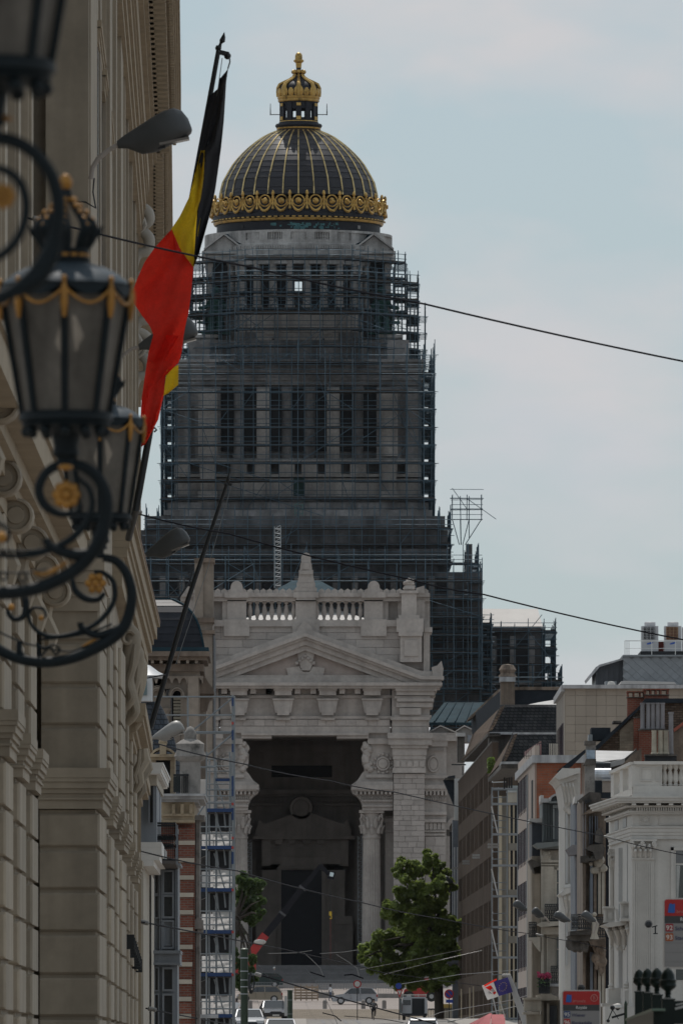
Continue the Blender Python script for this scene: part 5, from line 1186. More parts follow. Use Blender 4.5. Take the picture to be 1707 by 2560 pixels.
# ---- beige clad upper block + penthouse
bg_ = thing('beige_clad_block', 'tall beige tile clad block rising behind the gable and chimneys', 'building', P(1550,1895,760)); Yg = 760
MB().pbox(1411,1760,1716,1900,Yg+.1,25).build('wall', mat('joint_grey',(.23,.20,.17),.9,var=.1), bg_)
pm = chamf(.02).mesh('facade_panel', BEIGEP); cols = [1412,1437,1463.5,1489,1513.5,1539,1566,1592,1618,1644,1670,1696,1722,1748]; rows = [1721,1739,1764,1791,1812,1833,1855,1877,1895]
for x0, x1 in zip(cols, cols[1:]):
    for y0, y1 in zip(rows, rows[1:]):
        inst(pm, 'facade_panel', bg_, ((PX(x0,Yg)+PX(x1,Yg))/2, Yg+.02, (PZ(y0,Yg)+PZ(y1,Yg))/2), (0,0,0), ((x1-x0-.5)*Yg/F, .2, (y1-y0-.5)*Yg/F))
MB().pbox(1406,1760,1712,1721,Yg-.5,26).build('coping', mat('grey_lead_stone',(.34,.34,.345)), bg_)
L0, L1 = Vector((PX(1392,786),786,0)), Vector((PX(1410.5,Yg),Yg,0))
zt = PZ(1718,Yg)
strip(bg_, 'side_wall', BEIGEP, 0, 1, zt-5.4, zt-.1, .0, .3, L0, L1); strip(bg_, 'coping', mat('grey_lead_stone',(.34,.34,.345)), -.05, 1, zt-.3, zt+.15, .25, .6, L0, L1)
strip(bg_, 'side_window', PURP, .1, .85, zt-5.0, zt-2.4, .04, .05, L0, L1)
for j in range(5): strip(bg_, 'window_bar', MATS['dark_bar'], .14+.16*j, .17+.16*j, zt-5.1, zt-2.4, .1, .05, L0, L1)
b = MB(); b.pprism([(1548,1711),(1552,1703),(1560,1702),(1684,1705),(1690,1711)], Yg+2, 10); b.build('gravel_mound', ROOFW, bg_)
MB().lathe([(0,.25),(.2,.22),(.28,.05),(.28,-.2)], P(1527,1712,Yg+3), 12).build('roof_dome_light', WHITEP, bg_); MB().pbox(1512,1540,1703,1713,Yg+5,2).build('roof_box', GALV, bg_)
pent = thing('penthouse', 'grey shingled penthouse with dark metal lean-to on the beige block', 'penthouse', P(1600,1712,775)); Yh = 775
MB().pbox(1557,1760,1640,1716,Yh+.05,14).build('wall', mat('grey_backing',(.20,.21,.22),.8), pent)
sh = MB().add([(0,-.05,-.5),(.5,-.05,0),(0,-.05,.5),(-.5,-.05,0),(0,.05,-.5),(.5,.05,0),(0,.05,.5),(-.5,.05,0)],[(0,1,2,3),(0,4,5,1),(1,5,6,2),(2,6,7,3),(3,7,4,0)]).mesh('shingle', mat('grey_shingle',(.225,.238,.25),.8,var=.08,scale=.6,obj=.06,spec=.1))
for r in range(7):
    for c in range(9):
        x, y = 1566+24*c+(12 if r%2 else 0), 1648+10.6*r
        if x < 1740: inst(sh, 'shingle', pent, P(x,y,Yh), (radians(-3),0,0), (23.4*Yh/F,1,20.8*Yh/F))
MB().pbox(1556,1760,1637,1641,Yh-.3,15).build('edge_trim', GALV, pent)
b = MB(); b.pprism([(1488,1714),(1488,1668),(1498,1662),(1556,1646),(1556,1714)], Yh+1, 10); b.build('lean_to', mat('dark_seamed_metal',(.06,.065,.075),.5,.2,var=.15), pent)
for k in range(5): MB().pbox(1497+12*k,1498.2+12*k,1664-3*k,1714,Yh+.9,.1).build('standing_seam', MATS['dark_seamed_metal'], pent)
solid([P(1470,1690,Yh),P(1496,1662,Yh),P(1556,1645,Yh),P(1556,1649,Yh),P(1498,1667,Yh),P(1473,1697,Yh)], 11, 'lean_to_roof', mat('grey_lead_stone',(.34,.34,.345)), pent)
b = MB()
for x, d in ((1561,0),(1566,2),(1571,0),(1628,0),(1687,0)): b.bar(P(x,1638,Yh-.1+d),P(x,1602,Yh-.1+d),.05)
b.bar(P(1561,1602,Yh-.1),P(1760,1602,Yh-.1),.06); b.bar(P(1561,1621,Yh-.1),P(1760,1621,Yh-.1),.03); b.build('roof_railing', mat('white_rail_paint',(.6,.6,.58),.5,var=.05), pent)
MB().pbox(1600,1760,1628,1638,Yh+1,6).build('plinth', DARK, pent)
for k, x in enumerate((1602.5,1660)):
    ac = thing('air_conditioner', ('white air conditioning unit with blue oval badge, left one on the penthouse roof','white air conditioning unit with rusty brown grille, right one on the penthouse roof')[k], 'air conditioner', P(x+21,1628,Yh+2), 'rooftop air conditioning units'); Yc_ = Yh+2
    MB().pbox(x,x+42,1565,1628,Yc_+.1,1.5).build('casing', mat('white_enamel',(.45,.45,.46),.5,var=.06), ac)
    g = MB().pbox(x+4,x+34,1567,1599,Yc_,.12).build('grille', DARK if k==0 else mat('rusty_grille',(.13,.05,.035),.8,var=.3), ac); b = MB()
    for j in range(4): b.pbox(x+4+9*j,x+5+9*j,1567,1599,Yc_-.05,.04)
    for j in range(9): b.pbox(x+4,x+34,1568+3.8*j,1568.7+3.8*j,Yc_-.06,.04)
    gb = b.mesh('grille_wires', MATS['white_enamel'] if k==0 else mat('tan_wire',(.35,.24,.14),.6), wloc(g)); q = bpy.data.objects.new('grille_wires', gb); COL.objects.link(q); q.parent = g; q['kind'] = 'stuff'
    l_ = MB().lathe([(0,0),(1,0)], n=20); b = MB(); c = P(x+21,1608,Yc_); b.add([(c.x+.24*u+.0*v, c.y+.09, c.z+.065*v+.06*u) for u,v,_ in l_.v], l_.f); b.build('oval_badge', mat('badge_blue',(.015,.09,.42),.5,var=0), ac)
    MB().lathe([(.0,.28),(.36,.28),(.4,.25),(.4,0)], P(x+21,1565,Yc_+.9), 18).build('fan_collar', MATS['white_enamel'], ac)
MB().pbox(1645,1658,1604,1628,Yh+3,1).build('rusty_duct', mat('rust_red_duct',(.20,.04,.03),.7), pent); MB().pbox(1704,1760,1568,1628,Yh+4,1).build('spare_casing', MATS['white_enamel'], pent)
# ---- gable house roofs and chimneys
gh = thing('gabled_brick_house', 'old brick gable with dark slanting roof edge below the beige block', 'house', P(1560,1950,600)); Yk = 640
OLDB = brickmat('old_mixed_brick', (.10,.065,.045), (.17,.13,.10), (.06,.05,.042), .35, .14, ms=.02)
b = MB(); b.pprism([(1490,1878),(1604,1758),(1612,1752),(1720,1752),(1720,1990),(1490,1990)], Yk+.3, 6); b.build('gable_wall', OLDB, gh)
MB().pprism([(1548,1880),(1548,1826),(1580,1796),(1584,1800),(1584,1880)], Yk+.1, .5).build('pale_render_patch', brickmat('pale_old_brick',(.30,.25,.19),(.2,.16,.12),(.22,.19,.15),.35,.14,ms=.02), gh)
solid([P(1487,1866,Yk-.2),P(1600,1762,Yk-.2),P(1612,1746,Yk-.2),P(1720,1746,Yk-.2),P(1720,1757,Yk-.2),P(1614,1757,Yk-.2),P(1492,1875,Yk-.2)], 7, 'roof_edge', mat('dark_bitumen',(.035,.042,.05)), gh)
b = MB(); b.pbox(1477,1525,1819,1850,Yk+1,3); b.build('dark_dormer', MATS['dark_bitumen'], gh); MB().pbox(1470,1480,1836,1858,Yk+.8,2).build('dormer_cheek', GALV, gh)
b = MB(); b.pbox(1532,1552,1802,1807,Yk-.5,3); b.build('roof_spike', DKST, gh)
solid([P(1484,1876,Yk-4),P(1582,1878,Yk-4),P(1560,1896,Yk-10),P(1524,1906,Yk-10),P(1488,1903,Yk-10)], .3, 'zinc_roof', ZINC, gh, (0,0,-1))
solid([P(1487,1905,Yk-9.8),P(1560,1897,Yk-9.8),P(1582,1880,Yk-9.8),P(1590,1870,Yk-9.8),P(1598,1900,Yk-9.8),P(1598,1990,Yk-9.8),P(1487,1990,Yk-9.8)], 5, 'shadowed_wall', DKST, gh)
b = MB(); b.pprism([(1527,1985),(1545,1920),(1582,1884),(1602,1870),(1604,1985)], Yk-11, .5); b.build('grey_flank', BRST, gh)
MB().pbox(1488,1525,1908,1925,Yk-10.5,.6).build('roof_gap', DARK, gh)
def chim(label, x0, x1, y0, y1, Y, m, cap=6, depth=1.2, loc=None):
    t = thing('chimney', label, 'chimney', P((x0+x1)/2,y1,Y), 'chimneys on the right hand roofs'); MB().pbox(x0,x1,y0+cap,y1,Y,depth).build('stack', m, t); MB().pbox(x0-2,x1+2,y0,y0+cap,Y-.15,depth+.3).build('cap', DKST, t); return t
RB2 = brickmat('red_chimney_brick', (.24,.07,.045), (.19,.055,.035), (.20,.13,.10), .3, .11, ms=.018)
t1 = chim('red brick chimney with open arched cap, left of the pair before the beige block', 1568,1609,1742,1800,Yk+1.5,RB2,2)
b = MB(); b.pbox(1566,1615,1728,1731,Yk+1.3,1.5)
for x in (1567,1581,1597,1607): b.pbox(x,x+4,1731,1742,Yk+1.4,1.3)
b.build('arched_cap', RB2, t1)
t2 = chim('red brick chimney with open arched cap, right of the pair before the beige block', 1610,1670,1736,1752,Yk+1.1,RB2,2)
b = MB(); b.pbox(1607,1672,1722,1725,Yk+.9,1.6)
for x in (1609,1623,1636,1648,1665): b.pbox(x,x+5,1725,1736,Yk+1,1.4)
b.build('arched_cap', RB2, t2)
chim('tall red brick chimney in front of the old brick gable', 1583,1606,1792,1890,Yk-.6,RB2,3)
chim('broad red brick chimney carrying the upper grey pots', 1597,1682,1823,1905,Yk-1.5,RB2,3)
chim('dark low chimney base carrying the lower cream pots', 1612,1690,1886,1912,Yk-4,DARK,4)
potm = MB().lathe([(.22,0),(.25,.05),(.2,.12),(.19,1.5),(.24,1.53),(.24,1.6),(.16,1.6)], n=12).mesh('pot', mat('grey_clay_pot',(.20,.19,.195),.8,var=.2,streak=.2,obj=.12), smooth=True)
potc = MB().lathe([(.22,0),(.25,.05),(.19,.12),(.17,1.3),(.2,1.4),(.14,1.4)], n=12).mesh('pot', mat('cream_clay_pot',(.36,.32,.25),.8,var=.25,streak=.3,obj=.12), smooth=True)
def pot(x, y0, y1, Y, me, h0, label, grp, s=1):
    o = bpy.data.objects.new('chimney_pot', me); COL.objects.link(o); o.location = P(x, y1, Y); o.scale = (s,s,(y1-y0)*Y/F/h0); tag(o, label, 'chimney pot', grp); return o
for k, x in enumerate((1605,1619,1631,1643,1655)): pot(x,1757,1823,Yk-1,potm,1.6,['first','second','third','fourth','fifth'][k]+' grey clay pot from the dark roof slope, upper row on the red stack','upper row of chimney pots',.66)
for k, x in enumerate((1634,1650,1663)): pot(x,1826,1886,Yk-3.6,potc,1.4,['leftmost','middle','rightmost'][k]+' cream clay chimney pot of three on the dark base','lower row of chimney pots',.85)
pot(1676,1780,1886,Yk-3.2,potm,1.6,'single tallest grey flue pipe right of the chimney pots',None,.7)
solid([P(1682,1822,Yk-2),P(1720,1795,Yk-2),P(1720,1803,Yk-2),P(1684,1830,Yk-2)], 5, 'red_tile_roof', mat('red_roof_tile',(.25,.07,.045),.8,var=.3,scale=3), gh); solid([P(1680,1835,Yk-1.8),P(1684,1828,Yk-1.8),P(1720,1803,Yk-1.8),P(1720,1900,Yk-1.8),P(1680,1900,Yk-1.8)], 4, 'grey_flank', BRST, gh)
gs = thing('grey_chimney_column', 'grey stone chimney column with pale metal cowl beside the dark gap', 'chimney', P(1476,1990,600)); Ys_ = 602
b = MB(); b.pbox(1462,1488,1912,2000,Ys_,1.5); b.pbox(1464,1488,1862,1898,Ys_+.2,1.2); b.build('stack', mat('grey_weathered_stone',(.22,.205,.19)), gs); b = MB(); b.pprism([(1457,1912),(1466,1897),(1489,1897),(1489,1912)], Ys_-.2, 2); b.pbox(1461,1488,1852,1862,Ys_-.1,1.6); b.build('cap', DKST, gs)
MB().pbox(1465,1486,1875,1897,Ys_-.02,.3).build('metal_cowl', mat('blue_zinc',(.28,.34,.40),.4,.4,var=.3,scale=3), gs)
solid([P(1395,1925,640),P(1462,1873,640),P(1464,1880,640),P(1432,1912,640),P(1412,1926,640)], 5, 'roof_verge', mat('dark_bitumen',(.035,.042,.05)), pk)
tk = thing('roof_tank', 'pale cylindrical metal tank lying on the dark roof', 'tank', P(1506,1960,598)); b = MB(); b.tube([P(1486,1936,598),P(1526,1936,598)], .34, 14); b.build('drum', mat('pale_metal',(.45,.47,.50),.4,.3,var=.15,streak=.2), tk); MB().pbox(1487,1527,1950,1995,599,1.5).build('cradle', mat('dark_bitumen',(.035,.042,.05)), tk); MB().pbox(1505,1530,1952,1980,597.5,.6).build('louvre_box', mat('brown_louvre',(.26,.22,.19),.8,var=.2), tk); MB().pbox(1504,1533,1948,1952,597.3,1).build('box_lid', ZINC, tk)
# ---- cream bay house
cb_ = thing('cream_bay_house', 'cream town house with zinc arched dormer and iron balconies', 'house', P(1375,2560,625)); Yy = 622
CRW = mat('cream_town_stone', (.33,.295,.245), .85, var=.12, scale=.8, streak=.2, grain=.06)
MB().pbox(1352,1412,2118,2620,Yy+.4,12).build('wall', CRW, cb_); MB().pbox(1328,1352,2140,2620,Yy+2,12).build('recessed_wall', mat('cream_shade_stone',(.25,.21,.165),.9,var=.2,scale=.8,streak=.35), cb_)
MB().pbox(1329,1358,2050,2160,Yy+3,8).build('side_mansard', mat('night_slate',(.022,.027,.036),.6,var=.3), cb_); MB().pbox(1323,1356,2046,2056,Yy+2.6,5).build('mansard_cap', ROOFW, cb_)
b = MB(); b.pbox(1355,1412,2003,2104,Yy+1.6,8); b.build('dormer', mat('grey_green_lead',(.075,.085,.085),.6,var=.2,streak=.3), cb_)
for x in (1357,1363,1370,1376): MB().pbox(x,x+2.4,2008,2100,Yy+1.45,.3).build('dormer_rib', MATS['grey_green_lead'], cb_)
b = MB(); b.pbox(1381,1385,2018,2098,Yy+1.2,.5); b.pbox(1381,1410,2012,2020,Yy+1.15,.6); b.build('dormer_frame', mat('grey_green_trim',(.13,.14,.135),.6,var=.2), cb_); MB().pbox(1385,1410,2022,2098,Yy+1.5,.2).build('dormer_window', DGLASS, cb_)
b = MB()
for k in range(10):
    a0, a1 = pi*k/10, pi*(k+1)/10
    b.pprism([(1391-20*cos(a0),2003-19*sin(a0)),(1391-20*cos(a1),2003-19*sin(a1)),(1391-15*cos(a1),2003-14*sin(a1)),(1391-15*cos(a0),2003-14*sin(a0))], Yy+.9, 5)
b.pbox(1352,1374,1996,2006,Yy+1,6); b.build('dormer_hood', ZINC, cb_); MB().pbox(1350,1358,1988,2004,Yy+1.3,4).build('hood_end', ROOFW, cb_); MB().pprism([(1374,2004)]+[(1391-16*cos(pi*k/10),2003-15*sin(pi*k/10)) for k in range(11)]+[(1408,2004)], Yy+1.3,1).build('hood_tympanum', MATS['grey_green_lead'], cb_)
MB().pbox(1372,1412,2003,2008,Yy+.9,2).build('hood_sill', MATS['grey_green_trim'], cb_)
b = MB(); b.pprism([(1332,2112),(1340,2107),(1412,2103),(1412,2112),(1345,2122)], Yy-.6, 8); b.pbox(1346,1412,2112,2122,Yy-.2,6); b.build('cornice', MATS['grey_green_trim'], cb_); MB().pbox(1354,1412,2122,2126,Yy+.1,4).build('cornice_shadow_strip', DKST, cb_)  # dark strip under the cornice carries its shadow as colour
for x in (1353,1405):
    b = MB()
    for k in range(12): b.sphere(P(x+4+U(0,16 if x<1400 else 5),2128+U(0,24),Yy+.3), U(.12,.24), 6, 4)
    b.build('carved_capital', CRW, cb_)
b = MB(); b.pbox(1352,1412,2150,2156,Yy+.15,2); b.pbox(1352,1412,2160,2163,Yy+.2,2); b.pbox(1352,1384,2166,2300,Yy+.2,1); b.pbox(1384,1391,2174,2300,Yy+.25,1); b.pbox(1391,1412,2169,2175,Yy+.2,1); b.build('wall_trim', CRW, cb_)
for t_, u in ((2176,2300),(2342,2420)):
    MB().pbox(1391,1410,t_,u,Yy+.3,.2).build('window', mat('green_grey_glass',(.045,.055,.055),.15,var=.3), cb_); MB().pbox(1391,1410,t_+30,t_+32,Yy+.25,.2).build('transom', CRW, cb_)
def railing(par, pts, yt, yb, Y, n, m=IRON, orn=True, nm='railing'):
    b = MB()
    for (xa, ya), (xb, yb_) in zip(pts, pts[1:]):
        A, B = Vector((PX(xa,ya),ya,0)), Vector((PX(xb,yb_),yb_,0)); z0, z1 = PZ(yb,Y), PZ(yt,Y)
        for z in (z0+.05, z1, z1-.1): b.bar(A+Vector((0,0,z)), B+Vector((0,0,z)), .06, .06)
        for i in range(n+1):
            p = A.lerp(B,i/n); b.bar(p+Vector((0,0,z0)), p+Vector((0,0,z1)), .035)
            if orn and i < n:
                c = p+(B-A)/n/2; d = (B-A).normalized(); w_ = (B-A).length/n*.42; h_ = (z1-z0)
                for q in (.25,.55): b.tube([c+d*w_*cos(j*pi/4)+Vector((0,0,z0+h_*q+h_*.13*sin(j*pi/4))) for j in range(9)], .022, 4)
                b.obox(c+Vector((0,0,z0+h_*.78)), (d,(0,1,0),(0,0,1)), (w_*.5,.03,h_*.08))
    return b.build(nm, m, par)
railing(cb_, [(1361,Yy-.3),(1412,Yy-.3)], 2261, 2303, Yy, 9); MB().pprism([(1341,2312),(1352,2305),(1412,2303),(1412,2312),(1352,2318)], Yy-.8, 6).build('balcony_slab', CRW, cb_); MB().pbox(1352,1412,2318,2336,Yy-.1,3).build('frieze', CRW, cb_)
railing(cb_, [(1376,Yy-1),(1404,Yy-1),(1438,Yy-2.5)], 2416, 2460, Yy, 6); MB().pbox(1372,1440,2459,2466,Yy-1.5,4).build('balcony_slab', mat('grey_lead_stone',(.34,.34,.345)), cb_); MB().pbox(1378,1440,2466,2560,Yy-.4,3).build('ground_storey', mat('grey_weathered_stone',(.22,.205,.19)), cb_)
b = MB(); b.pbox(1352,1358,2326,2500,Yy+.1,1); b.pbox(1366,1369,2336,2500,Yy+.25,.6); b.build('pilaster', CRW, cb_)
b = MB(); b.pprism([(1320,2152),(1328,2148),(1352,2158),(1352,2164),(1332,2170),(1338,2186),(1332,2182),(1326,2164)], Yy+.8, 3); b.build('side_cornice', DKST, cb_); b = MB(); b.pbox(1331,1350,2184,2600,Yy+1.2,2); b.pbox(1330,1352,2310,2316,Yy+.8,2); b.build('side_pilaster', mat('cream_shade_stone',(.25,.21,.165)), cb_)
railing(cb_, [(1321,Yy),(1340,Yy)], 2306, 2344, Yy, 4); b = MB(); b.pprism([(1320,2344),(1350,2342),(1350,2380),(1338,2366),(1330,2352),(1322,2350)], Yy-.2, 2); b.build('balcony_bracket', CRW, cb_)
pl = thing('flower_planter', 'black iron planter full of pink flowers on the balcony corner', 'planter', P(1360,2486,Yy-2)); Ypl = Yy-2
railing(pl, [(1346,Ypl),(1373,Ypl)], 2446, 2484, Ypl, 5, nm='iron_cage'); MB().pbox(1347,1372,2440,2484,Ypl+.3,.6).build('trough', DARK, pl)
b = MB(); g_ = MB()
for k in range(60):
    c = P(1344+U(0,31),2440+U(-9,6),Ypl+U(-.2,.4)); 
    for j in range(3): 
        d = Vector((U(-1,1),U(-1,1),U(-1,1))).normalized()*.1; e = Vector((U(-1,1),U(-1,1),U(-1,1))).normalized()*.1; b.add([c-d,c+e,c+d,c-e],[(0,1,2,3)])
for k in range(50):
    c = P(1341+U(0,34),2448+U(-4,10) if k>20 else 2452+U(-6,16),Ypl+U(-.2,.3)); d = Vector((U(-1,1),U(-1,1),U(-1,1))).normalized()*.1; e = Vector((U(-1,1),U(-1,1),U(-1,1))).normalized()*.06; g_.add([c-d,c+e,c+d,c-e],[(0,1,2,3)])
b.build('pink_blooms', mat('pink_petal',(.42,.06,.13),.7,var=.4,scale=6,trans=.3), pl, kind='stuff'); g_.build('leaves', mat('planter_leaf',(.05,.10,.03),.7,var=.3,scale=5), pl, kind='stuff')
lb = thing('stone_balcony_house', 'old stone house with projecting box balcony above the red awning', 'house', P(1335,2560,600)); Yl = 598
b = MB(); b.pbox(1310,1352,2497,2528,Yl,3); b.pbox(1308,1354,2494,2499,Yl-.2,3.4); b.pbox(1307,1346,2530,2536,Yl-.3,3.4); b.pbox(1316,1352,2536,2620,Yl+.3,3); b.build('box_balcony', CRW, lb)
b = MB(); b.pprism([(1340,2488),(1375,2484),(1392,2492),(1396,2500),(1345,2502)], Yl+1, 3); b.pbox(1352,1398,2500,2620,Yl+2,3); b.pbox(1352,1358,2504,2620,Yl+1.2,1); b.pbox(1366,1372,2508,2620,Yl+1.4,1); b.build('bay_base', CRW, lb); MB().pbox(1373,1392,2514,2620,Yl+1.8,.3).build('window', DGLASS, lb)
# ---- white corniced house
wh = thing('white_corniced_house', 'narrow white house with two tiers of scrolled white cornice', 'house', P(1425,2560,590)); Yw = 588
b = MB(); b.pbox(1411,1439,2000,2620,Yw,14); b.pbox(1438,1450,1920,2010,Yw+.3,12); b.build('wall', WHITEP, wh)
def scrolls(par, x0, x1, pts, Y, n, m):
    for k in range(n):
        xx = x0 + (x1-x0)*(k+.5)/n; hw = (x1-x0)/n*.32
        b = MB(); b.tube([P(xx+dx, y, Y+dy) for dx, y, dy in pts], [hw*Y/F*q for q in (1.1,1.0,.85,.9,1.0,.6)][:len(pts)], 8); b.build('scroll_bracket', m, par, True)
b = MB()
b.pprism([(1385,1942),(1405,1920),(1448,1922),(1448,1932),(1396,1950)], Yw-1.2, 14); b.pprism([(1392,1948),(1404,1938),(1440,1938),(1440,1948),(1400,1960)], Yw-.9, 13); b.pprism([(1400,1956),(1440,1950),(1438,2000),(1411,2024),(1406,1985)], Yw-.3, 13); b.build('top_cornice', WHITEP, wh)
scrolls(wh, 1404, 1436, [(-2,1958,-.9),(0,1966,-1.0),(2,1978,-.75),(5,1992,-.6),(6,2004,-.6),(4,2012,-.4)], Yw, 4, WHITEP)
b = MB()
for k in range(14): b.sphere(P(1410+U(0,28),2020+U(-6,10),Yw-.1), U(.12,.22), 6, 4)
b.build('carved_swag', WHITEP, wh)
b = MB(); b.pbox(1413,1418,2030,2208,Yw-.12,.3); b.pbox(1424,1429,2030,2208,Yw-.12,.3); b.pbox(1434,1438,2030,2208,Yw-.1,.3); b.pbox(1413,1418,2296,2414,Yw-.12,.3); b.pbox(1428,1432,2296,2414,Yw-.1,.3); b.build('pilaster_rib', WHITEG, wh)
b = MB(); b.pprism([(1399,2234),(1412,2222),(1439,2216),(1439,2226),(1404,2240)], Yw-1, 8); b.pprism([(1404,2238),(1439,2228),(1439,2280),(1416,2290),(1408,2262)], Yw-.3, 6)
for k in range(9): b.sphere(P(1414+2.8*k,2219-.4*k,Yw-.6), .16, 6, 4)
b.build('lower_cornice', WHITEP, wh)
scrolls(wh, 1408, 1438, [(-2,2240,-.7),(-1,2248,-.8),(1,2258,-.6),(3,2270,-.5),(2,2280,-.5),(0,2290,-.3)], Yw, 3, WHITEP)
# ---- grey-blue and brown stone houses
g1 = thing('grey_blue_house', 'soot darkened house with grey blue window bays and iron balcony', 'house', P(1450,2560,570)); Y1 = 568
MB().pbox(1437,1462,2000,2620,Y1+.5,10).build('wall', GBW, g1)
for x in (1438,1443,1449,1454): MB().pbox(x,x+2.2,2012,2110,Y1+.3,.3).build('window_mullion', mat('violet_grey_trim',(.15,.155,.185),.7,var=.2), g1); MB().pbox(x,x+2.2,2150,2285,Y1+.3,.3).build('window_mullion', MATS['violet_grey_trim'], g1)
for k in range(3): MB().pprism([(1434+7*k,2008),(1437+7*k,1990-2*k),(1443+7*k,1987-2*k),(1443+7*k,2008)], Y1-.3, 4).build('dormer_hood', ROOFW, g1)
MB().pbox(1436,1452,2104,2112,Y1-.1,1).build('sill', GBW, g1)
b = MB(); b.pprism([(1416,2122),(1430,2112),(1456,2112),(1456,2134),(1425,2138)], Y1-1, 4); b.pprism([(1438,2142),(1456,2134),(1456,2142),(1440,2150)], Y1-.5, 3); b.pbox(1438,1456,2150,2170,Y1,1); b.build('hood_mould', mat('violet_grey_stone',(.17,.16,.165),.9,var=.25,scale=1), g1)
g2 = thing('brown_stone_house', 'blackened brown stone house with deep dark cornices and carved balcony', 'house', P(1490,2560,550)); Y2 = 548
MB().pbox(1456,1513,1998,2620,Y2+.6,12).build('wall', BRST, g2)
b = MB(); b.pprism([(1450,1996),(1472,1980),(1500,1982),(1500,2002),(1476,2014),(1462,2006)], Y2-.8, 6); b.pbox(1478,1502,1984,2016,Y2-.2,4); b.build('cornice', DKST, g2)
for k in range(6): MB().pbox(1462+2.8*k,1464+2.8*k,2000,2008-k*.8,Y2-.9,.5).build('dentil', DARK, g2)
MB().pprism([(1452,2038),(1476,2020),(1503,2014),(1503,2024),(1480,2032)], Y2-.3, 1).build('string_course', BRST, g2)
for x, w_ in ((1472,3),(1478,2),(1486,3),(1491,2)): MB().pbox(x,x+w_,2040,2110,Y2+.3,.4).build('window_mullion', GBW, g2); MB().pbox(x,x+w_,2200,2290,Y2+.3,.4).build('window_mullion', GBW, g2)
for x in (1456,1461.5): MB().pbox(x,x+2.2,1996,2150,Y2-.2,.5).build('pilaster_rib', mat('violet_grey_stone',(.17,.16,.165)), g2)
b = MB(); b.pprism([(1463,2122),(1476,2112),(1505,2110),(1512,2120),(1505,2146),(1488,2150),(1482,2130)], Y2-.9, 3); b.build('dark_pediment', DKST, g2)
b = MB(); c = P(1494,2085,Y2)
b.pprism([(1486,2105),(1488,2080),(1494,2070),(1502,2072),(1508,2088),(1506,2110)], Y2-.5, 2); b.build('scrolled_acroterion', DKST, g2)
for x, y0, m in ((1456,2160,BRST),(1474,2150,GBW),(1483,2152,BRST),(1494,2166,CRW),(1503,2160,CRW)): MB().pbox(x,x+7,y0,2285,Y2+.1,.6).build('engaged_column', m, g2); MB().pbox(x,x+7,2380,2620,Y2+.1,.6).build('engaged_column', m, g2)
b = MB()
for k in range(14): b.sphere(P(1476+U(0,34),2145+U(0,34),Y2+.1), U(.1,.24), 6, 4)
b.build('carved_capital', CRW, g2); b = MB(); b.pbox(1450,1472,2140,2156,Y2-.3,1.5); b.pbox(1462,1490,2146,2152,Y2-.5,1.5); b.build('ledge', DKST, g2)
MB().pbox(1512,1526,2000,2620,Y2+3,8).build('dark_gap', mat('black_gap',(.008,.010,.016),.9,var=.1), g2)
railing(g2, [(1428,Y2-2),(1446,Y2-3.2),(1474,Y2-3)], 2288, 2326, Y2, 5); b = MB(); b.pprism([(1424,2328),(1476,2324),(1474,2336),(1424,2338)], Y2-3, 4); b.pprism([(1418,2340),(1475,2334),(1470,2352),(1428,2352)], Y2-2.6, 4); b.pprism([(1424,2352),(1470,2350),(1468,2372),(1452,2374),(1430,2368)], Y2-2, 3); b.build('stone_balcony', DKST, g2)
for x in (1428,1440,1454): b = MB(); b.tube([P(x,2354,Y2-1.8),P(x+1,2364,Y2-2),P(x+5,2368,Y2-1.4),P(x+9,2376,Y2-.6)], [.3,.32,.22,.12], 8); b.build('balcony_bracket', DKST, g2)
b = MB(); b.pprism([(1470,2352),(1512,2346),(1512,2362),(1476,2366)], Y2-1, 2); b.pprism([(1480,2366),(1510,2362),(1510,2430),(1500,2440),(1492,2400)], Y2-.6, 1.5); 
for k in range(12): b.sphere(P(1482+U(0,26),2370+U(0,55),Y2-.5), U(.12,.26), 6, 4)
b.build('carved_doorhead', BRST, g2)
railing(g2, [(1474,Y2-2.5),(1512,Y2-2)], 2295, 2345, Y2, 6)
fg = thing('stone_figure', 'small weathered stone figure standing on the carved balcony', 'statue', P(1485,2348,Y2-3)); b = MB(); q = P(1485,2348,Y2-3)
b.tube([q,q+Vector((0,0,.3)),q+Vector((.05,0,.7)),q+Vector((-.03,0,1.0)),q+Vector((0,0,1.12))], [.24,.14,.17,.12,.05], 8); b.sphere(q+Vector((0,0,1.25)), .12, 8, 6); b.tube([q+Vector((0,0,.95)),q+Vector((.2,-.05,.75)),q+Vector((.1,-.1,.55))], .05, 6); b.tube([q+Vector((0,0,.95)),q+Vector((-.18,0,1.1)),q+Vector((-.2,0,1.3))], .05, 6); b.build('figure', CRW, fg, True)
# ---- white stone mansion
wm = thing('white_mansion', 'white stone corner mansion with balustrade, fluted pilasters and curtained window', 'house', P(1620,2560,491)); Ym = 491.0
S0, S1 = (PX(1580,Ym),Ym), (PX(1524,508),508)
MB().plan([S0,(40,Ym),(40,510),(S1[0],510),S1][::-1], -1.7, PZ(1992,Ym)).build('wall', WHITEP, wm)
def wrap(mb, pr, z0, z1, ext=0):      # band running along both visible faces
    s = pr; c = (S0[0]-s*.75, S0[1]-s); e = (S1[0]-s*.95, S1[1]+.02*s+ext)
    mb.plan([c,(40,Ym-s),(40,Ym+2),(S0[0]+2,Ym+2),(S1[0]+1.5,S1[1]+ext),e][::-1], z0, z1-.003)
zz = lambda y: PZ(y, Ym)
b = MB()
for y0, y1, p in ((1992,1996,1.05),(1996,2003,.98),(2003,2008,.9),(2014,2019,.42),(2027,2032,.28),(2032,2036,.2)): wrap(b, p, zz(y1), zz(y0), 0)
b.build('cornice', WHITEP, wm)
b = MB()
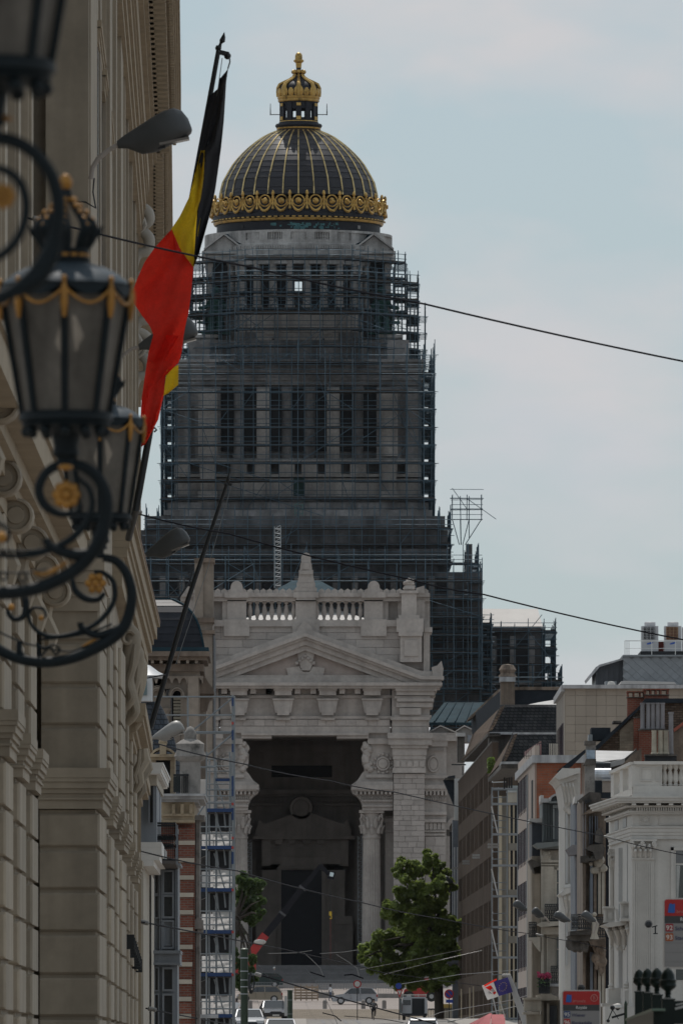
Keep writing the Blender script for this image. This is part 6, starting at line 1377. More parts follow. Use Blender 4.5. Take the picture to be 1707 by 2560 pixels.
for y0, y1, p in ((2066,2070,.18),(2070,2080,.13),(2080,2088,.09),(2088,2096,.05),(2096,2098,.12)): wrap(b, p, zz(y1), zz(y0))
b.build('architrave', WHITEP, wm)
for k in range(9): MB().pbox(1578+31*k,1589+31*k,2008,2013,Ym-.85,.8).build('modillion', WHITEP, wm)
for k in range(24): MB().pbox(1590+6*k,1593.6+6*k,2019,2027,Ym-.4,.35).build('dentil', WHITEP, wm)
for u in range(8):
    t_ = u/8; x = S0[0]+(S1[0]-S0[0])*t_; y = S0[1]+(S1[1]-S0[1])*t_; MB().box(x-.5,x+.3,y+.1,y+.9,zz(2013),zz(2008)).build('modillion', WHITEP, wm)
def pframe(par, x0, x1, y0, y1, Y, th=1.6, m=WHITEP, nm='panel_frame', pr=.06):
    b = MB(); b.pbox(x0,x1,y0,y0+th,Y-pr,pr+.05); b.pbox(x0,x1,y1-th,y1,Y-pr,pr+.05); b.pbox(x0,x0+th,y0+th,y1-th,Y-pr,pr+.05); b.pbox(x1-th,x1,y0+th,y1-th,Y-pr,pr+.05); return b.build(nm, m, par)
pframe(wm,1599,1626,2036,2062,Ym); pframe(wm,1645,1740,2036,2062,Ym)
c = P(1613,2049,Ym); l_ = MB().lathe([(0,.0),(.07,0),(.09,.03),(.12,.03),(.13,-.02)], n=14); b = MB(); b.add([(c.x+x,c.y-z-.02,c.z+y) for x,y,z in l_.v], l_.f); b.build('rosette', WHITEP, wm)
for t_, w_ in ((.25,.15),(.62,.15)):
    x, y = S0[0]+(S1[0]-S0[0])*t_, S0[1]+(S1[1]-S0[1])*t_; x2, y2 = S0[0]+(S1[0]-S0[0])*(t_+w_), S0[1]+(S1[1]-S0[1])*(t_+w_)
    MB().plan([(x-.03,y),(x2-.03,y2),(x2+.1,y2+.1),(x+.1,y+.1)], zz(2062), zz(2038)).build('panel_frame', WHITEG, wm)
def fpil(x0, x1, yt, yc, yb, Y, n, cap=True):
    b = MB(); b.pbox(x0,x1,yc,yb,Y-.12,.4); b.build('pilaster', WHITEP, wm)
    wd = (x1-x0)/(2*n+3)
    for k in range(n): MB().pbox(x0+wd*(2*k+2),x0+wd*(2*k+3),yc+8,yb-6,Y-.17,.06).build('flute', WHITEP, wm)
    if cap:
        b = MB(); b.pbox(x0-4,x1+8,yt,yt+5,Y-.42,.5); b.pbox(x0-1,x1+1,yt+6,yc-4,Y-.18,.3); b.pbox(x0-2,x1+2,yc-4,yc,Y-.22,.4)
        nlv = 4
        for k in range(nlv):
            xx = x0+2+(x1-x0-4)*(k+.5)/nlv
            b.tube([P(xx,yc-5,Y-.2),P(xx,yc-18,Y-.28),P(xx,yc-24,Y-.42),P(xx,yc-20,Y-.48)], [.07,.09,.07,.03], 6)
            b.tube([P(xx-6,yc-8,Y-.2),P(xx-5,yc-30,Y-.28),P(xx-2,yc-36,Y-.44),P(xx-2,yc-31,Y-.5)], [.06,.09,.07,.03], 6)
        for xx in (x0, x1+2, (x0+x1)/2): 
            for q in range(3): b.sphere(P(xx+U(-2,2),yt+9+5*q,Y-.36), .11, 7, 5)
            b.tube([P(xx+5*cos(a*.8),yt+12+5*sin(a*.8),Y-.42) for a in range(8)], .045, 5)
        b.build('leafy_capital', WHITEP, wm, True)
fpil(1579,1633,2098,2149,2548,Ym,9)
Yz = 505; fpil(1524,1544,2122,2172,2470,Yz,3)
b = MB(); b.pbox(1545,1560,2120,2470,498.5,.3); b.pbox(1566,1572,2110,2470,494.5,.3); b.build('return_pilaster', WHITEG, wm)
# window
b = MB(); b.pbox(1676,1683,2118,2450,Ym-.1,.3); b.pbox(1676,1760,2118,2126,Ym-.1,.3); b.pbox(1683,1688,2126,2450,Ym-.05,.2); b.pbox(1688,1760,2158,2163,Ym+.02,.15); b.build('window_frame', WHITEP, wm)
wall_open = MB().pbox(1688,1760,2126,2158,Ym-.02,.03).build('window_pane', mat('curtained_glass_grey',(.10,.10,.10),.1,var=.1,spec=.7), wm); MB().pbox(1688,1760,2163,2450,Ym-.02,.03).build('window_pane', mat('dark_room_glass',(.03,.035,.03),.08,var=.2,spec=.7), wm)
n = 10; b = MB(); vs = []
for v in range(9):
    for u in range(n+1): vs.append((PX(1689+ (10-.9*v if v<9 else 2)*u/n, Ym), Ym-.035+.012*sin(u*2.2), PZ(2164+16*v,Ym)))
b.add(vs, [(v*(n+1)+u, v*(n+1)+u+1, (v+1)*(n+1)+u+1, (v+1)*(n+1)+u) for v in range(8) for u in range(n)]); b.build('lace_curtain', mat('lace_white',(.42,.42,.40),.9,var=.1,scale=3), wm, True)
# balustrade
b = MB(); Yb_ = Ym+1.2
b.pbox(1582,1760,1965,1986,Yb_-.1,1); b.pbox(1580,1760,1985,1992,Yb_-.35,1.5); b.pbox(1584,1760,1903,1911,Yb_-.2,1.1); b.pbox(1590,1654,1911,1966,Yb_,.8)
b.build('balustrade_wall', WHITEP, wm); pframe(wm,1600,1629,1920,1952,Yb_); pframe(wm,1638,1652,1920,1952,Yb_)
bl = MB().lathe([(.10,0),(.12,.06),(.07,.12),(.15,.34),(.12,.5),(.06,.72),(.10,.8),(.13,.9),(.13,.98)], n=10).mesh('baluster', WHITEP, smooth=True)
for k in range(8): inst(bl, 'baluster', wm, P(1660+14*k,1965,Yb_+.35), scl=(1.05,1.05,54*Yb_/F/.98))
B0, B1 = Vector((PX(1584,Yb_),Yb_,0)), Vector((PX(1532,509),509,0))
for u0, u1, z0, z1, pr in ((0,1,zz(1986),zz(1968),.1),(0,1,zz(1911),zz(1903),.2)): strip(wm, 'balustrade_side', WHITEP, u0, u1, z0, z1, pr, .8, B0, B1)
for u in (.0,.42,.86): strip(wm, 'balustrade_pier', WHITEP, u, u+.14, zz(1970), zz(1909), .12, .6, B0, B1)
for k in range(4):
    p = B0.lerp(B1, .19+.065*k); inst(bl, 'baluster', wm, (p.x+.2,p.y,zz(1966)), scl=(1,1,54*Yb_/F/.98))
for k in range(4):
    p = B0.lerp(B1, .61+.065*k); inst(bl, 'baluster', wm, (p.x+.2,p.y,zz(1966)), scl=(1,1,54*Yb_/F/.98))
# little balcony on the return
b = MB(); b.pprism([(1505,2312),(1522,2306),(1582,2300),(1582,2310),(1520,2318)], 494, 6); b.pbox(1550,1581,2296,2303,493.2,2); b.build('balcony_slab', WHITEP, wm)
for x0, x1, yt, yb, Y in ((1509,1535,2266,2306,500),(1551,1578,2254,2298,494)):
    b = MB(); b.pbox(x0,x1,yt+5,yb,Y,1); b.pbox(x0-2,x1+2,yt,yt+5,Y-.15,1.3); b.pprism([(x0-2,yb),(x0+3,yb-14),(x0+3,yb)], Y+.1, .6); b.build('balcony_pedestal', WHITEP, wm); pframe(wm,x0+5,x1-5,yt+10,yb-8,Y,1.2)
solid([P(1536,2272,497),P(1543,2272,497),P(1549,2300,497),P(1541,2302,497)], .5, 'balcony_rail_panel', WHITEP, wm)
for k, x in enumerate((1528,1545,1560,1574)):
    b = MB(); b.tube([P(x-6,2318-k*2,497-k),P(x-5,2328-k*2,496.5-k),P(x,2344-k*2,497-k),P(x,2362,497.4-k),P(x-2,2374,497.3-k)], [.1,.13,.1,.09,.05], 8); b.build('scroll_bracket', WHITEP, wm, True)
b = MB(); b.pprism([(1515,2316),(1580,2308),(1580,2360),(1552,2380),(1530,2350)], 498.2, 4); b.build('bracket_back', WHITEP, wm)
b = MB(); b.pbox(1520,1580,2470,2508,500,5); b.pbox(1504,1600,2508,2516,499,6); b.pbox(1512,1760,2516,2620,Ym-.4,4); b.pbox(1560,1570,2476,2508,494,1); b.build('base_course', WHITEP, wm)
for x, y in ((1526,2476),(1565,2472)): MB().lathe([(.1,0),(.16,.08),(.1,.14),(.14,.22),(.05,.32),(0,.36)], P(x,y,494), 10).build('base_knob', WHITEP, wm)
wl_ = thing('wall_lamp', 'small white dome lamp on the pale wall between sign and railing', 'lamp', P(1543,2520,489)); b = MB(); b.lathe([(0,.22),(.2,.16),(.28,.02),(.26,0),(.1,-.02)], P(1543,2520,489.5), 14); b.build('shade', WHITEP, wl_, True); MB().lathe([(.12,0),(.05,-.08),(0,-.09)], P(1543,2521,489.5), 10).build('globe', DARK, wl_, True)
# ================= trees
LEAF = mat('tree_leaf', (.165,.215,.05), .6, var=.5, scale=.45, obj=0, trans=.55, grain=.25)
LEAF2 = mat('dark_tree_leaf', (.085,.13,.04), .6, var=.45, scale=.5, trans=.45)
BARK = mat('bark', (.045,.036,.028), .95, var=.3, scale=3)
def tree(label, lobes, Y, trunk, m, n, depth, leaf=.3):
    t = thing('plane_tree', label, 'tree', P(trunk[0][0], trunk[0][1], Y)); b = MB()
    b.tube([P(x,y,Y) for x, y, r in trunk], [r*Y/F for x, y, r in trunk], 10)
    tp = P(trunk[-1][0], trunk[-1][1], Y); tot = sum(r*r for x, y, r in lobes)
    for x, y, r in lobes:
        c = P(x,y,Y)+Vector((0,U(-1,1)*depth*.4,0)); md = tp.lerp(c,.5)+Vector((U(-.4,.4),U(-.4,.4),.5)); b.tube([tp, md, c], [.2,.11,.04], 5)
    b.build('trunk', BARK, t, True); f = MB()
    for x, y, r in lobes:
        R_ = r*Y/F; c = P(x,y,Y)+Vector((0,U(-1,1)*depth*.45,0)); k = int(n*r*r/tot); sub = []
        for i in range(max(6,int(r*.55))):
            d = Vector((U(-1,1),U(-1,1),U(-1,1))).normalized(); sub.append((c+d*R_*U(.45,.98), R_*U(.2,.36)))
        for i in range(k):
            sc, sr_ = random.choice(sub); d = Vector((random.gauss(0,1),random.gauss(0,1),random.gauss(0,.75))); p = sc + d.normalized()*sr_*U(.3,1.05)
            nrm = (d.normalized()*.6 + Vector((U(-1,1),U(-1,1),U(-.3,1)))).normalized(); u = nrm.orthogonal().normalized(); v = nrm.cross(u); a = U(0,6.28); u, v = u*cos(a)+v*sin(a), v*cos(a)-u*sin(a)
            s = leaf*U(.55,1.15); f.add([p-u*s, p-v*s*.55+nrm*s*.12, p+u*s, p+v*s*.55+nrm*s*.12], [(0,1,2,3)])
    f.build('crown', m, t, kind='stuff'); return t
tree('leafy green plane tree with dark trunk in front of the right portico pier', [(1078,2148,24),(1088,2170,26),(1010,2172,30),(990,2168,16),(1052,2182,34),(1104,2192,30),(1130,2210,20),(1020,2222,38),(1085,2232,42),(978,2278,34),(1040,2290,52),(1108,2300,44),(958,2352,34),(1005,2372,52),(1072,2376,58),(1118,2370,36),(925,2388,30),(910,2392,16),(950,2420,32),(1005,2432,44),(1062,2440,44),(1108,2436,34),(1132,2330,18)], 1000, [(1098,2585,14),(1097,2520,11.5),(1096,2470,11),(1092,2420,8),(1080,2360,5)], LEAF, 60000, 7, .27)
tree('small leafy tree peeping out behind the white sheeted scaffold', [(604,2196,20),(636,2212,26),(618,2244,32),(648,2252,20),(600,2228,26),(655,2288,15),(634,2282,24),(606,2300,28),(594,2336,16),(600,2412,20),(622,2432,24),(602,2452,22),(636,2440,14),(584,2380,16),(630,2400,14)], 1060, [(560,2540,9),(562,2440,8),(575,2380,6),(590,2300,4)], LEAF2, 24000, 5, .27)
sp = thing('balcony_bush', 'bright green bush sprouting under the lower slate roof', 'bush', P(1228,1930,838)); f = MB()
for i in range(420):
    p = P(1227+U(-9,8)*(.5+.5*R()),1912+U(-17,20),838)+Vector((0,U(-.3,.3),0)); n_ = Vector((U(-1,1),U(-1,1),U(-.2,1))).normalized(); u = n_.orthogonal()*.12; v = n_.cross(u); f.add([p-u,p-v*.6,p+u,p+v*.6],[(0,1,2,3)])
f.build('leaves', mat('fresh_leaf',(.14,.20,.04),.6,var=.3,scale=3,trans=.35), sp, kind='stuff'); b = MB(); b.tube([P(1227,1935,838),P(1227,1905,838)], .05, 5); b.build('stem', BARK, sp)
# ================= crane
cr_ = thing('mobile_crane', 'red and black telescopic crane boom raised across the great door', 'crane', P(610,2440,1150)); Yc = 1150
RED = mat('signal_red', (.36,.022,.02), .45, var=.12, scale=.8); BLK = mat('black_boom', (.010,.010,.014), .6, 0, var=.2, scale=1, spec=.2)
MB().bar(P(610,2408,Yc),P(664,2337,Yc),.78,.9).build('boom_base', RED, cr_)
MB().bar(P(655,2349,Yc),P(713,2276,Yc),.62,.72).build('boom_section', BLK, cr_); MB().bar(P(708,2282,Yc),P(762,2212,Yc),.5,.6).build('boom_section', BLK, cr_); MB().bar(P(757,2219,Yc),P(802,2164,Yc),.38,.46).build('boom_section', BLK, cr_)
for x, y in ((706,2284),(756,2220)): MB().obox(P(x,y,Yc),((.62,0,.78),(0,1,0),(-.78,0,.62)),(.12,.4,.42)).build('boom_collar', mat('dark_collar_metal',(.07,.07,.075),.5,var=.1), cr_)
MB().sphere(P(650,2355,Yc-.6), .42, 10, 6, (1.6,.4,.7)).build('white_badge', WHITEP, cr_)
b = MB(); b.bar(P(799,2163,Yc),P(812,2176,Yc),.5,.45); b.bar(P(811,2174,Yc),P(822,2186,Yc),.4,.4); b.build('knuckle', BLK, cr_); MB().obox(P(828,2188,Yc-.2),((1,0,-.2),(0,1,0),(.2,0,1)),(.36,.4,.42)).build('winch_head', BLK, cr_); MB().obox(P(829,2186,Yc-.65),((1,0,-.2),(0,1,0),(.2,0,1)),(.2,.05,.22)).build('head_lamp', mat('pale_lamp',(.6,.7,.72),.3,var=0), cr_)
b = MB(); b.tube([P(826,2196,Yc),P(826,2278,Yc)], .02, 4); b.build('hoist_rope', IRON, cr_)
b = MB(); b.obox(P(826,2284,Yc),((1,0,0),(0,1,0),(0,0,1)),(.14,.1,.22)); b.tube([P(826,2289,Yc),P(829,2292,Yc),P(828,2297,Yc),P(824,2296,Yc)], .06, 5); b.build('hook_block', mat('safety_yellow',(.5,.33,.02),.5,var=.1), cr_); b = MB(); b.tube([P(826,2297,Yc),P(826,2400,Yc)], .022, 4); b.build('red_sling', mat('faded_red_sling',(.16,.02,.015),.7), cr_)
b = MB(); b.pbox(560,640,2402,2440,Yc-.5,2.6); b.pbox(556,576,2390,2440,Yc-.6,2.7); b.build('carrier', RED, cr_)
for x in (565,590,615,632): b = MB(); b.tube([P(x,2444,Yc-.7),P(x,2444,Yc+2)], .5, 14); b.build('wheel', mat('tyre_rubber',(.018,.018,.018),.8,var=.2), cr_)
# ================= cars
TYRE = MATS['tyre_rubber']; RIMM = mat('alloy_rim', (.42,.42,.43), .35, .6, var=.1); CGL = mat('car_glass', (.015,.019,.023), .05, var=.2, spec=.8)
def car(label, X, Y, rz, L, Wd, H, paint, kind='suv', group='cars on the square', nm='parked_car', lights=True):
    t = bpy.data.objects.new(nm, None); COL.objects.link(t); t.empty_display_size = .3; t.location = (X, Y, GZ(Y)+.01); tag(t, label, 'car', group)
    base = Vector(t.location); hl, hw = L/2, Wd/2; b0 = .30*H/1.7
    if kind == 'suv': low = [(-hl,.45),(-hl+.05,.85),(-hl+.35,1.0),(-hl+1.25,1.12)]; top = [(-hl+1.25,1.12),(-hl+1.95,H*.97),(-hl+2.6,H),(hl-.6,H*.96),(hl-.12,1.15)]; rear = [(hl-.12,1.15),(hl-.02,.9),(hl,.45)]
    else: low = [(-hl,.4),(-hl+.04,.66),(-hl+.4,.8),(-hl+1.35,.93)]; top = [(-hl+1.35,.93),(-hl+2.1,H*.97),(-hl+2.8,H),(hl-1.25,H*.95),(hl-.55,.98)]; rear = [(hl-.55,.98),(hl-.03,.9),(hl,.45)]
    def loft(prof, wfun, name, m, par, smooth=True):
        vs = []; n = len(prof)
        cs = [(-1,0),(-.97,.03),( .97,.03),(1,0)]
        b = MB()
        for x, z in prof: w_ = wfun(z); vs += [(x,-w_,z),(x,w_,z)]
        b.add(vs, [(2*i,2*i+1,2*i+3,2*i+2) for i in range(n-1)]); return b
    body = low + [(q[0], q[1]) for q in rear]
    poly = [(-hl+.05,b0)] + low + rear + [(hl-.05,b0)]
    b = MB()   # lower body with tumblehome
    for s_ in (-1,1):
        pass
    n = len(poly); ws = [hw*(1 if z < .75 else 1-.06*(z-.75)/.3) * (.9 if abs(x) > hl-.15 else 1) for x, z in poly]
    vs = [(x,-w_,z) for (x,z), w_ in zip(poly,ws)] + [(x,w_,z) for (x,z), w_ in zip(poly,ws)]
    b.add(vs, [tuple(range(n)), tuple(range(2*n-1,n-1,-1))] + [((i+1)%n,i,n+i,n+(i+1)%n) for i in range(n)]); b.v = [tuple(Vector(v)+base) for v in b.v]; b.build('body', paint, t, True)
    n = len(top); ws = [hw*(.93 if z < 1.2*H/1.7 else .76) for x, z in top]
    def cab(dx, k): 
        c = MB(); vs = [(x,-w_*k,z) for (x,z), w_ in zip(top,ws)] + [(x,w_*k,z) for (x,z), w_ in zip(top,ws)]
        c.add(vs, [tuple(range(n)), tuple(range(2*n-1,n-1,-1))] + [(i+1,i,n+i,n+i+1) for i in range(n-1)]); c.v = [tuple(Vector(v)+base) for v in c.v]; return c
    cab(0,1).build('cabin_glass', CGL, t)
    b = MB(); (xa,za),(xb,zb),(xc,zc),(xd,zd) = top[1:5] if len(top) > 4 else top[:4]
    w_ = hw*.77; pts = [(xa-.03,za),(xb,zb+.03),(xc,zc+.03),(xc+.1,zc-.02),(xb,zb-.05),(xa+.1,za-.06)]
    b.add([(x,-w_,z) for x,z in pts]+[(x,w_,z) for x,z in pts], [tuple(range(6)),tuple(range(11,5,-1))]+[((i+1)%6,i,6+i,6+(i+1)%6) for i in range(6)])
    for s_ in (-1,1):
        for (p,q) in (((top[0][0],top[0][1]),(xa,za)),((xb+.35,1.0),(xb+.3,zb)),((top[-1][0],top[-1][1]),(xc,zc))):
            b.bar((p[0],s_*hw*.94,p[1]),(q[0],s_*hw*.775,q[1]),.07,.07)
    b.v = [tuple(Vector(v)+base) for v in b.v]; b.build('roof', paint, t)
    wr = .36*H/1.7+.02
    for sx in (-1,1):
        for s_ in (-1,1):
            c = base+Vector((sx*(hl-.9),s_*(hw-.1),wr)); k = MB(); k.tube([c+Vector((0,-.11,0)),c+Vector((0,.11,0))], wr, 16); wo = k.build('wheel', TYRE, t); k = MB(); k.tube([c+Vector((0,s_*.1,0)),c+Vector((0,s_*.125,0))], wr*.62, 12); q = bpy.data.objects.new('rim', k.mesh('rim', RIMM, wloc(wo))); COL.objects.link(q); q.parent = wo
    for s_ in (-1,1):
        MB().obox(base+Vector((-hl+.06,s_*(hw-.32),.72*H/1.7+.02)),((1,0,0),(0,1,0),(0,0,1)),(.08,.24,.09)).build('headlight', mat('headlight_lens',(.5,.52,.55),.1,.3,var=0), t); MB().obox(base+Vector((hl-.07,s_*(hw-.2),.88*H/1.7)),((1,0,0),(0,1,0),(0,0,1)),(.06,.14,.13)).build('tail_light', mat('tail_lens',(.3,.02,.015),.2,var=0), t)
        MB().obox(base+Vector((top[0][0]+.35,s_*(hw+.08),1.05*H/1.7)),((1,0,0),(0,1,0),(0,0,1)),(.06,.1,.07)).build('door_mirror', paint, t)
        b = MB()
        for dx in (-.45,.55): b.obox(base+Vector((dx,s_*(hw*.985),.78*H/1.7)),((1,0,0),(0,1,0),(0,0,1)),(.01,.02,.28))
        b.build('door_seam', DARK, t)
    MB().obox(base+Vector((-hl+.02,0,.6*H/1.7)),((1,0,0),(0,1,0),(0,0,1)),(.06,.45,.09)).build('grille', DARK, t); MB().obox(base+Vector((-hl-.02,0,.42*H/1.7)),((1,0,0),(0,1,0),(0,0,1)),(.04,.26,.06)).build('number_plate', WHITEP, t); MB().obox(base+Vector((hl+.0,0,.62*H/1.7)),((1,0,0),(0,1,0),(0,0,1)),(.04,.26,.06)).build('number_plate', WHITEP, t)
    t.rotation_euler = (0,0,rz); return t
PW = mat('white_car_paint',(.33,.335,.35),.35,var=.03); PB = mat('champagne_paint',(.26,.22,.165),.35,.2,var=.05); PD = mat('dark_grey_paint',(.035,.034,.036),.22,.3,var=.05); PS = mat('silver_paint',(.20,.21,.225),.4,.1,var=.05)
car('white estate SUV facing left on the square behind the no entry sign', PX(887,1130), 1130, 0, 4.75, 1.95, 1.78, PW)
car('champagne coloured SUV parked behind the green tram pole', PX(650,1140), 1140, pi, 4.8, 1.95, 1.75, PB).rotation_euler = (0,0,0)
car('dark grey car driving towards us with bright bonnet reflections', PX(684,818), 818, pi/2+.08, 4.6, 1.88, 1.47, PD, 'saloon', 'cars in the street')
car('silver white car at the foot of the street scaffold', PX(622,690), 690, pi/2+.05, 4.5, 1.85, 1.45, PS, 'saloon', 'cars in the street')
car('pale silver car with only its roof above the bottom edge', PX(702,596), 596, pi/2, 4.4, 1.8, 1.45, PS, 'saloon', 'cars in the street')
car('white hatchback roof showing beside the open van', PX(1056,588), 588, -pi/2, 4.3, 1.8, 1.55, PW, 'saloon', 'cars in the street')
car('dark green car parked at the foot of the courthouse steps', PX(655,1176), 1176, 0, 4.6, 1.85, 1.55, mat('dark_green_paint',(.012,.03,.028),.3,var=.05), 'suv')
# white van with open rear doors
vn = thing('white_van', 'white van seen from behind with open rear doors and roof ladder rack', 'van', (PX(1036,840),840,GZ(840)-.0), 'cars in the street'); V0 = Vector(vn.location)
def vb(x0,x1,y0,y1,z0,z1,nm,m,par=None): b = MB().box(V0.x+x0,V0.x+x1,V0.y+y0,V0.y+y1,V0.z+z0,V0.z+z1); return b.build(nm,m,par or vn)
b = MB(); b.prism([(V0.x-1,V0.z+.4),(V0.x+1,V0.z+.4),(V0.x+1,V0.z+1.25),(V0.x+.86,V0.z+1.85),(V0.x-.86,V0.z+1.85),(V0.x-1,V0.z+1.25)], 840, 845); b.build('body', PW, vn)
vb(-.2,.75,-.03,.0,.55,1.72,'load_opening',DARK); vb(-.95,-.22,-.12,-.05,.55,1.72,'rear_door',PW); vb(-1.15,-1.0,-.9,-.05,.55,1.72,'rear_door',mat('van_door_inner',(.10,.11,.11),.6)); vb(.8,.98,-.5,-.02,.55,1.72,'rear_door',PW); vb(-.9,-.3,-.14,-.12,1.2,1.6,'rear_window',CGL); vb(-.98,-.85,-.06,.0,.75,1.2,'tail_light',mat('tail_lens',(.3,.02,.015))); vb(-.95,.95,-.16,-.02,.35,.55,'bumper',DARK)
for s_ in (-.8,.8):
    for yy in (1,4): b = MB(); b.tube([(V0.x+s_-.1,840+yy,V0.z+.34),(V0.x+s_+.1,840+yy,V0.z+.34)], .34, 14); b.build('wheel', TYRE, vn)
b = MB()
for yy in (.2,1.8,3.4): b.bar((V0.x-.95,840+yy,V0.z+2.0),(V0.x+.95,840+yy,V0.z+2.0),.06); 
for s_ in (-.9,-.3,.3,.9): b.bar((V0.x+s_,840+.1,V0.z+2.03),(V0.x+s_,844,V0.z+2.03),.06); b.bar((V0.x+s_,840.2,V0.z+1.85),(V0.x+s_,840.2,V0.z+2.03),.05)
b.build('roof_rack', WHITEP, vn)
# red telehandler
rv = thing('red_telehandler', 'red site vehicle with big black wheel behind the tree trunk', 'work vehicle', (PX(1050,1105),1105,GZ(1105))); Yr = 1105
b = MB(); b.pprism([(1008,2488),(1010,2474),(1030,2466),(1050,2462),(1092,2462),(1092,2494),(1040,2496)], Yr, 2.2); b.build('body', RED, rv); b = MB(); b.pprism([(1024,2466),(1030,2452),(1048,2452),(1050,2464)], Yr+.3, 1.5); b.build('cab', CGL, rv); b = MB(); b.bar(P(1016,2462,Yr+1),P(1082,2448,Yr+1),.5); b.build('boom', RED, rv); MB().pbox(1016,1036,2465,2469,Yr-.05,.3).build('white_flash', WHITEP, rv)
for x, r in ((1021,.58),(1078,.55)): b = MB(); b.tube([P(x,2491,Yr-.3),P(x,2491,Yr+.3)], r, 16); w_ = b.build('wheel', TYRE, rv); b = MB(); b.tube([P(x,2491,Yr-.34),P(x,2491,Yr-.3)], r*.42, 12); q = bpy.data.objects.new('rim', b.mesh('rim', RIMM, wloc(w_))); COL.objects.link(q); q.parent = w_
# ================= people
SK = mat('skin',(.28,.17,.12),.6,var=.05); SKD = mat('dark_skin',(.06,.035,.025),.6,var=.05); HAIR = mat('dark_hair',(.012,.01,.009),.7,var=.1)
def skin_mesh(chains):   # joints grown into one continuous surface
    vs, es, rs, idx = [], [], [], {}
    for ch in chains:
        prev = None
        for x, y, z, r in ch:
            k = (round(x,3),round(y,3),round(z,3))
            if k not in idx: idx[k] = len(vs); vs.append((x,y,z)); rs.append(r)
            i = idx[k]
            if prev is not None: es.append((prev,i))
            prev = i
    me = bpy.data.meshes.new('body'); me.from_pydata(vs, es, []); o = bpy.data.objects.new('body', me); COL.objects.link(o)
    md = o.modifiers.new('s','SKIN'); 
    for i, r in enumerate(rs): me.skin_vertices[0].data[i].radius = (r,r)
    me.skin_vertices[0].data[0].use_root = True
    sb = o.modifiers.new('d','SUBSURF'); sb.levels = sb.render_levels = 1
    dg = bpy.context.evaluated_depsgraph_get(); dg.update(); m2 = bpy.data.meshes.new_from_object(o.evaluated_get(dg)); bpy.data.objects.remove(o); return m2
def person(label, X, Y, rz, top, legs, skin, pose='stand', hat=None, group='people on the square', z=None, s=1.0):
    t = thing('person', label, 'person', (X, Y, GZ(Y) if z is None else z), group); t.rotation_euler = (0,0,rz); t.scale = (s,s,s)
    sd_ = (-1,1); leg = []
    step = .14 if pose == 'walk' else .03
    pel = (0,0,.95,.13); chest = (0,.02,1.32,.16); neck = (0,0,1.5,.06); ch = [[pel,(0,.01,1.12,.14),chest,neck,(0,-.02,1.60,.085),(0,-.02,1.70,.085)]]
    for k, q in enumerate(sd_):
        f = step*(1 if k else -1); ch.append([pel,(q*.1,f*.3,.9,.095),(q*.11,f*.9-.02,.5,.065),(q*.11,f*1.6,.08,.045),(q*.12,f*1.6-.13,.04,.04)])
        ch.append([chest,(q*.2,.01,1.40,.065),(q*.26,-f*.6+.02,1.14,.045),(q*.25,-f-.08,.90,.035),(q*.25,-f-.12,.82,.035)])
    me = skin_mesh(ch); me.materials.append(skin); me.materials.append(top); me.materials.append(legs)
    for p in me.polygons:
        c = p.center; p.use_smooth = True
        p.material_index = 0 if c.z > 1.46 or (abs(c.x) > .2 and c.z < 1.12 and c.z > .75) else (1 if c.z > .98 else 2)
    o = bpy.data.objects.new('body', me); COL.objects.link(o); o.parent = t
    hb = MB().sphere((0,.0,1.73), .105, 10, 7, (.9,1.05,.85)).sphere((0,.05,1.67), .095, 8, 6).mesh('hair', hat or HAIR); h = bpy.data.objects.new('helmet' if hat else 'hair', hb); COL.objects.link(h); h.parent = t
    fb = MB().sphere((0,-.115,1.655),.018,6,4).sphere((-.03,-.1,1.68),.012,5,3).sphere((.03,-.1,1.68),.012,5,3).mesh('face', skin); h = bpy.data.objects.new('nose', fb); COL.objects.link(h); h.parent = t
    return t
WH = mat('white_shirt',(.62,.62,.63),.8,var=.05); DKC = mat('dark_clothes',(.02,.022,.027),.9,var=.1); GRC = mat('grey_clothes',(.12,.12,.125),.9,var=.1); ORG = mat('orange_vest',(.55,.13,.02),.7,var=.05); JEAN = mat('blue_jeans',(.05,.07,.12),.9,var=.1)
person('pedestrian in a white shirt standing by the scaffold foot', PX(592,790), 790, pi, WH, DKC, SKD, group=None)
person('person in white top walking behind the bonnet of the white SUV', PX(826,1150), 1150, 1.2, WH, JEAN, SKD, 'walk', group=None)
person('worker in grey with pale helmet on the courthouse steps', PX(686,1184), 1184, 1.8, GRC, GRC, SK, hat=mat('white_helmet',(.6,.6,.58),.4,var=0), group=None, z=GZ(1184))
person('worker in orange vest standing behind the red site vehicle', PX(1042,1112), 1112, 0, ORG, DKC, SK, group=None, z=GZ(1112)+1.0)
# cyclist
cy = thing('bicycle', 'dark bicycle ridden up the street seen from behind', 'bicycle', (PX(934,930),930,GZ(930))); cb0 = Vector(cy.location); b = MB()
for dy in (-.5,.55):
    k = MB(); k.tube([cb0+Vector((0,dy+.33*cos(a*pi/10),.34+.33*sin(a*pi/10))) for a in range(21)], .028, 6); k.build('wheel', TYRE, cy)
b = MB(); b.tube([cb0+Vector((0,-.5,.34)),cb0+Vector((0,-.1,.32)),cb0+Vector((0,.42,.85)),cb0+Vector((0,.55,.34))], .025, 6); b.tube([cb0+Vector((0,-.1,.32)),cb0+Vector((0,-.2,.95))], .025, 6); b.tube([cb0+Vector((0,-.2,.8)),cb0+Vector((0,.4,.85))], .025, 6); b.build('frame', DKC, cy); b = MB(); b.tube([cb0+Vector((-.28,.4,1.02)),cb0+Vector((0,.45,1.0)),cb0+Vector((.28,.4,1.02))], .02, 6); b.build('handlebar', DKC, cy); MB().obox(cb0+Vector((0,-.22,.97)),((1,0,0),(0,1,0),(0,0,1)),(.08,.13,.03)).build('saddle', DKC, cy)
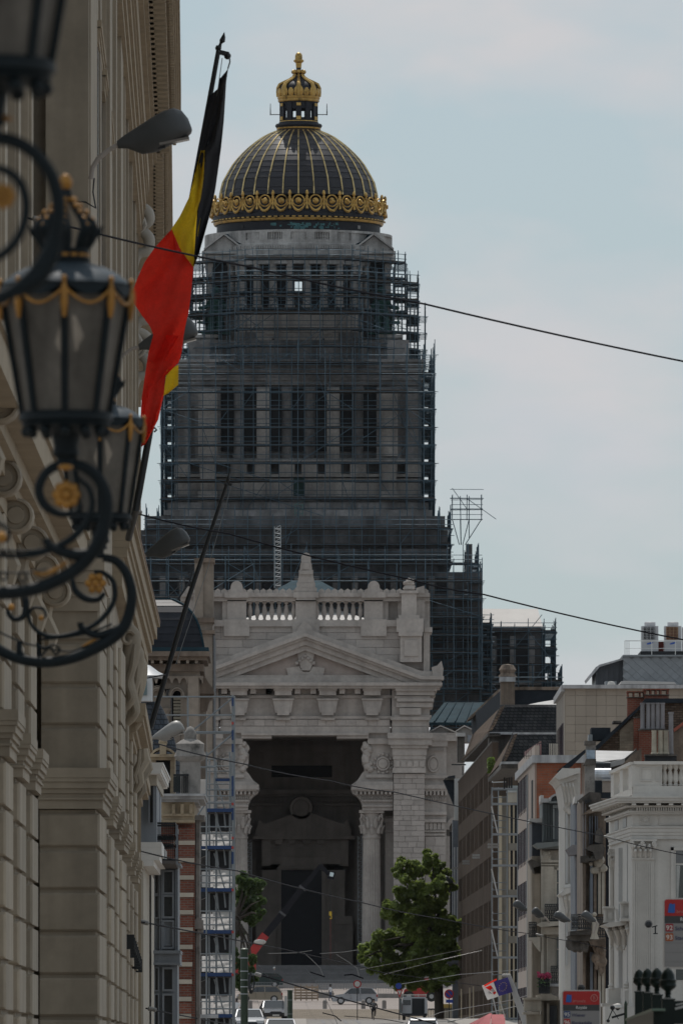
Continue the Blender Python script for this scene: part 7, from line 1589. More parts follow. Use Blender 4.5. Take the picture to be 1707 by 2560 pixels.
pc = thing('person', 'cyclist in dark clothes riding away with a rucksack', 'person', (PX(934,930),930,GZ(930)))
ch = [[(0,-.2,1.0,.15),(0,-.14,1.2,.15),(0,.02,1.45,.17),(0,.08,1.6,.06),(0,.11,1.70,.09),(0,.12,1.79,.085)]]
for q, f in ((-1,.0),(1,.25)): ch.append([(0,-.2,1.0,.15),(q*.11,-.1,.95,.1),(q*.14,.2,.72+f*.5,.075),(q*.12,-.02,.36+f*.6,.055),(q*.12,.0,.2+f,.05),(q*.12,.12,.18+f,.04)]); ch.append([(0,.02,1.45,.17),(q*.22,.05,1.48,.07),(q*.3,.2,1.22,.05),(q*.27,.42,1.05,.04)])
me = skin_mesh(ch); me.materials.append(DKC); me.materials.append(SK)
for p in me.polygons: p.use_smooth = True; p.material_index = 1 if p.center.z > 1.6 else 0
o = bpy.data.objects.new('body', me); COL.objects.link(o); o.parent = pc
for nm, m_, c, r_, sq in (('hair',HAIR,(0,.1,1.83),.1,(.9,1.05,.95)),('rucksack',GRC,(0,-.2,1.38),.2,(.8,.6,1.1))): h = bpy.data.objects.new(nm, MB().sphere(c,r_,10,7,sq).mesh(nm,m_)); COL.objects.link(h); h.parent = pc
# ================= street furniture
def pole(name, label, cat, x, y0, y1, Y, r, m, group=None):
    t = thing(name, label, cat, P(x,y1,Y), group); zb = GZ(Y); b = MB(); b.tube([(PX(x,Y),Y,zb),(PX(x,Y),Y,PZ(y0,Y))], r, 12); b.build('shaft', m, t, True); return t
GRN = mat('tram_pole_green', (.018,.035,.018), .5, .1, var=.2, scale=2)
t = pole('tram_pole','thick dark green tram pole with ring collars and coiled cable','pole',611,2373,2620,500,.175,GRN)
MB().lathe([(.19,0),(.2,.04),(.1,.09),(0,.1)], P(611,2375,500), 14).build('cap', GRN, t)
for y in (2395,2428,2450,2467,2485): b = MB(); b.lathe([(.178,-.02),(.185,0),(.178,.02)], P(611,y,500), 14); b.build('collar', mat('pale_metal',(.45,.47,.50)), t)
b = MB()
for k in range(5): b.tube([P(628+k*.6+(7-.6*k)*cos(a*pi/8),2458+(26-1.5*k)*sin(a*pi/8),499.6-.05*k) for a in range(17)], .028, 5, False)
b.build('cable_coil', IRON, t); b = MB(); b.bar(P(618,2434,500),P(640,2436,500),.08); b.build('bracket_arm', GALV, t)
t = pole('tram_pole','shorter green tram pole standing left of the cyclist','pole',725,2476,2640,640,.155,GRN); MB().lathe([(.17,0),(.17,.04),(0,.06)], P(725,2477,640), 12).build('cap', GRN, t)
for y in (2500,2535): b = MB(); b.lathe([(.157,-.02),(.165,0),(.157,.02)], P(725,y,640), 12); b.build('collar', GALV, t)
MB().pbox(711,718,2490,2540,642,.1).build('notice_plate', WHITEG, t)
def disc(par, x, y, Y, r, m, nm, n=22, dy=0):
    c = P(x,y,Y); b = MB(); l_ = MB().lathe([(0,-.01),(r,-.01),(r,.01),(0,.01)], n=n); b.add([(c.x+u, c.y+dy-w_, c.z+v) for u,v,w_ in l_.v], l_.f); return b.build(nm, m, par)
SR = mat('sign_red',(.42,.015,.015),.45,var=0); SW = mat('sign_white',(.62,.60,.57),.5,var=0); SB = mat('sign_blue',(.012,.045,.30),.45,var=0); SDK = mat('sign_dark_grey',(.045,.048,.05),.5,var=0); SGY = mat('sign_grey',(.25,.245,.245),.5,var=.03)
t = pole('road_sign','round no entry sign with red ring and pale centre','road sign',893,2460,2540,1000,.04,DARK,'road signs on the square'); disc(t,893,2460,999.8,.37,SR,'red_ring'); disc(t,893,2460,999.76,.26,SW,'pale_centre')
t = pole('road_sign','red bordered give way triangle left of the open van','road sign',998,2482,2560,900,.04,DARK,'road signs on the square'); Yq = 899.8
b = MB(); b.pprism([(990,2474),(1007,2474),(998.5,2495)][::-1], Yq, .03); b.build('red_triangle', SR, t); b = MB(); b.pprism([(993.5,2476.5),(1003.5,2476.5),(998.5,2488)][::-1], Yq-.02, .02); b.build('pale_triangle', SW, t); disc(t,996,2465,899.8,.26,SB,'blue_disc')
t = pole('road_sign','round no parking sign, blue with red ring, beside the grey pier','road sign',1122,2485,2600,960,.04,DARK,'road signs on the square'); disc(t,1122,2485,959.8,.42,SR,'red_ring'); disc(t,1122,2485,959.76,.30,SB,'blue_centre'); MB().obox(P(1122,2485,959.7),((.7,0,-.7),(0,1,0),(.7,0,.7)),(.3,.01,.05)).build('red_bar', SR, t); MB().pbox(1114,1132,2499,2507,959.8,.03).build('blue_plate', SB, t)
# bus stop panels
def text(par, s, x, y, h, Y, m, nm, align='LEFT', bold=0):
    c = bpy.data.curves.new(nm,'FONT'); c.body = s; c.size = h*Y/F; c.extrude = .001; c.align_x = align; c.offset = bold; c.resolution_u = 3
    o = bpy.data.objects.new(nm, c); COL.objects.link(o); o.rotation_euler = (radians(90),0,0); o.location = P(x,y,Y)
    dg = bpy.context.evaluated_depsgraph_get(); dg.update(); me = bpy.data.meshes.new_from_object(o.evaluated_get(dg)); bpy.data.objects.remove(o)
    me.transform(Matrix.Rotation(radians(90),4,'X')); me.materials.clear(); me.materials.append(m); q = bpy.data.objects.new(nm, me); COL.objects.link(q); q.location = P(x,y,Y) - wloc(par); q.parent = par; return q
def rrect(x0,x1,y0,y1,r,tl=True,bl=True):
    p = []
    for cx,cy,a0 in ((x1-r,y0+r,-90),(x1-r,y1-r,0),(x0+r,y1-r,90),(x0+r,y0+r,180)): p += [(cx+r*cos(radians(a0+k*22.5)), cy+r*sin(radians(a0+k*22.5))) for k in range(5)]
    return p
def stop(label, x0, y0, Yy, w, hgt, rows):
    t = thing('stop_sign', label, 'stop sign', P(x0+w/2, y0+hgt, Yy), 'tram stop panels'); p = lambda a, b_, c, d: (x0+a*w, x0+b_*w, y0+c*w, y0+d*w)
    b = MB(); b.pprism(rrect(x0,x0+w,y0,y0+hgt,w*.07), Yy, .09); b.build('frame', mat('sign_frame_white',(.50,.48,.46),.5,var=.03), t)
    y = Yy-.004
    b = MB(); b.pprism(rrect(x0+.03*w,x0+.97*w,y0+.03*w,y0+.50*w,w*.05), y-.0, .02); b.build('red_panel', SR, t); b = MB(); b.pbox(x0+.03*w,x0+.97*w,y0+.38*w,y0+.535*w,y-.002,.02); b.build('name_strip', SDK, t); b = MB(); b.pbox(x0+.03*w,x0+.97*w,y0+.535*w,y0+hgt-.05*w,y-.003,.02); b.build('line_panel', SGY, t)
    b = MB(); b.pprism([(x0+.13*w,y0+.12*w),(x0+.17*w,y0+.115*w),(x0+.19*w,y0+.13*w),(x0+.25*w,y0+.12*w),(x0+.25*w,y0+.30*w),(x0+.22*w,y0+.32*w),(x0+.10*w,y0+.31*w),(x0+.11*w,y0+.22*w)], y-.008, .01); b.build('blue_emblem', mat('emblem_blue',(.02,.11,.42),.5,var=0), t)
    text(t,'.brussels',x0+.26*w,y0+.315*w,.10*w,y-.006,mat('dull_pink_print',(.55,.22,.20),.5,var=0),'brand_lettering')
    if x0 < 1600:
        c = P(x0+.83*w,y0+.205*w,y-.004); b = MB(); b.tube([(c.x+.085*w*Yy/F*cos(a*pi/12),c.y,c.z+.085*w*Yy/F*sin(a*pi/12)) for a in range(25)], .0055, 5, False); b.build('letter_ring', mat('dull_pink_print',(.55,.22,.20)), t); text(t,'B',x0+.83*w,y0+.245*w,.13*w,y-.006,MATS['dull_pink_print'],'letter','CENTER')
    text(t,'Royale',x0+.5*w,y0+.485*w,.105*w,y-.006,mat('name_print',(.55,.55,.55),.5,var=0),'stop_name','CENTER',.0012)
    for k, (num, dest, col) in enumerate(rows):
        yy = y0+(.545+.20*k)*w; b = MB(); b.pprism(rrect(x0+.05*w,x0+.215*w,yy,yy+.165*w,w*.02), y-.009, .01); b.build('line_badge', col, t); text(t,num,x0+.1325*w,yy+.135*w,.145*w,y-.012,mat('badge_print',(.65,.62,.58),.5,var=0),'line_number','CENTER',.001); text(t,dest,x0+.25*w,yy+.14*w,.115*w,y-.006,mat('destination_print',(.035,.04,.10),.5,var=0),'destination',bold=.0008)
    b = MB(); b.tube([(PX(x0+.5*w,Yy),Yy+.06,-1.7),(PX(x0+.5*w,Yy),Yy+.06,PZ(y0-.03*w,Yy))], .035, 10); b.build('post', DARK, t); MB().lathe([(.045,-.02),(.05,.02),(.03,.05),(0,.055)], P(x0+.5*w,y0-.035*w,Yy+.06), 12).build('post_cap', DARK, t)
    for k in range(3): MB().pbox(x0+.04*w,x0+.96*w,y0+(.95+.2*k)*w,y0+(.955+.2*k)*w,y-.005,.01).build('row_line', mat('row_line_grey',(.17,.17,.17),.5,var=0), t) if y0+(.955+.2*k)*w < y0+hgt-8 else None
ORN = mat('badge_orange',(.36,.085,.02),.5,var=0)
stop('Royale stop sign with line 95 on a blue badge', 1403.5, 2475, 139, 97, 190, (('95','Wiener',mat('badge_navy',(.015,.05,.17),.5,var=0)),('96','Blankedelle',SR)))
stop('Royale stop sign with lines 92 and 93, cut by the right edge', 1656.5, 2245, 129, 118, 178, (('92','Schaerbeek',mat('badge_crimson',(.30,.02,.03),.5,var=0)),('93','Stade',ORN)))
# acorn topped railing posts
IRG = mat('black_green_iron', (.006,.013,.011), .3, 0, var=.2, scale=5, spec=.2)
for k, (x, Y, w, yt) in enumerate(((1596.5,112,30,2423),(1617.5,106,33,2420.5),(1641,99,36,2419.5),(1668.5,88,42,2419))):
    lab = ['smallest acorn topped iron post, leftmost of the four','second acorn topped iron post from the left of the four','third acorn topped iron post from the left of the four','largest acorn topped iron post, rightmost of the four'][k]
    t = thing('railing_post', lab, 'railing post', (PX(x,Y),Y,-1.7), 'acorn topped railing posts'); q = w*Y/F; z = PZ(yt,Y)
    MB().lathe([(0,z),(.06*q,z-.005*q),(.11*q,z-.06*q),(.28*q,z-.2*q),(.40*q,z-.45*q),(.43*q,z-.66*q),(.46*q,z-.7*q),(.53*q,z-.74*q),(.48*q,z-.82*q),(.50*q,z-1.0*q),(.52*q,z-1.08*q),(.42*q,z-1.22*q),(.2*q,z-1.38*q),(.17*q,z-1.48*q),(.22*q,z-1.53*q),(.16*q,z-1.6*q),(.18*q,z-1.75*q),(.3*q,z-1.82*q)], (PX(x,Y),Y,0), 20).build('acorn_finial', IRG, t, True)
    MB().sphere((PX(x,Y),Y,z), .045*q, 8, 6).build('tip_ball', mat('pale_metal',(.45,.47,.50)), t)
    b = MB(); X = PX(x,Y); b.box(X-.42*q,X+.42*q,Y-.42*q,Y+.42*q,z-1.95*q,z-1.85*q); b.box(X-.36*q,X+.36*q,Y-.36*q,Y+.36*q,-1.7,z-1.95*q); b.build('square_post', IRG, t)
hr = thing('handrail', 'iron handrail between the acorn posts, its lit top coloured pale green', 'railing', P(1620,2545,104)); b = MB(); b.plan([(PX(1562,116),116),(PX(1600,116),116),(PX(1662,86),86),(PX(1628,86),86)], PZ(2538,104)-.02, PZ(2538,104)); b.build('lit_rail_top', mat('lit_green_rail',(.10,.15,.115),.4,var=.1), hr); b = MB(); b.plan([(PX(1566,115.6),115.6),(PX(1598,115.6),115.6),(PX(1660,86.5),86.5),(PX(1632,86.5),86.5)], PZ(2600,104), PZ(2538,104)-.021); b.build('rail_web', IRG, hr)  # light on the top of the dark rail is put into the paler green
MB().pbox(1684,1740,2502,2560,92,.1).build('side_panel', IRG, hr); b = MB(); b.bar(P(1686,2522,91.8),P(1740,2508,91.8),.02); b.bar(P(1688,2512,91.8),P(1740,2502,91.8),.012); b.build('bright_rail', WHITEG, hr)
# cctv camera, awning, luminaires
cc = thing('cctv_camera','grey dome camera on a black bracket fixed to the white mansion','camera',P(1632,2318,489)); disc(cc,1620,2310,488.6,.18,mat('camera_grey',(.16,.15,.145),.5,var=.1),'camera_housing'); b = MB(); b.add([tuple(Vector(v)) for v in MB().sphere(P(1620,2311,488.55),.14,12,8,(1,.8,1)).v], MB().sphere((0,0,0),.14,12,8).f); b.build('camera_lens', DARK, cc, True); b = MB(); b.bar(P(1628,2318,488.8),P(1642,2314,488.8),.05); b.bar(P(1637,2316,488.8),P(1637,2334,488.8),.06); b.bar(P(1632,2334,488.8),P(1643,2334,488.8),.05); b.build('bracket', IRON, cc)
aw = thing('red_awning','faded red shop awning below the fire escape','awning',P(1215,2560,700)); solid([P(1168,2562,690),P(1226,2534,705),P(1228,2533,705),P(1224,2562,690)], .05, 'awning_sheet', mat('awning_red',(.30,.055,.06),.8,var=.12,scale=1), aw, (0,0,-1))
for k in range(6): b = MB(); b.bar(P(1172+9*k,2561,690.2),P(1224+.8*k,2534,705.2),.04); b.build('awning_rib', mat('awning_red',(.30,.055,.06)), aw)
solid([P(1228,2536,700),P(1262,2536,700),P(1262,2575,696),P(1226,2575,696)], .05, 'awning_front', mat('awning_red',(.30,.055,.06)), aw)
LMP = mat('grey_lamp_shell', (.055,.058,.060), .5, .1, var=.15, scale=3); LMW = mat('pale_lamp_shell', (.20,.192,.18), .45, .1, var=.12, scale=3); LENS = mat('lamp_lens', (.16,.14,.12), .15, var=.1); ARM = mat('beige_lamp_arm', (.30,.265,.235), .6, var=.1)
def cobra(label, x0, y0, x1, y1, Y, th, arm, m=LMP, group='street lamps along the facades', up=.42):   # head from its neck (x0,y0) to its nose (x1,y1)
    t = thing('street_lamp', label, 'street lamp', P(arm[-1][0],arm[-1][1],Y), group); A, B = P(x0,y0,Y), P(x1,y1,Y); d = (B-A); L_ = d.length; d.normalize(); u = Vector((0,1,0)).cross(d); u = u if u.z > 0 else -u; h = th*Y/F
    prof = [(0,.10,.10,.10),(.12,.22,.16,.15),(.3,.36,.40,.24),(.5,.52,.42,.36),(.68,.64,.32,.42),(.82,.66,.26,.44),(.92,.54,.20,.40),(.98,.30,.12,.28),(1,.04,.04,.06)]; n = 16; vs = []
    for f, tp, bt, wd in prof:
        for k in range(n):
            a = 2*pi*k/n; s_, c_ = sin(a), cos(a); vs.append(A + d*L_*f + u*(h*(tp if s_ > 0 else bt)*s_) + Vector((0,1,0))*(h*.95*wd*c_))
    b = MB().add(vs, [(i*n+k,i*n+(k+1)%n,(i+1)*n+(k+1)%n,(i+1)*n+k) for i in range(len(prof)-1) for k in range(n)]+[tuple(range(n-1,-1,-1))]); b.build('lamp_head', m, t, True)
    c = A + d*L_*.74 - u*h*.24; MB().obox(c,(d,(0,1,0),u),(L_*.20,h*.30,h*.035)).build('lamp_lens', LENS, t); MB().obox(A+d*L_*.56-u*h*.3,(d,(0,1,0),u),(L_*.05,h*.2,h*.06)).build('latch', DARK, t)
    b = MB(); b.tube([A+d*L_*.03]+[P(x,y,Y) for x, y in arm], .035 if Y < 400 else .05, 8); b.build('arm', ARM, t, True); return t
cobra('grey street lamp on curved beige arm left of the flag, the nearest one', 294,362,480,322,150,92,[(272,375),(245,398),(232,420),(228,448)])
cobra('street lamp partly hidden behind the red of the flag', 348,868,495,828,193,72,[(330,872),(306,890),(293,915),(288,950)])
cobra('street lamp above the slanting second flagpole', 366,1388,475,1345,240,56,[(352,1394),(345,1405)])
cobra('pale street lamp above the slate turret', 382,1845,462,1822,330,40,[(372,1850),(360,1862)], LMW)
for k, (x, y) in enumerate(((440,2172),(446,2195))): cobra(['small street lamp beside the grey bay window, upper of two','small street lamp beside the grey bay window, lower of two'][k], x,y+4,x+26,y,600,20,[(x-6,y+8)], LMW)
for k, (x0,y0,x1,y1,Y) in enumerate(((1319,2276,1281,2260,640),(1359,2292,1328,2278,600),(1425,2303,1383,2288,565),(1489,2304,1452,2286,530))):
    cobra(['street lamp in front of the purple windows','street lamp beside the left end of the upper iron balcony','street lamp in front of the white corniced house','street lamp above the carved stone balcony'][k], x0,y0,x1,y1,Y,22,[(x0+6,y0+4),(x0+14,y0+16)] if k != 3 else [(x0+3,y0+2),(x0-6,y0+30)])
cobra('tiny street lamp in front of the leafy tree top', 1132,2206,1107,2197,1000,16,[(1140,2212)])
for k, (x0,x1,y0,y1,Y) in enumerate(((1218,1247,2109,2122,760),(1180,1199,2136,2148,860),(1155,1173,2151,2163,900),(1129,1145,2168,2174,950))):
    t = thing('hanging_lamp', ['largest pale double tube lamp hanging by the fire escape','second pale tube lamp hanging before the brown ribs','third pale tube lamp hanging before the brown ribs','smallest pale tube lamp hanging over the tree'][k], 'lamp', P((x0+x1)/2,y1,Y), 'tube lamps hung over the street')
    for j in range(2): yy = y0+(y1-y0)*(j+.3)/2; MB().pbox(x0,x1,yy-(y1-y0)*.2,yy+(y1-y0)*.2,Y,.25).build('tube_box', LMW, t)
# ================= overhead wires
WIRE = mat('black_cable', (.008,.008,.012), .8, var=0, spec=.1); WIREP = mat('bare_wire', (.30,.29,.28), .4, .4, var=.1)
def wire(label, pts, r, m=WIRE, ins=None, sag=0, nm='wire'):
    t = thing(nm, label, 'wire', P(*pts[0]), 'cables and wires over the street'); V = [P(*p) for p in pts]; out = []
    for a, b_ in zip(V, V[1:]):
        for k in range(8): f = k/8; out.append(a.lerp(b_, f) - Vector((0,0,sag*4*f*(1-f))))
    out.append(V[-1]); b = MB(); b.tube(out, r, 6); b.build('cable', m, t, True)
    for (x,y,x2,y2,Y) in ins or (): b = MB(); A, B = P(x,y,Y), P(x2,y2,Y); b.tube([A,A.lerp(B,.1),A.lerp(B,.9),B], [r*1.2,r*2.6,r*2.6,r*1.2], 8); b.build('insulator', LMW, t, True)
wire('thick dark cable crossing in front of flag and upper colonnade', [(72,545,140),(180,568,141),(620,666,146),(1061,760,150),(1720,906,156)], .014, ins=[(82,545,114,553,139.8)], sag=.02)
wire('dark cable crossing in front of the parapet and the air conditioners', [(320,1277,235),(571,1334,238),(1023,1448,242),(1208,1486,244),(1720,1602,250)], .018, ins=[(322,1273,356,1282,234.8)], sag=.04)
wire('cable crossing the dark porch opening to the white mansion', [(321,1838,300),(610,1910,330),(827,1952,350),(985,1980,370),(1508,2090,470),(1720,2140,480)], .020, ins=[(1508,2090,1540,2099,469)], sag=.05)
wire('cable crossing the boom and the great door', [(327,2121,260),(593,2177,300),(900,2255,360),(1100,2296,420),(1338,2336,500),(1430,2352,510),(1720,2412,520)], .018, ins=[(333,2121,354,2126,259.5),(1338,2335,1358,2340,499.5)], sag=.05)
wire('cable running above the green tram pole across the steps', [(330,2301,260),(366,2307,262),(700,2371,420),(800,2393,480),(960,2432,600),(1204,2465,700),(1265,2476,705)], .021, ins=[(350,2303,373,2309,261.8),(1204,2464,1226,2470,699)])
wire('heavy black cable slanting from the green pole past the cyclist', [(640,2435,498),(700,2452,500),(800,2482,520),(960,2525,560),(1145,2575,600)], .036, ins=[(637,2434,654,2439,497.5)])
wire('cable low on the left running into the street', [(366,2521,260),(430,2534,300),(620,2570,420)], .02, ins=[(370,2521,392,2525,259.5)])
wire('pale span wire rising to the brown office, upper', [(900,2424,900),(1040,2398,950),(1165,2372,1000)], .02, WIREP, [(1160,2374,1170,2371,999)])
wire('pale span wire rising to the brown office, second', [(960,2436,880),(1100,2400,900),(1200,2377,900)], .02, WIREP, [(1195,2379,1205,2376,899)])
wire('pale span wire from the give way sign to the fire escape', [(1003,2460,880),(1150,2436,860),(1290,2425,850)], .02, WIREP, [(1284,2427,1294,2424,849)])
wire('lowest pale span wire in front of the awning', [(940,2560,700),(1130,2553,690),(1420,2485,660)], .022, WIREP, [(1118,2555,1138,2551,689)])
wire('pale wire under the stone balcony houses', [(980,2580,720),(1100,2531,700),(1280,2500,690),(1410,2460,680)], .02, WIREP)
wire('left tram contact wire over the square', [(735,2600,600),(720,2540,700),(700,2480,900),(640,2405,1150)], .02, WIRE)
wire('right tram contact wire over the square', [(860,2600,600),(835,2540,760),(800,2470,950),(760,2415,1150)], .02, WIRE)
wire('knotted pale tram wire above the steps, left loop', [(670,2384,1050),(740,2382,1050),(780,2376,1050)], .035, WIREP)
wire('knotted pale tram wire above the steps, right loop', [(800,2384,1050),(860,2380,1050),(900,2374,1050)], .035, WIREP)
wire('pale hanger dropping from the tram wires near the middle', [(760,2382,1050),(778,2398,1050),(800,2420,1050),(808,2440,1050)], .03, WIREP)
wire('pale hanger dropping from the tram wires near the right', [(840,2386,1050),(866,2402,1050),(892,2420,1050),(898,2444,1050)], .03, WIREP)
wire('dark pantograph strut wire over the parked cars', [(775,2430,950),(800,2438,950),(812,2442,950)], .06, WIRE)
wire('dark pantograph strut wire left of the leafy tree', [(860,2438,950),(880,2436,950),(908,2446,950)], .07, WIRE)
wire('dark switch wire low beside the cyclist', [(806,2532,700),(838,2540,700),(853,2553,700)], .04, WIRE)
wire('dark cross wire in front of the open van', [(860,2540,700),(960,2548,700),(1060,2566,700)], .025, WIRE)
wire('pair of wall cables beside the second flagpole', [(335,1700,236),(375,1694,240),(414,1686,246)], .016, WIRE)
t = thing('wire_switch','black pulley bracket with wires beside the right hand stop sign','wire fitting',P(1530,2540,300)); b = MB(); b.bar(P(1528,2544,300),P(1562,2534,300),.06); b.bar(P(1518,2552,300),P(1530,2524,300),.03); b.bar(P(1530,2524,300),P(1545,2548,300),.02); b.sphere(P(1530,2519,300),.07,8,6); b.sphere(P(1519,2552,300),.05,8,6); b.build('bracket', IRON, t)
t = pole('green_post','slim dark green post beside the white base of the mansion','pole',1563,2510,2640,300,.045,GRN); MB().lathe([(.05,0),(.03,.06),(0,.12)], P(1563,2511,300), 10).build('cap', GRN, t)
# ================= square: barriers, hoarding, bollards, rails
fb = thing('site_hoarding','low timber hoarding on the square between the two SUVs','hoarding',P(766,2500,1145)); TIM = mat('raw_timber',(.30,.22,.155),.9,var=.2,scale=1,obj=.15)
for k in range(5): MB().pbox(735,796,2466+6.8*k,2471+6.8*k,1145,.06).build('plank', TIM, fb)
for k in range(5): MB().pbox(737+14*k,739.5+14*k,2462,2502,1145.08,.08).build('post', TIM, fb)
for k, (xa, xb, Y) in enumerate(((585,632,1168),(640,690,1168),(700,733,1168),(797,830,1165),(945,985,1160),(986,1030,1160),(790,860,1172),(865,940,1172))):
    t = thing('barrier', ['grey crowd barrier behind the champagne SUV','grey crowd barrier right of the champagne SUV bonnet','short grey barrier left of the hoarding','grey barrier between hoarding and white SUV','grey barrier right of the white SUV','grey barrier before the tree crown','grey barrier at the steps above the white SUV bonnet','grey barrier at the steps above the white SUV roof'][k], 'barrier', P((xa+xb)/2,2480,Y), 'crowd barriers on the square'); zb = GZ(Y); A, B = PX(xa,Y), PX(xb,Y); b = MB(); n = int((B-A)/.16)
    for i in range(n+1): x = A+(B-A)*i/n; b.bar((x,Y,zb+.15),(x,Y,zb+1.05),.03)
    for z in (.15,1.05): b.bar((A,Y,zb+z),(B,Y,zb+z),.05)
    b.build('bars', GALV, t); b = MB()
    for x in (A,B): b.bar((x,Y-.3,zb+.03),(x,Y+.3,zb+.03),.05); b.bar((x,Y,zb),(x,Y,zb+1.1),.05)
    b.build('feet', GALV, t)
SLS = mat('bollard_stone',(.22,.20,.185),.9,var=.2,scale=2)
for k, x in enumerate((626,672,812,908,960)):
    t = tag(MB().lathe([(.22,0),(.22,.7),(.19,.85),(.1,.92),(0,.94)], (PX(x,1108),1108,GZ(1108)), 12).build('bollard', SLS, None, True), ['stone bollard in front of the champagne SUV, leftmost','stone bollard behind the boot of the champagne SUV','stone bollard left of the white SUV','stone bollard under the white SUV rear wheel','stone bollard right of the white SUV'][k], 'bollard', 'stone bollards edging the square')
dw = thing('low_wall','low grey wall behind the barriers right of the white SUV','wall',P(980,2500,1158)); MB().pbox(944,1010,2484,2500,1158,.4).build('wall_face', SLS, dw); b = MB(); b.pbox(795,835,2482,2500,1158,.4); b.build('wall_face', SLS, dw)
kb = thing('yellow_kiosk','small kiosk with yellow fascia behind the no parking sign','kiosk',P(1118,2530,1030)); MB().pbox(1104,1132,2510,2519,1030,2).build('fascia', mat('dull_yellow',(.40,.27,.07),.7,var=.1), kb); MB().pbox(1105,1131,2519,2546,1030.2,2).build('front', CREAM2, kb); railing(kb, [(1070,1028),(1136,1028)], 2522, 2560, 1028, 10, orn=False)
for k in range(3): MB().pbox([1151,1172,1181][k],[1154,1175,1184][k],2472-3*k,2620,930-12*k,.2).build('pale_post', mat('beige_column',(.44,.37,.27)), off)
RAIL = mat('tram_rail', (.055,.05,.048), .5, 0, var=.2, scale=2)
for (pa, pb_, w_) in (((706,2529,905),(742,2575,780),.24),((770,2530,905),(806,2575,780),.24),((822,2530,905),(862,2575,780),.24),((845,2530,905),(895,2575,780),.24)):
    q = []
    for f in range(9):
        f /= 8; Y = pa[2]+(pb_[2]-pa[2])*f; x = PX(pa[0],pa[2])+(PX(pb_[0],pb_[2])-PX(pa[0],pa[2]))*f + .9*f*(1-f); q += [(x,Y,GZ(Y)+.014),(x+w_,Y,GZ(Y)+.014)]
    MB().add(q, [(2*i,2*i+1,2*i+3,2*i+2) for i in range(8)]).build('tram_rail', RAIL, None, kind='structure')
kl = MB(); kl.add([(-9,1010,GZ(1010)+.0),(26,1010,GZ(1010)),(26,1010.4,GZ(1010)+.13),(-9,1010.4,GZ(1010)+.13)],[(0,1,2,3)]); kl.build('kerb', mat('kerb_stone',(.20,.18,.165),.9), None, kind='structure')
# ================= flags
def ribbon(rows, Y, amp, nm, m, par, n=10, ph=0):
    V = []; 
    fine = []
    for (a, b_) in zip(rows, rows[1:]):
        for k in range(4): fine.append([a[i]+(b_[i]-a[i])*k/4 for i in range(4)])
    fine.append(rows[-1]); b = MB()
    for r, (xl,yl,xr,yr) in enumerate(fine):
        for c in range(n+1):
            f = c/n; y = Y + amp*(sin(f*5.2+r*.16+ph)+.55*sin(f*11+r*.43+ph*2)+.4*sin(r*.6+f*3+ph)); V.append(P(xl+(xr-xl)*f, yl+(yr-yl)*f, Y)+Vector((0,y-Y,0)))
    b.add(V, [(r*(n+1)+c,r*(n+1)+c+1,(r+1)*(n+1)+c+1,(r+1)*(n+1)+c) for r in range(len(fine)-1) for c in range(n)]); return b.build(nm, m, par, True)
FB = mat('flag_black',(.010,.010,.013),.85,var=.1); FY = mat('flag_yellow',(.78,.53,.025),.8,var=.12,scale=3,trans=.68,grain=.06); FR = mat('flag_red',(.80,.040,.022),.8,var=.14,scale=3,trans=.68,grain=.06)
Yg_ = 165
fp = thing('flagpole','black flagpole with spear tip carrying the tricolour flag','flagpole',P(330,1330,Yg_)); b = MB(); b.tube([P(322,1345,Yg_+1.5),P(340,1275,Yg_),P(450,660,Yg_),P(546,128,Yg_)], [.055,.055,.05,.036], 12); b.build('pole', IRON, fp, True)
b = MB(); b.lathe([(.0,.0),(.035,.01),(.05,.05),(.03,.09)], P(546,128,Yg_), 10); b.tube([P(549,118,Yg_),P(552,108,Yg_),P(556,102,Yg_),P(559,92,Yg_),P(561,80,Yg_)], [.03,.02,.045,.03,.002], 8); b.build('spear_tip', IRON, fp, True); b = MB(); b.bar(P(548,130,Yg_),P(572,136,Yg_),.07,.07); b.sphere(P(569,140,Yg_),.055,8,6); b.build('pulley', IRON, fp); b = MB(); b.tube([P(574,142,Yg_-.05),P(575,155,Yg_-.05),P(570,172,Yg_-.05)], .012, 5); b.tube([P(556,145,Yg_-.1),P(540,260,Yg_-.1),P(520,360,Yg_-.1)], .006, 4); b.build('halyard', GALV, fp)
b = MB(); b.tube([P(375,1072,Yg_-.05),P(388,1070,Yg_-.05),P(392,1075,Yg_-.05),P(386,1080,Yg_-.05)], .015, 5); b.build('cleat', IRON, fp)
fl1 = thing('tricolour_flag','black, yellow and red flag hanging furled from the black pole','flag',P(430,900,Yg_-.2))
ribbon([(549,196,571,172),(541,235,566,205),(527,300,560,300),(515,350,553,370),(494,383,549,400),(500,450,539,470),(494,520,527,530),(490,580,512,585),(486,640,498,635),(484,668,487,664)], Yg_-.16, .06, 'black_stripe', FB, fl1)
ribbon([(524,240,552,215),(510,300,540,300),(497,370,520,372),(484,440,500,446),(478,462,488,466)], Yg_-.09, .03, 'black_stripe', FB, fl1)
ribbon([(503,376,512,376),(486,440,510,446),(472,495,507,503),(450,540,500,556),(427,574,494,598),(440,600,488,630),(455,630,486,660),(470,650,485,668)], Yg_-.2, .05, 'yellow_stripe', FY, fl1)
ribbon([(424,578,430,574),(388,616,452,626),(362,655,470,648),(342,700,484,668),(327,742,482,690),(338,762,477,740),(356,790,472,780),(376,818,464,815),(384,838,459,845),(378,872,456,875),(368,905,450,900)], Yg_-.22, .09, 'red_stripe', FR, fl1, 14)
ribbon([(384,834,459,842),(372,880,456,872),(364,930,447,906),(354,1000,414,940),(352,1050,410,985),(353,1090,396,1050),(354,1118,366,1108)], Yg_-.15, .07, 'red_stripe', FR, fl1, 10, 1.3)
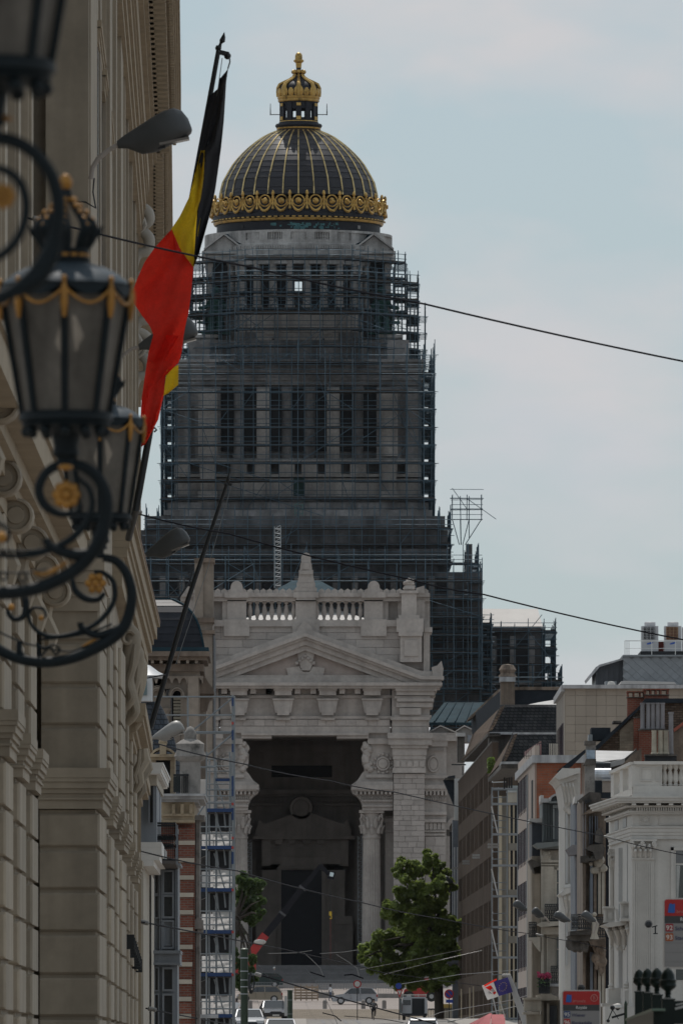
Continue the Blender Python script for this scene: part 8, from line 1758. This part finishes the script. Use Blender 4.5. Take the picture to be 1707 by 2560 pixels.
ribbon([(418,925,447,912),(414,950,447,930),(410,986,446,962),(408,990,420,984)], Yg_-.12, .03, 'yellow_stripe', FY, fl1, 6)
fp2 = thing('bare_flagpole','bare black flagpole slanting up from the lower balcony','flagpole',P(378,1815,255)); b = MB(); b.tube([P(376,1822,255),P(470,1500,255),P(566,1214,255)], [.062,.058,.04], 12); b.build('pole', IRON, fp2, True); b = MB(); b.lathe([(.03,0),(.06,.03),(.05,.07),(.03,.09)], P(566,1216,255), 10); b.tube([P(567,1208,255),P(570,1200,255),P(572,1190,255),P(574,1178,255)], [.02,.05,.03,.003], 8); b.build('spear_tip', IRON, fp2, True); b = MB(); b.bar(P(566,1210,255),P(580,1212,255),.07,.06); b.build('pulley', IRON, fp2); b = MB(); b.tube([P(578,1216,254.9),P(520,1420,254.9),P(440,1660,254.9)], .008, 4); b.build('halyard', GALV, fp2)
ef = thing('two_part_flag','small flag, half blue with gold stars and half white and red','flag',P(1245,2475,640)); Ye = 640
ribbon([(1234,2454,1268,2443),(1238,2466,1273,2455),(1242,2478,1277,2468),(1247,2490,1281,2480)], Ye, .05, 'blue_half', mat('flag_blue',(.045,.035,.16),.8,var=.05,trans=.2), ef); ribbon([(1204,2465,1233,2455),(1209,2477,1237,2467),(1213,2489,1241,2479),(1218,2500,1246,2491)], Ye, .05, 'white_half', mat('flag_white',(.62,.60,.58),.8,var=.05,trans=.3), ef)
ribbon([(1209,2463,1240,2446),(1210,2467,1241,2450)], Ye-.1, .02, 'red_edge', FR, ef, 6); b = MB(); b.pprism([(1212,2469),(1226,2463),(1240,2482),(1234,2487),(1228,2478)][::-1], Ye-.14, .01); b.build('red_corner', FR, ef); b = MB(); b.pprism([(1226,2474),(1231,2471),(1236,2479),(1230,2482)][::-1], Ye-.16, .01); b.build('white_patch', MATS['flag_white'], ef)
for k in range(12):
    c = P(1256+9.5*cos(k*pi/6)+.35*3*sin(k*pi/6)*0,2467+10.5*sin(k*pi/6)-2.6*cos(k*pi/6),Ye-.17); pts = [(c.x+(.036 if j%2==0 else .015)*sin(j*pi/5), c.z+(.036 if j%2==0 else .015)*cos(j*pi/5)) for j in range(10)]; MB().prism(pts, c.y, c.y+.01).build('star', mat('star_gold',(.55,.38,.06),.6,var=0), ef)
b = MB()
for k in range(3): b.tube([P(1219+2*k,2482+2*k,Ye-.18),P(1221+2*k,2477+2*k,Ye-.18),P(1225+2*k,2483+k,Ye-.18)], .012, 4)
b.build('script_mark', DARK, ef)
ep = thing('flagpole_bundle','bundle of pale slanting flagpoles rising from the stone balcony','flagpole',P(1328,2575,Ye+.5))
for k in range(4): b = MB(); b.tube([P(1333-5*k,2590,Ye+.4),P(1275-3*k,2440+k,Ye+.4)], .06, 6); b.build('pole', mat('pale_grey_pole',(.40,.39,.38),.6,var=.08), ep)
for x in (1259,1265,1271): MB().sphere(P(x,2438,Ye+.4), .1, 8, 6, (1.3,1,1)).build('pole_knob', WHITEP, ep)
b = MB(); b.tube([P(1246,2492,Ye+.6),P(1262,2545,Ye+.6)], .035, 5); b.build('stay', WHITEP, ep)

MB().box(-260,260,-40,1500,-2.9,118).build('haze', HZ, None, kind='stuff')
# ================= near wall lanterns
LIR = mat('lantern_iron', (.006,.010,.012), .6, 0, var=.25, scale=8, spec=.18); LGO = mat('lantern_gold', (.28,.13,.02), .45, .35, var=.3, scale=14); LRF = mat('lantern_roof', (.022,.034,.044), .55, 0, var=.2, scale=6, spec=.3)
LGL = mat('dusty_lantern_glass', (.19,.172,.148), .35, var=.35, scale=5, streak=.25, trans=.5, spec=.25)
def spiral(c, r0, r1, a0, a1, n=22): return [(c[0]+(r0+(r1-r0)*k/n)*cos(a0+(a1-a0)*k/n), c[1]+(r0+(r1-r0)*k/n)*sin(a0+(a1-a0)*k/n)) for k in range(n+1)]
def lantern(label, cx, Y, k, ytop, ybot):   # k = size against the middle lantern; ytop/ybot of the glass in pixels
    t = thing('wall_lantern', label, 'lantern', P(cx,ybot,Y), 'ornate lanterns on the nearest wall'); s = k*Y/F; X = PX(cx,Y); z0, z1 = PZ(ybot,Y), PZ(ytop,Y); Rb, Rt = 108*s, 158*s; N = 8
    V = lambda r, i, z: Vector((X+r*sin(2*pi*i/N), Y-r*cos(2*pi*i/N), z))
    for i in range(N):
        MB().quad(V(Rb*.97,i,z0),V(Rb*.97,i+1,z0),V(Rt*.97,i+1,z1),V(Rt*.97,i,z1)).build('glass_pane', LGL, t)
        b = MB(); b.tube([V(Rb,i,z0),V(Rt,i,z1)], [9*s,10*s], 6); b.build('mullion', LIR, t)
        b = MB(); b.tube([V(Rt*1.02,i,z1-60*s),V(Rt*1.03,i,z1-25*s),V(Rt*1.04,i,z1+5*s),V(Rt*1.04,i,z1+30*s)], [5*s,11*s,10*s,4*s], 7); b.sphere(V(Rt*1.04,i,z1+36*s), 8*s, 8, 6); b.build('gilt_leaf', LGO, t, True)
        pts = [V(Rt*1.03, i+f/8, z1+(14-38*sin(pi*f/8))*s) for f in range(9)]; b = MB(); b.tube(pts, 4.2*s, 6); b.build('gilt_swag', LGO, t, True)
        up = [V(Rt*1.03, i+f/8, z1+(32-36*sin(pi*f/8))*s) for f in range(9)]; hi = [V(Rt*.98, i+f/8, z1+34*s) for f in range(9)]; b = MB(); b.add(up+hi, [(f,f+1,10+f,9+f) for f in range(8)]); b.build('scalloped_valance', LIR, t)
    zt = z1+32*s; MB().lathe([(160*s,zt-2*s),(152*s,zt+8*s),(128*s,zt+26*s),(95*s,zt+42*s),(62*s,zt+50*s),(56*s,zt+54*s)], (X,Y,0), 24).build('roof', LRF, t, True)
    MB().lathe([(60*s,zt+48*s),(62*s,zt+62*s),(56*s,zt+64*s),(56*s,zt+78*s),(60*s,zt+80*s),(60*s,zt+88*s),(40*s,zt+90*s)], (X,Y,0), 24).build('crown_band', LIR, t, True)
    b = MB()
    for i in range(16): b.obox((X+57*s*sin(i*pi/8),Y-57*s*cos(i*pi/8),zt+71*s),((cos(i*pi/8),sin(i*pi/8),0),(sin(i*pi/8),-cos(i*pi/8),0),(0,0,1)),(8*s,3*s,4*s))
    b.build('gilt_beading', LGO, t); zc_ = zt+88*s
    for i in range(8):
        a = i*pi/4; d = Vector((sin(a),-cos(a),0)); q = lambda r, z: Vector((X,Y,zc_+z*s))+d*r*s
        b = MB(); b.tube([q(48,0),q(60,22),q(72,48),q(64,66),q(48,84),q(28,104),q(12,130),q(6,150)], [12*s,15*s,15*s,12*s,9*s,7*s,6*s,5*s], 7); b.tube([q(58,20),q(84,40),q(92,58)], [10*s,8*s,2*s], 6); b.build('crown_arm', LIR, t, True)
        b = MB()
        for r, z in ((74,56),(66,72),(52,90),(36,106),(22,122)): b.sphere(q(r,z), 8*s, 7, 5)
        b.build('gilt_bead', LGO, t, True)
    b = MB(); b.lathe([(8*s,zc_+145*s),(16*s,zc_+156*s),(18*s,zc_+170*s),(10*s,zc_+184*s),(0,zc_+188*s)], (X,Y,0), 12); b.build('gilt_ball', LGO, t, True)
    b = MB(); b.lathe([(108*s,z0+6*s),(116*s,z0),(118*s,z0-16*s),(108*s,z0-20*s),(112*s,z0-28*s),(100*s,z0-34*s),(70*s,z0-40*s),(36*s,z0-52*s),(30*s,z0-80*s),(34*s,z0-100*s),(22*s,z0-112*s),(26*s,z0-128*s),(0,z0-130*s)], (X,Y,0), 24)
    for i in range(12): b.sphere((X+98*s*sin(i*pi/6),Y-98*s*cos(i*pi/6),z0-44*s), 14*s, 8, 5)
    b.build('base_gallery', LIR, t, True); MB().lathe([(24*s,z0-30*s),(24*s,z0+170*s),(18*s,z0+190*s),(0,z0+192*s)], (X,Y,0), 12).build('lamp_bulb', mat('milky_bulb',(.45,.42,.36),.4,var=.05), t, True)
    return t
def arms(t, Y, paths):   # scrolled bracket arms: (name, material, pixel points, radius in px)
    for nm, m, pts, r in paths:
        rs = [q*Y/F for q in r] if isinstance(r,(list,tuple)) else r*Y/F; n = len(pts)
        # smooth through the points
        out, rr = [], []
        for i in range(n-1):
            p0, p1, p2, p3 = pts[max(i-1,0)], pts[i], pts[i+1], pts[min(i+2,n-1)]
            for j in range(4):
                f = j/4; c = [.5*((2*p1[q])+(-p0[q]+p2[q])*f+(2*p0[q]-5*p1[q]+4*p2[q]-p3[q])*f*f+(-p0[q]+3*p1[q]-3*p2[q]+p3[q])*f**3) for q in (0,1)]
                out.append(P(c[0],c[1],Y)); rr.append(rs[i]+(rs[i+1]-rs[i])*f if isinstance(rs,list) else rs)
        out.append(P(pts[-1][0],pts[-1][1],Y)); rr.append(rs[-1] if isinstance(rs,list) else rs)
        b = MB(); b.tube(out, rr, 10); b.build(nm, m, t, True)
def flower(t, x, y, Y, r, n=8):
    c = P(x,y,Y)+Vector((0,-.01*r*Y/F*20/20-.02,0)); q = r*Y/F; b = MB()
    for i in range(n): a = 2*pi*i/n; b.sphere((c.x+q*.62*cos(a),c.y,c.z+q*.62*sin(a)), q*.36, 8, 6, (1,.5,1))
    b.sphere((c.x,c.y-.2*q,c.z), q*.32, 8, 6, (1,.6,1)); b.build('gilt_flower', LGO, t, True)
l2 = lantern('large gilded octagonal lantern in the middle of three at the left edge', 165, 40, 1.0, 742, 1036)
arms(l2, 40, [('scroll_arm',LIR,[(205,1262),(188,1282),(150,1284),(112,1262),(98,1222),(118,1180),(160,1160),(205,1166),(243,1192),(266,1240),(264,1300),(246,1358),(200,1416),(130,1458),(60,1478),(-20,1482),(-140,1470)],[4,7,10,12,12,12,13,14,15,16,17,18,17,17,17,18,18]),
 ('inner_scroll',LIR,[(196,1196),(222,1220),(232,1258),(220,1300),(192,1338),(150,1366),(96,1384),(40,1390),(-60,1384)],[5,7,8,8,8,8,7,6,6]),('inner_scroll',LIR,[(206,1312),(176,1342),(128,1368),(70,1378),(0,1376)],[4,4,4,4,4]),
 ('leaf_knob',LIR,[(118,1346),(122,1360),(150,1378),(200,1388),(238,1378)],[11,11,13,16,12]),('gilt_leaf',LGO,[(84,1430),(110,1436),(140,1424),(168,1404)],[3,5,6,4]),('ring_ornament',LIR,[(70,1442),(58,1456),(46,1442),(58,1430),(70,1442)],3),('ring_ornament',LIR,[(20,1440),(10,1452),(0,1440),(10,1430),(20,1440)],3),
 ('side_curl',LIR,[(-20,1312),(5,1310),(24,1330),(18,1352),(2,1348)],4),('tie_rod',LIR,[(-30,1428),(60,1432),(120,1422)],2.5)])
flower(l2,167,1237,40,37); MB().sphere(P(5,1343,39.9), 14*40/F, 8, 6).build('gilt_flower', LGO, l2); MB().sphere(P(165,1168,39.7), 12*40/F, 8, 6, (1.6,1,.7)).build('gilt_leaf', LGO, l2)
l3 = lantern('farther gilded lantern half hidden behind the middle one', 252, 57, .66, 1068, 1288)
arms(l3, 57, [('scroll_arm',LIR,[(262,1482),(246,1498),(214,1496),(188,1474),(182,1444)],[5,8,9,8,5]),('scroll_arm',LIR,[(258,1394),(290,1402),(316,1432),(330,1482),(322,1540),(300,1580),(252,1614),(180,1646),(104,1656),(30,1640),(-40,1600)],[10,11,12,13,14,15,15,14,14,14,14]),
 ('inner_scroll',LIR,[(236,1430),(262,1434),(284,1456),(286,1500),(262,1540),(226,1568),(170,1588),(120,1590),(86,1570),(72,1540),(84,1520),(108,1522),(116,1540),(106,1548)],[5,6,7,7,7,6,6,6,5,5,4,4,3,2]),('inner_scroll',LIR,[(280,1560),(230,1580),(160,1594),(100,1598)],3),
 ('leaf_knob',LIR,[(202,1556),(206,1570),(240,1588),(280,1580),(314,1560)],[8,8,9,11,8]),('side_curl',LIR,[(58,1480),(66,1510),(60,1540),(38,1548),(22,1534),(24,1518)],[9,9,8,7,6,4]),('gilt_leaf',LGO,[(206,1616),(222,1608),(240,1598)],[2,4,3]),('ring_ornament',LIR,[(92,1606),(108,1622),(124,1616),(140,1636),(150,1622),(132,1612),(118,1624),(100,1640),(96,1616)],3),('tie_rod',LIR,[(60,1608),(110,1618),(180,1628),(240,1600)],2.5),('leaf_knob',LIR,[(50,1604),(50,1630),(70,1650)],[8,8,7]),('tie_rod',LIR,[(-20,1570),(20,1590),(60,1606)],2.5),('stem',LIR,[(252,1350),(252,1396)],9)])
flower(l3,240,1458,57,28,6); MB().sphere(P(30,1518,56.9), 9*57/F, 8, 6).build('gilt_flower', LGO, l3); MB().sphere(P(104,1545,56.9), 7*57/F, 8, 6).build('gilt_flower', LGO, l3)
l1 = lantern('nearest blurred lantern cut off by the top left corner', -30, 26, 1.46, -280, 158)
arms(l1, 26, [('scroll_arm',LIR,[(-60,350),(0,346),(52,360),(100,396),(134,450),(148,520),(140,590),(112,650),(70,700),(20,736),(-60,770)],[18,18,17,17,18,19,19,18,18,18,18]),('scroll_arm',LIR,[(-40,420),(10,424),(48,452),(66,500),(62,556),(38,606),(0,640),(-50,656)],[10,11,12,12,12,12,12,12]),
 ('leaf_knob',LIR,[(148,600),(120,660),(90,700),(40,730)],[14,22,24,16])])
flower(l1,8,492,26,34); MB().lathe([(20*26/F,-8*26/F),(34*26/F,0),(20*26/F,8*26/F)], P(4,296,26), 12).build('gilt_ring', LGO, l1, True); b = MB(); b.tube([P(-25,300,26),P(-15,350,26)], 22*26/F, 10); b.build('stem', LIR, l1)
